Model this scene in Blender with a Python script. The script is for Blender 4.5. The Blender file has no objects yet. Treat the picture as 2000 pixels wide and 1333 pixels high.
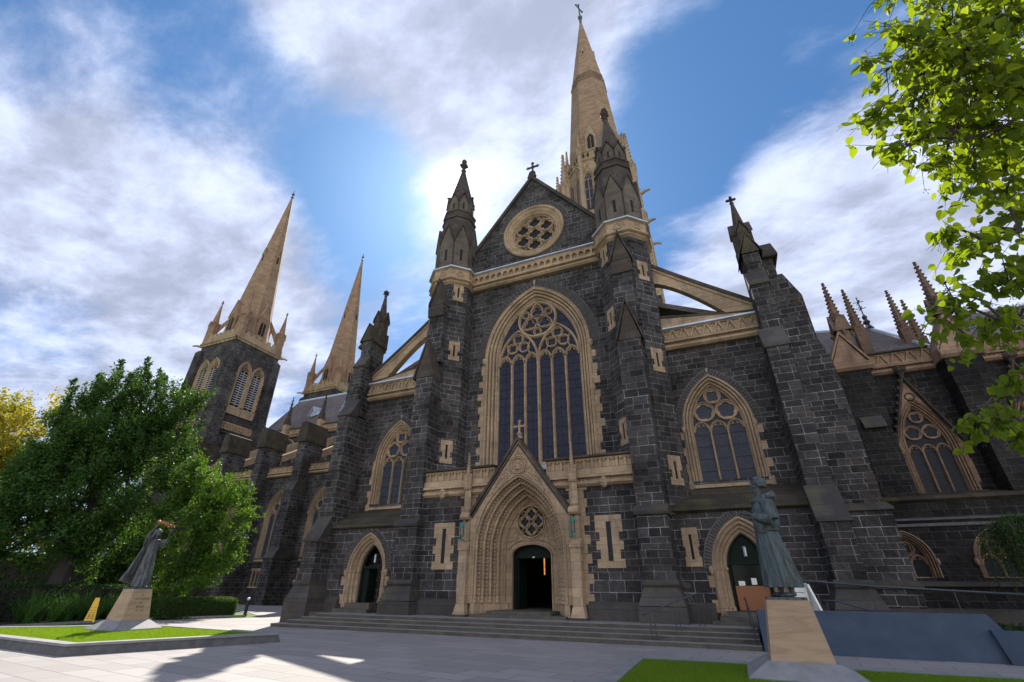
import bpy, bmesh, math, random
import numpy as np
from mathutils import Vector, Matrix
from mathutils.geometry import tessellate_polygon
R = math.radians; PI = math.pi; cos = math.cos; sin = math.sin
random.seed(7); rng = np.random.default_rng(7)
scene = bpy.context.scene
COL = scene.collection

# ---------------------------------------------------------------- camera
CAM = Vector((8.263, -22.316, 1.53))
cd = bpy.data.cameras.new('camera'); camo = bpy.data.objects.new('camera', cd); COL.objects.link(camo)
yaw, pit, rol = R(23.692), R(28.563), R(0.4427)
fw = Vector((-sin(yaw)*cos(pit), cos(yaw)*cos(pit), sin(pit)))
rt = Vector((cos(yaw), sin(yaw), 0)); up = rt.cross(fw)
rt2 = rt*cos(rol)+up*sin(rol); up2 = -rt*sin(rol)+up*cos(rol)
m = Matrix((rt2, up2, -fw)).transposed().to_4x4(); m.translation = CAM
camo.matrix_world = m
cd.sensor_width = 36; cd.lens = 886.28/2000*36
cd.clip_start = 0.1; cd.clip_end = 3000
scene.camera = camo

# ---------------------------------------------------------------- exposure, sun, sky
scene.view_settings.view_transform = 'Standard'
scene.view_settings.look = 'None'
scene.view_settings.exposure = EXPOSURE = 1.4
scene.view_settings.gamma = 1
SUN = Vector((-0.3866, 0.5708, 0.7244)).normalized()
sl = bpy.data.lights.new('sun', 'SUN'); sl.energy = 3.6; sl.angle = R(0.55); sl.color = (1, .93, .82)
so = bpy.data.objects.new('sun', sl); COL.objects.link(so)
so.rotation_euler = SUN.to_track_quat('Z', 'Y').to_euler(); so.location = SUN*200

world = bpy.data.worlds.new('World'); scene.world = world; world.use_nodes = True
def build_world():
    nt = world.node_tree; N = nt.nodes; L = nt.links; N.clear()
    def nn(t, **k):
        n = N.new(t)
        for a, b in k.items():
            if a[0] == 'i' and a[1:].isdigit(): n.inputs[int(a[1:])].default_value = b
            else: setattr(n, a, b)
        return n
    def M(op, a, b=None, c=None):
        n = nn('ShaderNodeMath', operation=op)
        for i, v in enumerate((a, b, c)):
            if v is None: continue
            if isinstance(v, (int, float)): n.inputs[i].default_value = v
            else: L.new(v, n.inputs[i])
        return n.outputs[0]
    out = nn('ShaderNodeOutputWorld'); bg = nn('ShaderNodeBackground'); L.new(bg.outputs[0], out.inputs[0])
    sky = nn('ShaderNodeTexSky', sky_type='NISHITA', sun_disc=False)
    sky.sun_elevation = math.asin(SUN.z); sky.sun_rotation = math.atan2(SUN.x, SUN.y)
    sky.air_density = 1.0; sky.dust_density = 1.0; sky.ozone_density = 2.0
    tc = nn('ShaderNodeTexCoord'); D = tc.outputs['Generated']
    sep = nn('ShaderNodeSeparateXYZ'); L.new(D, sep.inputs[0]); zc = M('ADD', M('MAXIMUM', sep.outputs[2], 0.0), 0.12)
    cx = M('DIVIDE', sep.outputs[0], zc); cy = M('DIVIDE', sep.outputs[1], zc)
    comb = nn('ShaderNodeCombineXYZ'); L.new(cx, comb.inputs[0]); L.new(cy, comb.inputs[1])
    def noise(vec, scale, det, rough, dist, stretch=None):
        if stretch:
            mp = nn('ShaderNodeMapping'); L.new(vec, mp.inputs[0]); mp.inputs['Scale'].default_value = stretch[:3]; mp.inputs['Rotation'].default_value = (0, 0, stretch[3]); mp.inputs['Location'].default_value = (3.1, 1.7, .4); vec = mp.outputs[0]
        n = nn('ShaderNodeTexNoise'); L.new(vec, n.inputs['Vector']); n.inputs['Scale'].default_value = scale
        n.inputs['Detail'].default_value = det; n.inputs['Roughness'].default_value = rough; n.inputs['Distortion'].default_value = dist
        return n.outputs[0]
    n1 = noise(comb.outputs[0], 1.5, 9, .58, .12, (1, 1.4, 1, .6))
    n2 = noise(comb.outputs[0], 4.0, 11, .64, .2, (.9, 1.5, 1, .75))
    dens = M('ADD', .02, M('ADD', M('MULTIPLY', M('SUBTRACT', n1, .5), 1.9), M('MULTIPLY', M('SUBTRACT', n2, .5), 2.5)))
    # the cloud field: broad directions of the sky where the cloud is thick (+) or open (-)
    lobes = [((-.792,.136,.595),20,.55),((-.757,.242,.606),13,.55),((-.72,.32,.616),11,.45),((-.874,.228,.43),20,.6),((-.833,.358,.422),15,.45),
             ((-.588,.294,.753),6,.35),((-.487,.24,.84),10,.45),((-.352,.335,.874),13,.7),((-.212,.473,.855),11,.65),((-.016,.481,.877),11,.65),((-.236,.583,.777),8,.3),
             ((-.689,.131,.712),11,-1.1),((-.56,.365,.744),9,-.75),((-.64,.25,.73),9,-.6),((.042,.62,.784),9,-.7),((.177,.574,.799),13,-.8),((.003,.733,.68),8,-.85),((-.5,.5,.70),8,-.45),
             ((-.91,.228,.346),7,-1.1),((-.60,.47,.645),9,-.85),((.133,.801,.584),9,.35),((.289,.782,.552),15,.7),((.406,.767,.497),16,.6),((-.59,.62,.517),8,-.25),
             ((-.37,.58,.72),8,.32),((-.675,.518,.526),10,.3),((-.76,.03,.66),6,-.3),((.198,.694,.693),7,-.2),((.35,-.75,.55),70,.8)]  # last lobe: unseen cloud bank added behind the camera to light the facade
    for d, r, w in lobes:
        v = Vector(d).normalized()
        dp = nn('ShaderNodeVectorMath', operation='DOT_PRODUCT'); L.new(D, dp.inputs[0]); dp.inputs[1].default_value = v
        mr = nn('ShaderNodeMapRange', interpolation_type='SMOOTHSTEP'); L.new(dp.outputs['Value'], mr.inputs[0])
        mr.inputs[1].default_value = cos(R(r*1.35)); mr.inputs[2].default_value = 1.0; mr.inputs[3].default_value = 0; mr.inputs[4].default_value = w*1.15
        dens = M('ADD', dens, mr.outputs[0])
    mr = nn('ShaderNodeMapRange', interpolation_type='SMOOTHSTEP'); L.new(dens, mr.inputs[0])
    mr.inputs[1].default_value = -.72; mr.inputs[2].default_value = .98
    cl = mr.outputs[0]
    # brightness inside the cloud and the aureole round the sun
    n3 = noise(comb.outputs[0], 2.6, 8, .58, .15, (1, 1.3, 1, .3))
    dp = nn('ShaderNodeVectorMath', operation='DOT_PRODUCT'); L.new(D, dp.inputs[0]); dp.inputs[1].default_value = SUN
    ds = M('MAXIMUM', dp.outputs['Value'], 0.0)
    g1 = M('POWER', ds, 6.0); g2 = M('POWER', ds, 60.0); g3 = M('POWER', ds, 700.0)
    sh = nn('ShaderNodeMapRange', interpolation_type='SMOOTHSTEP'); L.new(M('ADD', M('MULTIPLY', n3, .6), M('MULTIPLY', n2, .4)), sh.inputs[0]); sh.inputs[1].default_value = .38; sh.inputs[2].default_value = .62; sh.inputs[3].default_value = .76; sh.inputs[4].default_value = 1.46
    back_fill = M('MULTIPLY', M('MAXIMUM', M('MULTIPLY', dp.outputs['Value'], -1.0), 0.0), 2.8)  # extra brightness for unseen clouds opposite the sun, added as facade fill
    cb = M('ADD', sh.outputs[0], M('ADD', back_fill, M('ADD', M('MULTIPLY', g1, .08), M('ADD', M('MULTIPLY', g2, .16), M('MULTIPLY', g3, .9)))))
    front = nn('ShaderNodeMix', data_type='RGBA'); L.new(M('MAXIMUM', M('MULTIPLY', dp.outputs['Value'], -1.6), 0.0), front.inputs[0]); front.inputs[6].default_value = CLOUD_RGB; front.inputs[7].default_value = (3.35, 3.25, 3.2, 1)  # the same out-of-view clouds are warmed to neutralise the fill on the facade
    cc = nn('ShaderNodeMix', data_type='RGBA', blend_type='MULTIPLY'); cc.inputs[0].default_value = 1
    L.new(front.outputs[2], cc.inputs[6]); L.new(cb, cc.inputs[7])
    tint = nn('ShaderNodeMix', data_type='RGBA', blend_type='MULTIPLY'); tint.inputs[0].default_value = 1
    L.new(sky.outputs[0], tint.inputs[6]); tint.inputs[7].default_value = SKY_TINT
    bl = nn('ShaderNodeMix', data_type='RGBA'); bl.inputs[0].default_value = .62; L.new(tint.outputs[2], bl.inputs[6]); bl.inputs[7].default_value = (.30, .82, 1.75, 1)
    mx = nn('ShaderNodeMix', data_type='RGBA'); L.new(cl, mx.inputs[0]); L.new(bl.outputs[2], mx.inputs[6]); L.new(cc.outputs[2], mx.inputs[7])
    ad = nn('ShaderNodeMix', data_type='RGBA', blend_type='ADD'); ad.inputs[0].default_value = 1
    gl = M('ADD', M('MULTIPLY', g2, .20), M('ADD', M('MULTIPLY', g3, .9), M('MULTIPLY', M('POWER', ds, 2500.0), 6.0)))
    glc = nn('ShaderNodeMix', data_type='RGBA', blend_type='MULTIPLY'); glc.inputs[0].default_value = 1; glc.inputs[6].default_value = (1, .97, .9, 1); L.new(gl, glc.inputs[7])
    L.new(mx.outputs[2], ad.inputs[6]); L.new(glc.outputs[2], ad.inputs[7])
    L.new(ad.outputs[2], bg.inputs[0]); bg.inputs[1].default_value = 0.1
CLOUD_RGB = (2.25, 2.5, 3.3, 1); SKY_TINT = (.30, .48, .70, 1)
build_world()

# ---------------------------------------------------------------- materials
MATS = {}
def newmat(name):
    mt = bpy.data.materials.new(name); mt.use_nodes = True; nt = mt.node_tree
    b = nt.nodes['Principled BSDF']; MATS[name] = mt
    return mt, nt, b
class G:
    def __init__(s, nt): s.nt = nt
    def n(s, t, ins=None, **k):
        nd = s.nt.nodes.new(t)
        for a, b in k.items(): setattr(nd, a, b)
        for a, b in (ins or {}).items():
            if isinstance(b, bpy.types.NodeSocket): s.nt.links.new(b, nd.inputs[a])
            else: nd.inputs[a].default_value = b
        return nd
    def m(s, op, a, b=0.0, c=0.0): return s.n('ShaderNodeMath', {0: a, 1: b, 2: c}, operation=op).outputs[0]
    def mix(s, f, a, b, mode='MIX'):
        nd = s.n('ShaderNodeMix', {0: f}, data_type='RGBA', blend_type=mode)
        for i, v in ((6, a), (7, b)):
            if isinstance(v, bpy.types.NodeSocket): s.nt.links.new(v, nd.inputs[i])
            else: nd.inputs[i].default_value = (*v, 1) if len(v) == 3 else v
        return nd.outputs[2]
    def noise(s, vec, sc, det=4, ro=.55, di=0): return s.n('ShaderNodeTexNoise', {'Vector': vec, 'Scale': sc, 'Detail': det, 'Roughness': ro, 'Distortion': di}).outputs[0]
    def mr(s, v, a, b, c=0, d=1): return s.n('ShaderNodeMapRange', {0: v, 1: a, 2: b, 3: c, 4: d}).outputs[0]
    def wallcoord(s, warp=0.0):
        ge = s.n('ShaderNodeNewGeometry'); P = ge.outputs['Position']
        cr = s.n('ShaderNodeVectorMath', {0: ge.outputs['True Normal'], 1: (0, 0, 1)}, operation='CROSS_PRODUCT')
        nm = s.n('ShaderNodeVectorMath', {0: cr.outputs[0]}, operation='NORMALIZE')
        u = s.n('ShaderNodeVectorMath', {0: P, 1: nm.outputs[0]}, operation='DOT_PRODUCT').outputs['Value']
        v = s.n('ShaderNodeSeparateXYZ', {0: P}).outputs[2]
        if warp:
            v = s.m('ADD', v, s.m('MULTIPLY', s.m('SINE', s.m('MULTIPLY', v, 2.35)), warp))
            v = s.m('ADD', v, s.m('MULTIPLY', s.m('SINE', s.m('MULTIPLY', v, 5.9)), warp*.35))
        return s.n('ShaderNodeCombineXYZ', {0: u, 1: v}).outputs[0], P, u, v
def masonry(name, c1, c2, mortar, bw, rh, ms, rough, rock, warp, rockscale=5, stain=None, moss=None, spec=.3, coarse=.35):
    mt, nt, b = newmat(name); g = G(nt)
    uv, P, u, v = g.wallcoord(warp)
    br = g.n('ShaderNodeTexBrick', {'Vector': uv, 'Color1': (*c1, 1), 'Color2': (*c2, 1), 'Mortar': (*mortar, 1), 'Scale': 1, 'Mortar Size': ms, 'Mortar Smooth': .25, 'Bias': 0, 'Brick Width': bw, 'Row Height': rh}, squash=.72, squash_frequency=3, offset=.43, offset_frequency=2)
    fac = br.outputs[1]; mvis = g.mr(g.noise(P, .9, 5, .65), .34, .60, .22, 1.0); dry = g.n('ShaderNodeTexBrick', {'Vector': uv, 'Color1': (*c1, 1), 'Color2': (*c2, 1), 'Mortar': (*[x*.8 for x in c1], 1), 'Scale': 1, 'Mortar Size': ms, 'Mortar Smooth': .25, 'Bias': 0, 'Brick Width': bw, 'Row Height': rh}, squash=.72, squash_frequency=3, offset=.43, offset_frequency=2); col = g.mix(mvis, dry.outputs[0], br.outputs[0])
    ns = g.noise(P, rockscale, 8, .62)
    nl = g.noise(P, .45, 4, .6)
    col = g.mix(g.mr(ns, .3, .7, 0, .55), col, [x*.45 for x in c1], 'MIX') if rock > 0 else col
    shade = g.mr(nl, .3, .7, 1-coarse, 1+coarse)
    col = g.mix(1.0, col, g.n('ShaderNodeCombineXYZ', {0: shade, 1: shade, 2: shade}).outputs[0], 'MULTIPLY')
    if stain:
        st = g.noise(g.n('ShaderNodeVectorMath', {0: P, 1: (1.2, 1.2, .35)}, operation='MULTIPLY').outputs[0], 1.6, 6, .65)
        col = g.mix(g.mr(st, .52, .75, 0, stain[1]), col, stain[0])
    if moss:
        st = g.noise(P, 1.1, 6, .6)
        col = g.mix(g.mr(st, .5, .7, 0, moss[1]), col, moss[0])
    nt.links.new(col, b.inputs['Base Color'])
    b.inputs['Roughness'].default_value = rough; b.inputs['Specular IOR Level'].default_value = spec
    h = g.m('MULTIPLY', g.m('SUBTRACT', 1.0, fac), g.m('ADD', .35, g.m('MULTIPLY', ns, rock)))
    bp = g.n('ShaderNodeBump', {'Height': h, 'Strength': .9, 'Distance': .11 if rock > 1.5 else .03})
    nt.links.new(bp.outputs[0], b.inputs['Normal'])
    return mt
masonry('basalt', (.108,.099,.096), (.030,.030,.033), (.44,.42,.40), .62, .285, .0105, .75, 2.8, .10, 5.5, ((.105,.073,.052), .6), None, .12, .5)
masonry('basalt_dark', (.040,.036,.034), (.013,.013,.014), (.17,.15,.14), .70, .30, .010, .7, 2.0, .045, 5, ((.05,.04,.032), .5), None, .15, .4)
masonry('smooth_basalt', (.075,.066,.060), (.045,.041,.039), (.05,.048,.046), 1.1, .42, .008, .7, .25, 0, 9, ((.04,.038,.036), .7), ((.11,.10,.045), .5), .3, .35)
masonry('moss_slab', (.075,.062,.045), (.05,.043,.034), (.02,.018,.016), 1.4, .5, .012, .85, .4, 0, 7, ((.026,.024,.021), .6), ((.10,.088,.032), .6), .2, .4)
masonry('sandstone', (.46,.333,.212), (.33,.24,.155), (.20,.145,.105), .62, .31, .006, .85, .1, 0, 10, ((.16,.122,.098), .85), None, .15, .25)
masonry('spire_stone', (.375,.245,.155), (.245,.158,.104), (.16,.105,.072), 1.3, .42, .012, .88, .2, 0, 6, ((.22,.16,.12), .6), None, .2, .18)
masonry('sandstone_carved', (.42,.30,.20), (.36,.255,.17), (.2,.16,.12), .7, .4, .006, .85, 1.2, 0, 14, ((.2,.16,.12), .7), None, .2, .15)
masonry('aged_sandstone', (.36,.235,.155), (.26,.172,.118), (.12,.09,.07), .62, .31, .006, .85, .2, 0, 10, ((.09,.065,.05), .85), None, .12, .3)
masonry('gablet_stone', (.155,.125,.10), (.105,.086,.07), (.30,.26,.2), .62, .33, .007, .85, .25, 0, 7, ((.06,.05,.045), .6), None, .12, .3)
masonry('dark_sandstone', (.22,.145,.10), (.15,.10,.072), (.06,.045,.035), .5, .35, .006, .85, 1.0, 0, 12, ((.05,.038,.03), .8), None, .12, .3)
masonry('weathered_stone', (.095,.075,.060), (.052,.043,.037), (.045,.04,.037), .75, .40, .007, .85, .25, 0, 7, ((.035,.033,.033), .8), None, .2, .35)
masonry('slate_roof', (.165,.130,.122), (.10,.082,.08), (.05,.045,.05), .32, .2, .012, .7, .3, 0, 8, ((.10,.095,.09), .7), None, .4, .3)
def simple(name, col, rough=.6, metal=0, nscale=6, nvar=.2, bump=0, col2=None, spec=.5, coat=0):
    mt, nt, b = newmat(name); g = G(nt)
    tc = g.n('ShaderNodeNewGeometry').outputs['Position']; ns = g.noise(tc, nscale, 6, .6)
    c = g.mix(g.mr(ns, .3, .7), [x*(1-nvar) for x in col], col2 or [min(1, x*(1+nvar)) for x in col])
    nt.links.new(c, b.inputs['Base Color']); b.inputs['Roughness'].default_value = rough; b.inputs['Metallic'].default_value = metal
    b.inputs['Specular IOR Level'].default_value = spec
    if bump:
        bp = g.n('ShaderNodeBump', {'Height': g.noise(tc, nscale*3, 6, .65), 'Strength': bump, 'Distance': .02}); nt.links.new(bp.outputs[0], b.inputs['Normal'])
    return mt
simple('lead', (.42,.47,.53), .42, .35, 2, .25)
simple('rock_block', (.060,.054,.052), .75, 0, 9, .45, .9, None, .2)
simple('mortar', (.27,.245,.22), .9, 0, 9, .15)
simple('dark_bluestone', (.085,.083,.082), .75, 0, 5, .3, .4)
simple('bluestone', (.20,.20,.205), .7, 0, 3, .22, .25)
simple('step_stone', (.075,.068,.060), .75, 0, 2.2, .3, .35, (.11,.098,.070))
simple('step_edge', (.20,.19,.18), .7, 0, 5, .2, .1)
simple('green_paint', (.008,.016,.011), .75, 0, 8, .15, spec=.15)
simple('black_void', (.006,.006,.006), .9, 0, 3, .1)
simple('interior', (.02,.017,.014), .8, 0, 3, .2)
simple('rail_metal', (.045,.055,.06), .38, .5, 9, .2)
simple('blue_render', (.056,.078,.118), .7, 0, 2.2, .16, .1, None, .2)
simple('white_board', (.72,.72,.66), .5, 0, 3, .04)
simple('ink', (.05,.06,.07), .6, 0, 3, .1)
simple('yellow_plastic', (.75,.43,.01), .4, 0, 3, .08)
simple('copper_green', (.055,.23,.20), .55, .3, 20, .35)
simple('amber_glass', (.16,.07,.035), .25, 0, 8, .3)
simple('bark', (.05,.042,.034), .9, 0, 12, .35, .8)
simple('dark_bark', (.03,.026,.022), .9, 0, 12, .35, .8)
simple('soil', (.035,.026,.02), .95, 0, 9, .4, .8)
simple('inscription', (.17,.12,.08), .8, 0, 9, .1)
simple('iron', (.03,.03,.033), .5, .6, 9, .2)
simple('wreath_wire', (.35,.15,.08), .45, .7, 20, .3)
def wood():
    mt, nt, b = newmat('wood'); g = G(nt); P = g.n('ShaderNodeNewGeometry').outputs['Position']
    v = g.n('ShaderNodeVectorMath', {0: P, 1: (14, 14, 1.2)}, operation='MULTIPLY').outputs[0]
    c = g.mix(g.noise(v, 2.2, 6, .6, .6), (.19,.055,.013), (.31,.11,.028)); nt.links.new(c, b.inputs['Base Color']); b.inputs['Roughness'].default_value = .4
wood()
def glow():
    mt, nt, b = newmat('stained_glass_light'); g = G(nt); P = g.n('ShaderNodeNewGeometry').outputs['Position']
    vo = g.n('ShaderNodeTexVoronoi', {'Vector': P, 'Scale': 5.0}).outputs['Color']
    sp = g.n('ShaderNodeSeparateXYZ', {0: vo}).outputs[0]
    c = g.mix(sp, (1,.25,.03), (1,.5,.12)); nt.links.new(c, b.inputs['Emission Color']); b.inputs['Emission Strength'].default_value = .30; b.inputs['Base Color'].default_value = (0, 0, 0, 1)
glow()
def leaded(name, base, base2, lead_c, s=.14, rough=.22, diamond=True):
    mt, nt, b = newmat(name); g = G(nt); uv, P, u, v = g.wallcoord(0)
    if diamond:
        a1 = g.m('ABSOLUTE', g.m('SUBTRACT', g.m('FRACT', g.m('DIVIDE', g.m('ADD', g.m('MULTIPLY', u, 1.6), v), s)), .5))
        a2 = g.m('ABSOLUTE', g.m('SUBTRACT', g.m('FRACT', g.m('DIVIDE', g.m('SUBTRACT', g.m('MULTIPLY', u, 1.6), v), s)), .5))
        ln = g.m('MAXIMUM', g.m('GREATER_THAN', a1, .455), g.m('GREATER_THAN', a2, .455))
    else: ln = g.m('GREATER_THAN', g.m('ABSOLUTE', g.m('SUBTRACT', g.m('FRACT', g.m('DIVIDE', v, .12)), .5)), .42)
    pane = g.noise(P, 3.2, 3, .6); c = g.mix(g.mr(pane, .35, .65), base, base2)
    c = g.mix(ln, c, lead_c); nt.links.new(c, b.inputs['Base Color'])
    b.inputs['Roughness'].default_value = rough; b.inputs['Specular IOR Level'].default_value = .16
    nn_ = g.noise(P, 7, 3, .5); bp = g.n('ShaderNodeBump', {'Height': g.m('ADD', nn_, g.m('MULTIPLY', ln, .4)), 'Strength': .5, 'Distance': .02}); nt.links.new(bp.outputs[0], b.inputs['Normal'])
leaded('leaded_glass', (.010,.012,.030), (.020,.022,.042), (.07,.075,.095), .14, .3)
leaded('leaded_glass_small', (.010,.015,.030), (.016,.022,.036), (.17,.18,.20), .13, .3)
leaded('dark_leaded_glass', (.006,.008,.012), (.012,.015,.02), (.05,.055,.06), .13, .4)
simple('door_glass', (.006,.010,.006), .15, 0, 2, .1, spec=.12)
def paving():
    mt, nt, b = newmat('paving'); g = G(nt); P = g.n('ShaderNodeNewGeometry').outputs['Position']
    mp = g.n('ShaderNodeMapping', {'Vector': P, 'Rotation': (0, 0, R(7))}).outputs[0]
    br = g.n('ShaderNodeTexBrick', {'Vector': mp, 'Color1': (.29,.272,.262,1), 'Color2': (.22,.207,.20,1), 'Mortar': (.085,.078,.072,1), 'Scale': 1, 'Mortar Size': .011, 'Mortar Smooth': .3, 'Brick Width': 1.2, 'Row Height': .6}, offset=.5)
    n1 = g.noise(P, .5, 6, .6); n2 = g.noise(P, 22, 5, .7)
    c = g.mix(g.mr(n1, .4, .75, 0, .45), br.outputs[0], (.22,.205,.195)); c = g.mix(g.mr(n2, .4, .7, 0, .25), c, (.25,.24,.24))
    st = g.noise(P, 60, 2, .5); c = g.mix(g.mr(st, .68, .74, 0, .5), c, (.12,.11,.10))
    nt.links.new(c, b.inputs['Base Color']); b.inputs['Roughness'].default_value = .7; b.inputs['Specular IOR Level'].default_value = .3
    bp = g.n('ShaderNodeBump', {'Height': g.m('SUBTRACT', g.m('MULTIPLY', n2, .3), br.outputs[1]), 'Strength': .4, 'Distance': .006}); nt.links.new(bp.outputs[0], b.inputs['Normal'])
paving()
def banded_stone():
    mt, nt, b = newmat('banded_sandstone'); g = G(nt); P = g.n('ShaderNodeNewGeometry').outputs['Position']
    v = g.n('ShaderNodeMapping', {'Vector': P, 'Rotation': (R(17), R(-14), 0), 'Scale': (.8, .8, 4.5)}).outputs[0]
    n = g.noise(v, 1.3, 6, .55, 1.4); c = g.mix(g.mr(n, .42, .66), (.39,.275,.175), (.29,.19,.115)); c = g.mix(g.mr(g.noise(P, 3, 5, .6), .45, .75, 0, .35), c, (.28,.20,.13))
    nt.links.new(c, b.inputs['Base Color']); b.inputs['Roughness'].default_value = .8
    bp = g.n('ShaderNodeBump', {'Height': g.noise(P, 40, 4, .6), 'Strength': .15, 'Distance': .01}); nt.links.new(bp.outputs[0], b.inputs['Normal'])
banded_stone()
def bronze(name, patina, brown):
    mt, nt, b = newmat(name); g = G(nt); ge = g.n('ShaderNodeNewGeometry'); P = ge.outputs['Position']
    v = g.n('ShaderNodeVectorMath', {0: P, 1: (9, 9, 1.6)}, operation='MULTIPLY').outputs[0]
    n = g.noise(v, 1.3, 7, .65, .5); c = g.mix(g.mr(n, .38, .62), brown, patina)
    c = g.mix(g.mr(g.noise(P, 22, 5, .7), .55, .75, 0, .6), c, [min(1, x*1.7) for x in patina])
    up_ = g.n('ShaderNodeSeparateXYZ', {0: ge.outputs['Normal']}).outputs[2]
    nt.links.new(c, b.inputs['Base Color']); b.inputs['Metallic'].default_value = .12; b.inputs['Roughness'].default_value = .6; b.inputs['Specular IOR Level'].default_value = .3
    bp = g.n('ShaderNodeBump', {'Height': g.noise(v, 2.5, 6, .65), 'Strength': .4, 'Distance': .02}); nt.links.new(bp.outputs[0], b.inputs['Normal'])
bronze('bronze_blue', (.082,.122,.125), (.042,.032,.029)); bronze('bronze_grey', (.10,.112,.125), (.035,.027,.024))
def leafmat(name, c1, c2, c3, trans, rough=.4, spec=.5):
    mt, nt, b = newmat(name); g = G(nt); ge = g.n('ShaderNodeNewGeometry'); r = ge.outputs['Random Per Island']
    big = g.noise(ge.outputs['Position'], .55, 3, .6)
    c = g.mix(r, c1, c2); c = g.mix(g.mr(big, .42, .68, 0, .8), c, c3)
    nt.links.new(c, b.inputs['Base Color']); b.inputs['Roughness'].default_value = max(.5, rough); b.inputs['Specular IOR Level'].default_value = .22
    tr = g.n('ShaderNodeBsdfTranslucent'); cc = g.mix(1.0, c, (2.2, 2.0, .7), 'MULTIPLY'); nt.links.new(cc, tr.inputs[0])
    mx = g.n('ShaderNodeMixShader', {0: trans}); nt.links.new(b.outputs[0], mx.inputs[1]); nt.links.new(tr.outputs[0], mx.inputs[2])
    nt.links.new(mx.outputs[0], nt.nodes['Material Output'].inputs[0]); return mt
leafmat('oak_leaf', (.022,.062,.014), (.055,.115,.020), (.034,.080,.016), .36, .42)
leafmat('bright_leaf', (.05,.115,.016), (.09,.17,.022), (.04,.09,.015), .42, .42)
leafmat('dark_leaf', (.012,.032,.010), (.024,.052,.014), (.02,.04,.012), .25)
leafmat('yellow_leaf', (.26,.24,.03), (.36,.31,.045), (.17,.20,.03), .42)
leafmat('linden_leaf', (.085,.14,.012), (.16,.22,.018), (.11,.17,.014), .58, .32)
leafmat('hedge_leaf', (.024,.062,.012), (.05,.10,.017), (.034,.075,.016), .3)
leafmat('strap_leaf', (.04,.10,.022), (.08,.17,.04), (.05,.12,.03), .4)
leafmat('grass_blade', (.10,.19,.016), (.18,.27,.03), (.13,.22,.02), .4, .6, .2)
simple('grass_base', (.09,.16,.02), .95, 0, 6, .3, .9)
simple('lawn_far', (.08,.14,.02), .95, 0, 2, .3, .5)
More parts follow.
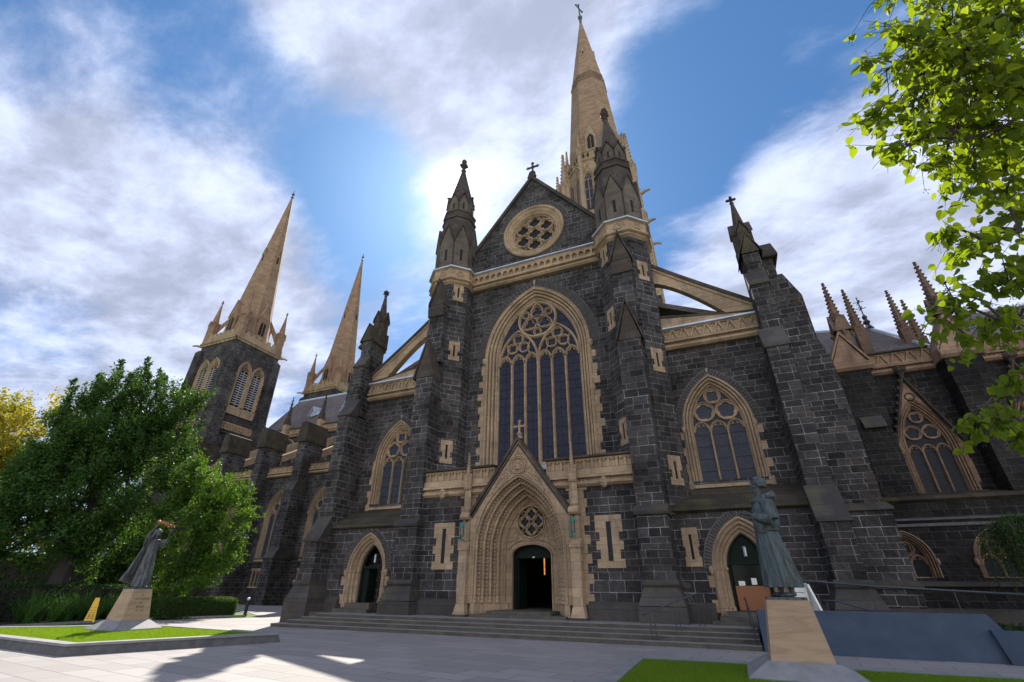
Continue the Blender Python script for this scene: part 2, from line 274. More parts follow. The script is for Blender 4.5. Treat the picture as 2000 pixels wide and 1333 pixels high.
# ---------------------------------------------------------------- mesh helpers
I4 = Matrix.Identity(4)
class MB:
    def __init__(s, M=I4): s.v = []; s.f = []; s.mi = []; s.cur = 0; s.M = M
    def add(s, vs, fs):
        o = len(s.v); s.v += [tuple(s.M @ Vector(p)) for p in vs]
        s.f += [tuple(i+o for i in f) for f in fs]; s.mi += [s.cur]*len(fs); return s
    def box(s, x0, x1, y0, y1, z0, z1):
        if x0 > x1: x0, x1 = x1, x0
        if y0 > y1: y0, y1 = y1, y0
        if z0 > z1: z0, z1 = z1, z0
        return s.add([(x0,y0,z0),(x1,y0,z0),(x1,y1,z0),(x0,y1,z0),(x0,y0,z1),(x1,y0,z1),(x1,y1,z1),(x0,y1,z1)],
                     [(0,3,2,1),(4,5,6,7),(0,1,5,4),(1,2,6,5),(2,3,7,6),(3,0,4,7)])
    def hexa(s, bot, top):     # bot/top: four points each
        return s.add(list(bot)+list(top), [(0,3,2,1),(4,5,6,7),(0,1,5,4),(1,2,6,5),(2,3,7,6),(3,0,4,7)])
    def taper(s, cx, cy, z0, wx0, wy0, z1, wx1, wy1):
        f = lambda w, d, z: [(cx-w,cy-d,z),(cx+w,cy-d,z),(cx+w,cy+d,z),(cx-w,cy+d,z)]
        return s.hexa(f(wx0,wy0,z0), f(wx1,wy1,z1))
    def prism_y(s, poly, y0, y1):      # polygon in x,z extruded along y
        n = len(poly); vs = [(x,y0,z) for x,z in poly]+[(x,y1,z) for x,z in poly]
        tri = tessellate_polygon([[Vector((x,z,0)) for x,z in poly]])
        fs = [tuple(t) for t in tri]+[tuple(i+n for i in reversed(t)) for t in tri]+[(i,(i+1)%n,(i+1)%n+n,i+n) for i in range(n)]
        return s.add(vs, fs)
    def prism_x(s, poly, x0, x1):      # polygon in y,z extruded along x
        n = len(poly); vs = [(x0,y,z) for y,z in poly]+[(x1,y,z) for y,z in poly]
        tri = tessellate_polygon([[Vector((x,z,0)) for x,z in poly]])
        fs = [tuple(t) for t in tri]+[tuple(i+n for i in reversed(t)) for t in tri]+[(i,(i+1)%n,(i+1)%n+n,i+n) for i in range(n)]
        return s.add(vs, fs)
    def prism_z(s, poly, z0, z1):
        n = len(poly); vs = [(x,y,z0) for x,y in poly]+[(x,y,z1) for x,y in poly]
        tri = tessellate_polygon([[Vector((x,y,0)) for x,y in poly]])
        fs = [tuple(t) for t in tri]+[tuple(i+n for i in reversed(t)) for t in tri]+[(i,(i+1)%n,(i+1)%n+n,i+n) for i in range(n)]
        return s.add(vs, fs)
    def plate(s, outer, holes, y0, y1):
        loops = [outer]+holes; flat = [p for l in loops for p in l]; n = len(flat)
        tri = tessellate_polygon([[Vector((x,z,0)) for x,z in l] for l in loops])
        vs = [(x,y0,z) for x,z in flat]+[(x,y1,z) for x,z in flat]
        fs = [tuple(t) for t in tri]+[tuple(i+n for i in reversed(t)) for t in tri]; o = 0
        for l in loops:
            k = len(l); fs += [(o+i,o+(i+1)%k,o+(i+1)%k+n,o+i+n) for i in range(k)]; o += k
        return s.add(vs, fs)
    def loft(s, rings, cap=True, closed=True):
        n = len(rings[0]); vs = [p for r in rings for p in r]; fs = []
        for j in range(len(rings)-1):
            for i in range(n if closed else n-1):
                a = j*n+i; b = j*n+(i+1)%n; fs.append((a,b,b+n,a+n))
        if cap and closed: fs += [tuple(reversed(range(n))), tuple(range((len(rings)-1)*n, len(rings)*n))]
        return s.add(vs, fs)
    def lathe(s, cx, cy, prof, n=8, ph=PI/8, octo=False):     # prof [(r,z)]
        k = 1/cos(PI/n) if octo else 1
        return s.loft([[(cx+r*k*cos(ph+2*PI*i/n), cy+r*k*sin(ph+2*PI*i/n), z) for i in range(n)] for r, z in prof])
    def tube(s, pts, r, n=6, closed=False):
        pts = [Vector(p) for p in pts]; rings = []; m_ = len(pts); prev = None
        for i, p in enumerate(pts):
            a = pts[(i-1) % m_] if (closed or i > 0) else p; b = pts[(i+1) % m_] if (closed or i < m_-1) else p
            t = (b-a); t = t.normalized() if t.length > 1e-9 else Vector((0,0,1))
            if prev is None: u = t.cross(Vector((.31,.17,.93))); u = u.normalized() if u.length > 1e-3 else t.cross(Vector((1,0,0))).normalized()
            else: u = (prev - t*prev.dot(t)).normalized()
            prev = u; w = t.cross(u); rr = r[i] if isinstance(r, (list, tuple)) else r
            rings.append([tuple(p+(u*cos(2*PI*k/n)+w*sin(2*PI*k/n))*rr) for k in range(n)])
        if closed: rings.append(rings[0]); return s.loft(rings, cap=False)
        return s.loft(rings)
    def bar(s, path, w, d, y, closed=False, cham=.42):  # moulded stone bar swept along a path in x,z; front at y, back at y+d
        P = [Vector((a,b)) for a,b in path]; n = len(P); rings = []
        for i in range(n):
            a = P[(i-1) % n] if (closed or i > 0) else P[i]; b = P[(i+1) % n] if (closed or i < n-1) else P[i]
            t = (b-a); t = t.normalized() if t.length > 1e-9 else Vector((1,0)); nrm = Vector((-t.y,t.x))
            k = 1.0
            if (closed or 0 < i < n-1):
                t1 = (P[i]-P[(i-1)%n]); t2 = (P[(i+1)%n]-P[i])
                if t1.length > 1e-9 and t2.length > 1e-9:
                    c = max(.35, math.sqrt(max(0,(1+t1.normalized().dot(t2.normalized()))/2))); k = 1/c
            ring = []
            for o, yy in ((-w/2, y+d), (-w/2, y+d*.45), (-w*cham/2, y), (w*cham/2, y), (w/2, y+d*.45), (w/2, y+d)):
                q = P[i]+nrm*o*k; ring.append((q.x, yy, q.y))
            rings.append(ring)
        if closed: rings.append(rings[0])
        n_ = 6; vs = [p for r_ in rings for p in r_]; fs = []
        for j in range(len(rings)-1):
            for i in range(n_): a = j*n_+i; b = j*n_+(i+1)%n_; fs.append((a,b,b+n_,a+n_))
        if not closed: fs += [tuple(range(n_)), tuple(range((len(rings)-1)*n_, len(rings)*n_))]
        return s.add(vs, fs)
    def build(s, name, mats, parent=None, smooth=False, kind=None):
        me = bpy.data.meshes.new(name); me.from_pydata(s.v, [], s.f)
        bm = bmesh.new(); bm.from_mesh(me)
        for f, i in zip(bm.faces, s.mi): f.material_index = i; f.smooth = smooth
        bmesh.ops.recalc_face_normals(bm, faces=bm.faces); bm.to_mesh(me); bm.free()
        for mm in (mats if isinstance(mats, (list, tuple)) else [mats]): me.materials.append(MATS[mm])
        o = bpy.data.objects.new(name, me); COL.objects.link(o)
        if parent: o.parent = parent
        if kind: o['kind'] = kind
        return o
def clusters(mb):
    # pieces that touch one another belong together
    n = len(mb.v); par = list(range(n))
    def find(i):
        while par[i] != i: par[i] = par[par[i]]; i = par[i]
        return i
    for f in mb.f:
        a = find(f[0])
        for i in f[1:]:
            b = find(i)
            if a != b: par[b] = a
    comp = {}
    for i in range(n): comp.setdefault(find(i), []).append(i)
    ks = list(comp); bb = []
    for k in ks: P = np.array([mb.v[i] for i in comp[k]]); bb.append((P.min(0)-.03, P.max(0)+.03))
    if len(ks) > 400: return None
    g = list(range(len(ks)))
    def gf(i):
        while g[i] != i: i = g[i]
        return i
    for i in range(len(ks)):
        for j in range(i):
            if (bb[i][0] <= bb[j][1]).all() and (bb[j][0] <= bb[i][1]).all():
                a, b = gf(i), gf(j)
                if a != b: g[a] = b
    root = {k: gf(i) for i, k in enumerate(ks)}; return [root[find(i)] for i in range(n)]
def split_mb(mb):
    c = clusters(mb)
    if c is None: return [mb]
    ids = sorted(set(c))
    if not 2 <= len(ids) <= 20: return [mb]
    out = []
    for k in ids:
        m_ = MB(); mp = {}
        for i, v in enumerate(mb.v):
            if c[i] == k: mp[i] = len(m_.v); m_.v.append(v)
        for f, mi in zip(mb.f, mb.mi):
            if c[f[0]] == k: m_.f.append(tuple(mp[i] for i in f)); m_.mi.append(mi)
        out.append(m_)
    return out
def tag(o, label, cat, group=None, kind=None):
    if label: o['label'] = label
    if cat: o['category'] = cat
    if group: o['group'] = group
    if kind: o['kind'] = kind
    return o
def empty(name, label, cat, loc=(0,0,0), group=None):
    o = bpy.data.objects.new(name, None); COL.objects.link(o); o.location = loc; o.empty_display_size = .3
    return tag(o, label, cat, group)
def setpar(o, p):  # parent while keeping world place (parents are unrotated empties)
    o.parent = p; o.matrix_parent_inverse = Matrix.Translation(-p.location); return o
def F(x, y, z=0, rz=0): return Matrix.Translation((x,y,z)) @ Matrix.Rotation(rz, 4, 'Z')
# pointed arch geometry
def aR(a, h): return (a*a+h*h)/(2*a)
def arch(a, zs, h, o=0, n=14, cx=0):
    Rr = aR(a, h); c = a-Rr; r = Rr+o; th = math.acos(max(-1, min(1, -c/r)))
    right = [(cx+c+r*cos(th*i/n), zs+r*sin(th*i/n)) for i in range(n+1)]
    left = [(2*cx-x, z) for x, z in reversed(right[:-1])]
    return right+left
def outline(a, z0, zs, h, o=0, n=14, cx=0): return [(cx+a+o, z0)]+arch(a, zs, h, o, n, cx)+[(cx-a-o, z0)]
def circ(cx, cz, r, n=24, a0=0): return [(cx+r*cos(a0+2*PI*i/n), cz+r*sin(a0+2*PI*i/n)) for i in range(n)]
def foil(cx, cz, Rr, n, rot=PI/2, m_=8, k=.52):
    r = Rr*k if n > 2 else Rr; d = Rr-r; pts = []
    tot = n*m_
    for i in range(tot):
        th = 2*PI*i/tot+rot+PI/n; ph = (th-rot+PI/n) % (2*PI/n)-PI/n
        disc = r*r-(d*sin(ph))**2; rho = d*cos(ph)+math.sqrt(max(disc, 0)); pts.append((cx+rho*cos(th), cz+rho*sin(th)))
    return pts
def skin(mb, loops, closed=False):  # loops: list of (list of (x,z), y)
    rings = [[(x,y,z) for x,z in l] for l, y in loops]; n = len(rings[0]); vs = [p for r_ in rings for p in r_]; fs = []
    for j in range(len(rings)-1):
        for i in range(n if closed else n-1): a = j*n+i; b = j*n+(i+1)%n; fs.append((a,b,b+n,a+n))
    mb.add(vs, fs)
def reveal(mb, a, z0, zs, h, prof, cx=0, n=14): skin(mb, [(outline(a, z0, zs, h, o, n, cx), y) for o, y in prof])
def voussoirs(mb, y, a, zs, h, o0, o1, step=.17, cx=0, proud=.03, mi=(0,1)):
    Rr = aR(a, h); c = a-Rr; r = Rr+(o0+o1)/2; th0 = 0; th1 = math.acos(max(-1,min(1,-c/r)))
    n = max(4, int(r*th1/step)); gap = .008/r
    mb.cur = mi[1]; pl = outline(a, zs, zs, h, o0), outline(a, zs, zs, h, o1)
    A = arch(a, zs, h, o0, 14, cx); B = arch(a, zs, h, o1+.008, 14, cx); vs = [(x,y-proud*.45,z) for x,z in A]+[(x,y-proud*.45,z) for x,z in B]; k = len(A)
    mb.add(vs, [(i,i+1,i+1+k,i+k) for i in range(k-1)])
    mb.cur = mi[0]
    for s_ in (1,-1):
        for i in range(n):
            t0 = th0+(th1-th0)*i/n+gap; t1 = th0+(th1-th0)*(i+1)/n-gap
            q = [(c+(Rr+oo)*cos(t), zs+(Rr+oo)*sin(t)) for oo, t in ((o0+.01,t0),(o1-.008,t0),(o1-.008,t1),(o0+.01,t1))]
            q = [(cx+s_*max(x, 0.0), z) for x, z in q]; pr = proud*(.7+.6*random.random())
            mb.add([(x,y-pr,z) for x,z in q]+[(x,y+.05,z) for x,z in q], [(0,1,2,3),(0,1,5,4),(1,2,6,5),(2,3,7,6),(3,0,4,7)])
def quoins(mb, y, a, z0, z1, w0=.22, w1=.5, ch=.34, cx=0, proud=.012, rnd=.08):
    z = z0; i = 0
    while z < z1-.05:
        zz = min(z+ch, z1)
        for s_ in (1,-1):
            w = (w0 if i % 2 else w1)+random.uniform(-rnd, rnd)
            mb.box(cx+s_*a, cx+s_*(a+w), y-proud, y+.05, z+.003, zz-.003)
        z = zz; i += 1
def wallplate(mb, outer, holes, y0, y1): mb.plate(outer, holes, y0, y1)
def light_head(mb, cx, zs, a, h, y, w, d, cusp=True):
    mb.bar(arch(a, zs, h, 0, 7, cx), w, d, y)
    if cusp:   # trefoil cusping inside the head
        k = a*.80; mb.bar([(cx+a*.96, zs-.02)]+[(cx+k*.42+k*.62*cos(t), zs+h*.18+k*.62*sin(t)) for t in np.linspace(-.2, 1.55, 5)]+[(cx+k*.30, zs+h*.52)]
               +[(cx+.40*k*cos(t), zs+h*.58+.40*k*sin(t)*1.3) for t in np.linspace(.2, PI-.2, 7)]+[(cx-k*.30, zs+h*.52)]
               +[(cx-k*.42-k*.62*cos(t), zs+h*.18+k*.62*sin(t)) for t in np.linspace(1.55, -.2, 5)]+[(cx-a*.96, zs-.02)], w*.55, d*.6, y+d*.25)
def dup_tree(root, loc):
    r = root.copy(); COL.objects.link(r); r.location = loc
    for ch in root.children:
        c = ch.copy(); COL.objects.link(c); c.parent = r
        for g_ in ch.children:
            d_ = g_.copy(); COL.objects.link(d_); d_.parent = c
    return r
def text_mesh(name, body, size, mat, parent, Mx, depth=.004, align='CENTER'):
    cu = bpy.data.curves.new(name, 'FONT'); cu.body = body; cu.size = size; cu.align_x = align; cu.extrude = depth
    ob = bpy.data.objects.new(name, cu); COL.objects.link(ob)
    me = bpy.data.meshes.new_from_object(ob); bpy.data.objects.remove(ob); me.transform(Mx); me.materials.clear(); me.materials.append(MATS[mat])
    o = bpy.data.objects.new(name, me); COL.objects.link(o); o.parent = parent; return o
# ================================================================ the cathedral
CA = empty('cathedral', 'dark bluestone gothic cathedral with sandstone dressings, three tall sandstone spires and an open central portal', 'cathedral', (0, 0, 0))
WHOLE = ('tracery', 'glass', 'saddle_bars', 'shafts', 'quoins', 'voussoir_arch', 'louvres', 'interior', 'tympanum_tracery')
def part(mb, name, mats, parent=None, **k):
    if name in WHOLE: return mb.build(name, mats, parent or CA, **k)
    o = None
    for m_ in sorted(split_mb(mb), key=lambda q: -len(q.v)):
        o2 = m_.build(name, mats, parent or CA, **k); o = o or o2
    return o
Y0 = 0.46   # level of the platform in front of the doors
# ---- transept front wall with gable
a, z0, zs, h = 2.52, 7.26, 13.76, 3.80
mb = MB(); door = [(1.0, Y0+.02)]+arch(1.0, 2.95, .42, 0, 8)+[(-1.0, Y0+.02)]
mb.plate([(4.9, .2), (4.9, 22.0), (4.55, 22.2), (0, 28.05), (-4.55, 22.2), (-4.9, 22.0), (-4.9, .2)], [outline(a, z0, zs, h, .70), circ(0, 23.1, 2.1, 40), door], 0, .8)
wall = part(mb, 'transept_wall', 'basalt')
mb = MB(); voussoirs(mb, 0, a, zs, h, .72, 1.32, .24); part(mb, 'voussoir_arch', ['rock_block', 'mortar'], wall)
mb = MB(); mb.cur = 1; mb.add([(r*cos(.24+(PI-.48)*i/47), -.012, 23.1+r*sin(.24+(PI-.48)*i/47)) for r in (2.1,2.62) for i in range(48)], [(i,i+1,i+49,i+48) for i in range(47)]); mb.cur = 0
for k in range(26):
    t0 = .25+(PI-.5)*k/26; t1 = .25+(PI-.5)*(k+1)/26-.010; q = [(r*cos(t), 23.1+r*sin(t)) for r, t in ((2.2,t0),(2.6,t0),(2.6,t1),(2.2,t1))]
    mb.add([(x,-.03,z) for x,z in q]+[(x,.05,z) for x,z in q], [(0,1,2,3),(0,1,5,4),(1,2,6,5),(2,3,7,6),(3,0,4,7)])
part(mb, 'rose_voussoirs', ['rock_block', 'mortar'], wall)
# big window
def tracery_bars():
    t = MB(); y = .30; W, D_ = .17, .24
    for k in range(-2, 3): t.bar([(k*a/3, z0), (k*a/3, 13.5)], W*(1.25 if k == 0 else 1), D_*(1.2 if k == 0 else 1), y-(.04 if k == 0 else 0))
    for k in range(6): light_head(t, (k-2.5)*a/3, 13.35, a/6-.02, .62, y, .13, D_)
    for s_ in (1,-1):
        cx = s_*a/2; t.bar(arch(a/2-.02, 13.45, 2.15, 0, 12, cx), W, D_, y-.02)
        for fx, fz, r in ((0, 15.02, .33), (-.37, 14.42, .33), (.37, 14.42, .33)):
            t.bar(circ(cx+fx, fz, r, 16), .10, D_*.9, y, True); t.bar(foil(cx+fx, fz, r*.86, 4, PI/4), .05, D_*.6, y+.05, True)
        for q in (1,-1): t.bar([(cx+q*.80, 13.75), (cx+q*.62, 14.25), (cx+q*.75, 14.75)], .08, D_*.7, y+.02)
        t.bar([(s_*.02, 13.95), (s_*.30, 14.7), (s_*1.0, 15.3)], .06, .1, y+.08)
    t.bar(circ(0, 16.2, 1.20, 32), .19, D_*1.1, y-.03, True)
    for k in range(3):
        an = PI/2+2*PI*k/3; cx, cz = .60*cos(an), 16.2+.60*sin(an)
        hd = [(cx+.50*(cos(an)*u_-sin(an)*v_), cz+.50*(sin(an)*u_+cos(an)*v_)) for u_, v_ in ((1.05,0),(.72,.42),(.2,.72),(-.5,.82),(-.95,.45),(-1.1,0),(-.95,-.45),(-.5,-.82),(.2,-.72),(.72,-.42))]
        t.bar(hd, .11, D_, y-.01, True); t.bar(foil(cx-.05*cos(an), cz-.05*sin(an), .38, 3, an), .05, D_*.6, y+.06, True)
        an += PI/3; t.bar(circ(.87*cos(an), 16.2+.87*sin(an), .25, 12), .08, D_*.8, y+.01, True); t.bar(foil(.87*cos(an), 16.2+.87*sin(an), .19, 4, PI/4), .035, .1, y+.08, True)
    return t
wb = MB(); prof = [(.74,-.06),(.70,-.08),(.64,-.12),(.58,-.10),(.57,.10),(.53,.12),(.52,.0),(.46,-.02),(.41,.02),(.40,.22),(.35,.24),(.34,.10),(.28,.08),(.23,.12),(.22,.33),(.17,.34),(.16,.22),(.10,.22),(.06,.30),(0,.36),(-.02,.55)]
reveal(wb, a, z0, zs, h, prof, n=20); wb.bar(arch(a, zs, h, .74, 20), .10, .14, -.12)
quoins(wb, -.002, a+.71, z0-.05, zs-.3, .20, .38, .40, rnd=.12)
wb.box(-3.3, 3.3, -.12, .5, z0-.25, z0)
for s_ in (1,-1): wb.lathe(s_*3.3, -.05, [(.05,13.45),(.14,13.55),(.17,13.7),(.12,13.85),(.03,13.9)], 8)
win = part(wb, 'great_window', 'sandstone', CA)
part(tracery_bars(), 'tracery', 'sandstone', win)
gb = MB(); gb.plate([(x, z) for x, z in outline(a+.02, z0, zs, h, 0, 18)], [], .46, .50); part(gb, 'glass', 'leaded_glass', win)
gb = MB()
for k in range(6):
    cx = (k-2.5)*a/3
    for zz in np.arange(z0+.42, 13.6, .52): gb.box(cx-.34, cx+.34, .43, .455, zz-.012, zz+.012)
    gb.box(cx-.012, cx+.012, .43, .455, z0, 13.8)
for zz in (14.2, 14.75, 15.3, 15.8, 16.3, 16.8): w_ = 2.3*math.sqrt(max(.02, 1-((zz-13.8)/4.0)**1.6)); gb.box(-w_, w_, .43, .455, zz-.01, zz+.01)
part(gb, 'saddle_bars', 'iron', win)
# rose window
rb = MB(); prof = [(2.2,-.10),(2.12,-.16),(2.02,-.14),(1.96,-.05),(1.90,-.02),(1.84,-.05),(1.78,.0),(1.70,.08),(1.64,.06),(1.58,.12),(1.54,.22),(1.50,.24),(1.46,.4)]
skin(rb, [(circ(0, 23.1, r, 48), y) for r, y in [(2.2,.05)]+prof], True)
rose = part(rb, 'rose_window', 'sandstone', CA)
rb = MB(); rb.bar(circ(0, 23.1, .50, 20), .10, .25, .18, True)
for k in range(6):
    an = PI/2+k*PI/3; rb.bar(circ(.99*cos(an), 23.1+.99*sin(an), .48, 20), .10, .25, .18, True)
    an += PI/6; rb.bar(circ(1.27*cos(an), 23.1+1.27*sin(an), .10, 8), .05, .18, .22, True)
rb.bar(circ(0, 23.1, 1.49, 40), .08, .25, .18, True)
for k in range(7):
    an = PI/2+k*PI/3; cx, cz = (0, 23.1) if k == 6 else (.99*cos(an), 23.1+.99*sin(an))
    rb.plate(circ(cx, cz, .45, 24), [foil(cx, cz, .43, 4, 0, 8, .48)], .29, .40)
part(rb, 'tracery', 'sandstone', rose)
gb = MB(); gb.plate(circ(0, 23.1, 1.5, 32), [], .41, .45); part(gb, 'glass', 'dark_leaded_glass', rose)
# gable coping and cross
mb = MB(); sl_ = 5.85/4.55
for s_ in (1,-1):
    mb.prism_y([(0, 28.05), (0, 28.42), (s_*4.75, 22.32), (s_*4.75, 21.95)][::s_], -.16, .95)
    mb.box(s_*4.35, s_*4.8, -.2, .95, 21.85, 22.25)
part(mb, 'gable_coping', 'weathered_stone', CA)
def cross(mb, x, y, z, s=1.0, lobes=True):
    mb.lathe(x, y, [(.30*s,z),(.22*s,z+.18*s),(.16*s,z+.25*s),(.24*s,z+.35*s),(.12*s,z+.45*s),(.09*s,z+.6*s)], 8)
    mb.box(x-.06*s, x+.06*s, y-.06*s, y+.06*s, z+.5*s, z+1.42*s); mb.box(x-.40*s, x+.40*s, y-.055*s, y+.055*s, z+.93*s, z+1.05*s)
    for dx, dz in ((-.40,.99),(.40,.99),(0,1.42)):
        for ex, ez in ((.09,0),(-.09,0),(0,.09),(0,-.09)): mb.lathe(x+(dx+ex)*s, y, [(.015*s,z+(dz+ez-.075)*s),(.075*s,z+(dz+ez)*s),(.015*s,z+(dz+ez+.075)*s)], 6)
    for t in (45,135,225,315): mb.lathe(x+.13*s*cos(R(t)), y, [(.01,z+(.99+.13*sin(R(t))-.05)*s),(.05*s,z+(.99+.13*sin(R(t)))*s),(.01,z+(.99+.13*sin(R(t))+.05)*s)], 6)
mb = MB(); mb.prism_y([(-.32,28.15),(.32,28.15),(.14,28.75),(-.14,28.75)], -.18, .5); cross(mb, 0, .15, 28.6, .95); part(mb, 'gable_cross', 'weathered_stone', CA)
# main cornice and arcaded parapet band
def band(x0, x1, y, zb, zt, name, step=.44, style='trefoil', parent=None, M=I4, mat='sandstone', lead=True, depth=.5):
    """string course with carved hollow, blind arcading, and coping"""
    mb = MB(M); H = zt-zb
    mb.prism_x([(y+depth,zb),(y+.12,zb),(y-.02,zb+.10),(y-.02,zb+.14),(y+.05,zb+.22),(y+.16,zb+.30),(y+.16,zb+.34),(y-.05,zb+.36),(y-.05,zb+.44),(y+.05,zb+.50),(y+.10,zb+.52),(y+depth,zb+.52)], x0, x1)
    n = max(1, int(round((x1-x0)/step))); st = (x1-x0)/n; zl, zh = zb+.52+(.16 if style == 'square' else 0), zt-.12; ph = zh-zl; hc = zl+ph*.55; holes = []
    for i in range(n):
        cx = x0+(i+.5)*st; w = st*.36
        if style == 'trefoil': holes.append([(cx+w, zl+ph*.15)]+arch(w, zl+ph*.42, min(ph*.42, w*1.25), 0, 5, cx)+[(cx-w, zl+ph*.15)])
        elif style == 'square': holes.append([(cx+w, zl+ph*.1), (cx+w, zl+ph*.80), (cx+w*.55, zl+ph*.92), (cx+w*.45, zl+ph*.72), (cx-w*.45, zl+ph*.72), (cx-w*.55, zl+ph*.92), (cx-w, zl+ph*.80), (cx-w, zl+ph*.1)])
        elif style == 'wave':
            zz = (zl+.05, zh-.05); up = i % 2 == 0; A_, B_ = (zz[0], zz[1]) if up else (zz[1], zz[0]); k = st*.80
            holes.append([(cx-k+.0, A_), (cx+k, A_), (cx+k*.5, (A_*.45+B_*.55)), (cx, B_), (cx-k*.5, (A_*.45+B_*.55))][::(1 if up else -1)])
        else: holes.append(foil(cx, (zl+zh)/2, min(st*.42, ph*.46), 4, PI/4, 5))
    if style == 'wave': holes = [[(sum(p[0] for p in h_)/5+(x-sum(p[0] for p in h_)/5)*.82, z) for x, z in h_] for h_ in holes]
    mb.box(x0, x1, y+.062, y+depth, zb+.5, zl) if style == 'square' else None; mb.plate([(x0,zl),(x1,zl),(x1,zh),(x0,zh)], holes, y+.06, y+(.24 if style == 'trefoil' else .15)); mb.box(x0, x1, y+(.235 if style == 'trefoil' else .145), y+depth, zl, zh)
    o = part(mb, name, mat, parent)
    mb = MB(M); mb.prism_x([(y+depth,zt+.06),(y-.10,zt-.02),(y-.10,zt-.10),(y-.02,zt-.12),(y+depth,zt-.12)], x0, x1)
    part(mb, 'coping', 'lead' if lead else 'weathered_stone', o)
    mb = MB(M)
    for i in range(int((x1-x0)/.19)): cx = x0+(i+.5)*.19; mb.lathe(cx, y+.11, [(.01,zb+.15),(.06,zb+.2),(.055,zb+.27),(.01,zb+.31)], 5)
    part(mb, 'carved_course', 'sandstone_carved', o)
    return o
band(-4.75, 4.75, -.38, 19.02, 20.38, 'main_cornice', .43)
# ---- corner turrets
def local(nx, ny, cx, cy, ap):  # frame whose local -y looks along (nx,ny), origin on the face
    return F(cx+nx*ap, cy+ny*ap, 0, math.atan2(nx, -ny))
def slit(M, z0, z1, parent, w=.06, wide=.34, narrow=.22, deep='black_void', name='slit_window'):
    mb = MB(M); n = max(3, int(round((z1-z0+.5)/.34))); zb, zt = z0-.25, z1+.25; hh = (zt-zb)/n
    for i in range(n):
        ww = wide if i in (0, n-1) or i % 2 == 0 else narrow; a0, a1 = zb+i*hh, zb+(i+1)*hh
        for s_ in (1,-1):
            lo, hi = max(a0, z0), min(a1, z1)
            if hi > lo: mb.box(s_*w, s_*ww, -.03, .08, lo, hi-.004)
        if a0 < z0: mb.box(-ww, ww, -.031, .08, a0, min(a1, z0))
        if a1 > z1: mb.box(-ww, ww, -.031, .08, max(a0, z1), a1)
    o = part(mb, name, 'sandstone', parent); mb = MB(M); mb.box(-w-.02, w+.02, -.002, .02, z0-.02, z1+.02); part(mb, 'slot', deep, o); return o
def gablet_face(mb, M, w, zb, ze, zt, proud, back):
    """small gabled panel: wall from zb to eaves ze, peak zt, roof ridges running back"""
    mb.M = M; mb.cur = 1
    mb.prism_y([(-w,zb),(w,zb),(w,ze),(0,zt),(-w,ze)], -proud, .02); mb.cur = 0
    k = .10
    for s_ in (1,-1): mb.add([(s_*(w+.07),-proud-.07,ze-.05),(0,-proud-.07,zt+.08),(0,back,zt+.08),(s_*(w+.07),back,ze-.05),(s_*(w+.07),-proud-.07,ze+.08),(0,-proud-.07,zt+.24),(0,back,zt+.24),(s_*(w+.07),back,ze+.08)],[(0,3,2,1),(4,5,6,7),(0,1,5,4),(1,2,6,5),(2,3,7,6),(3,0,4,7)])
    mb.M = I4
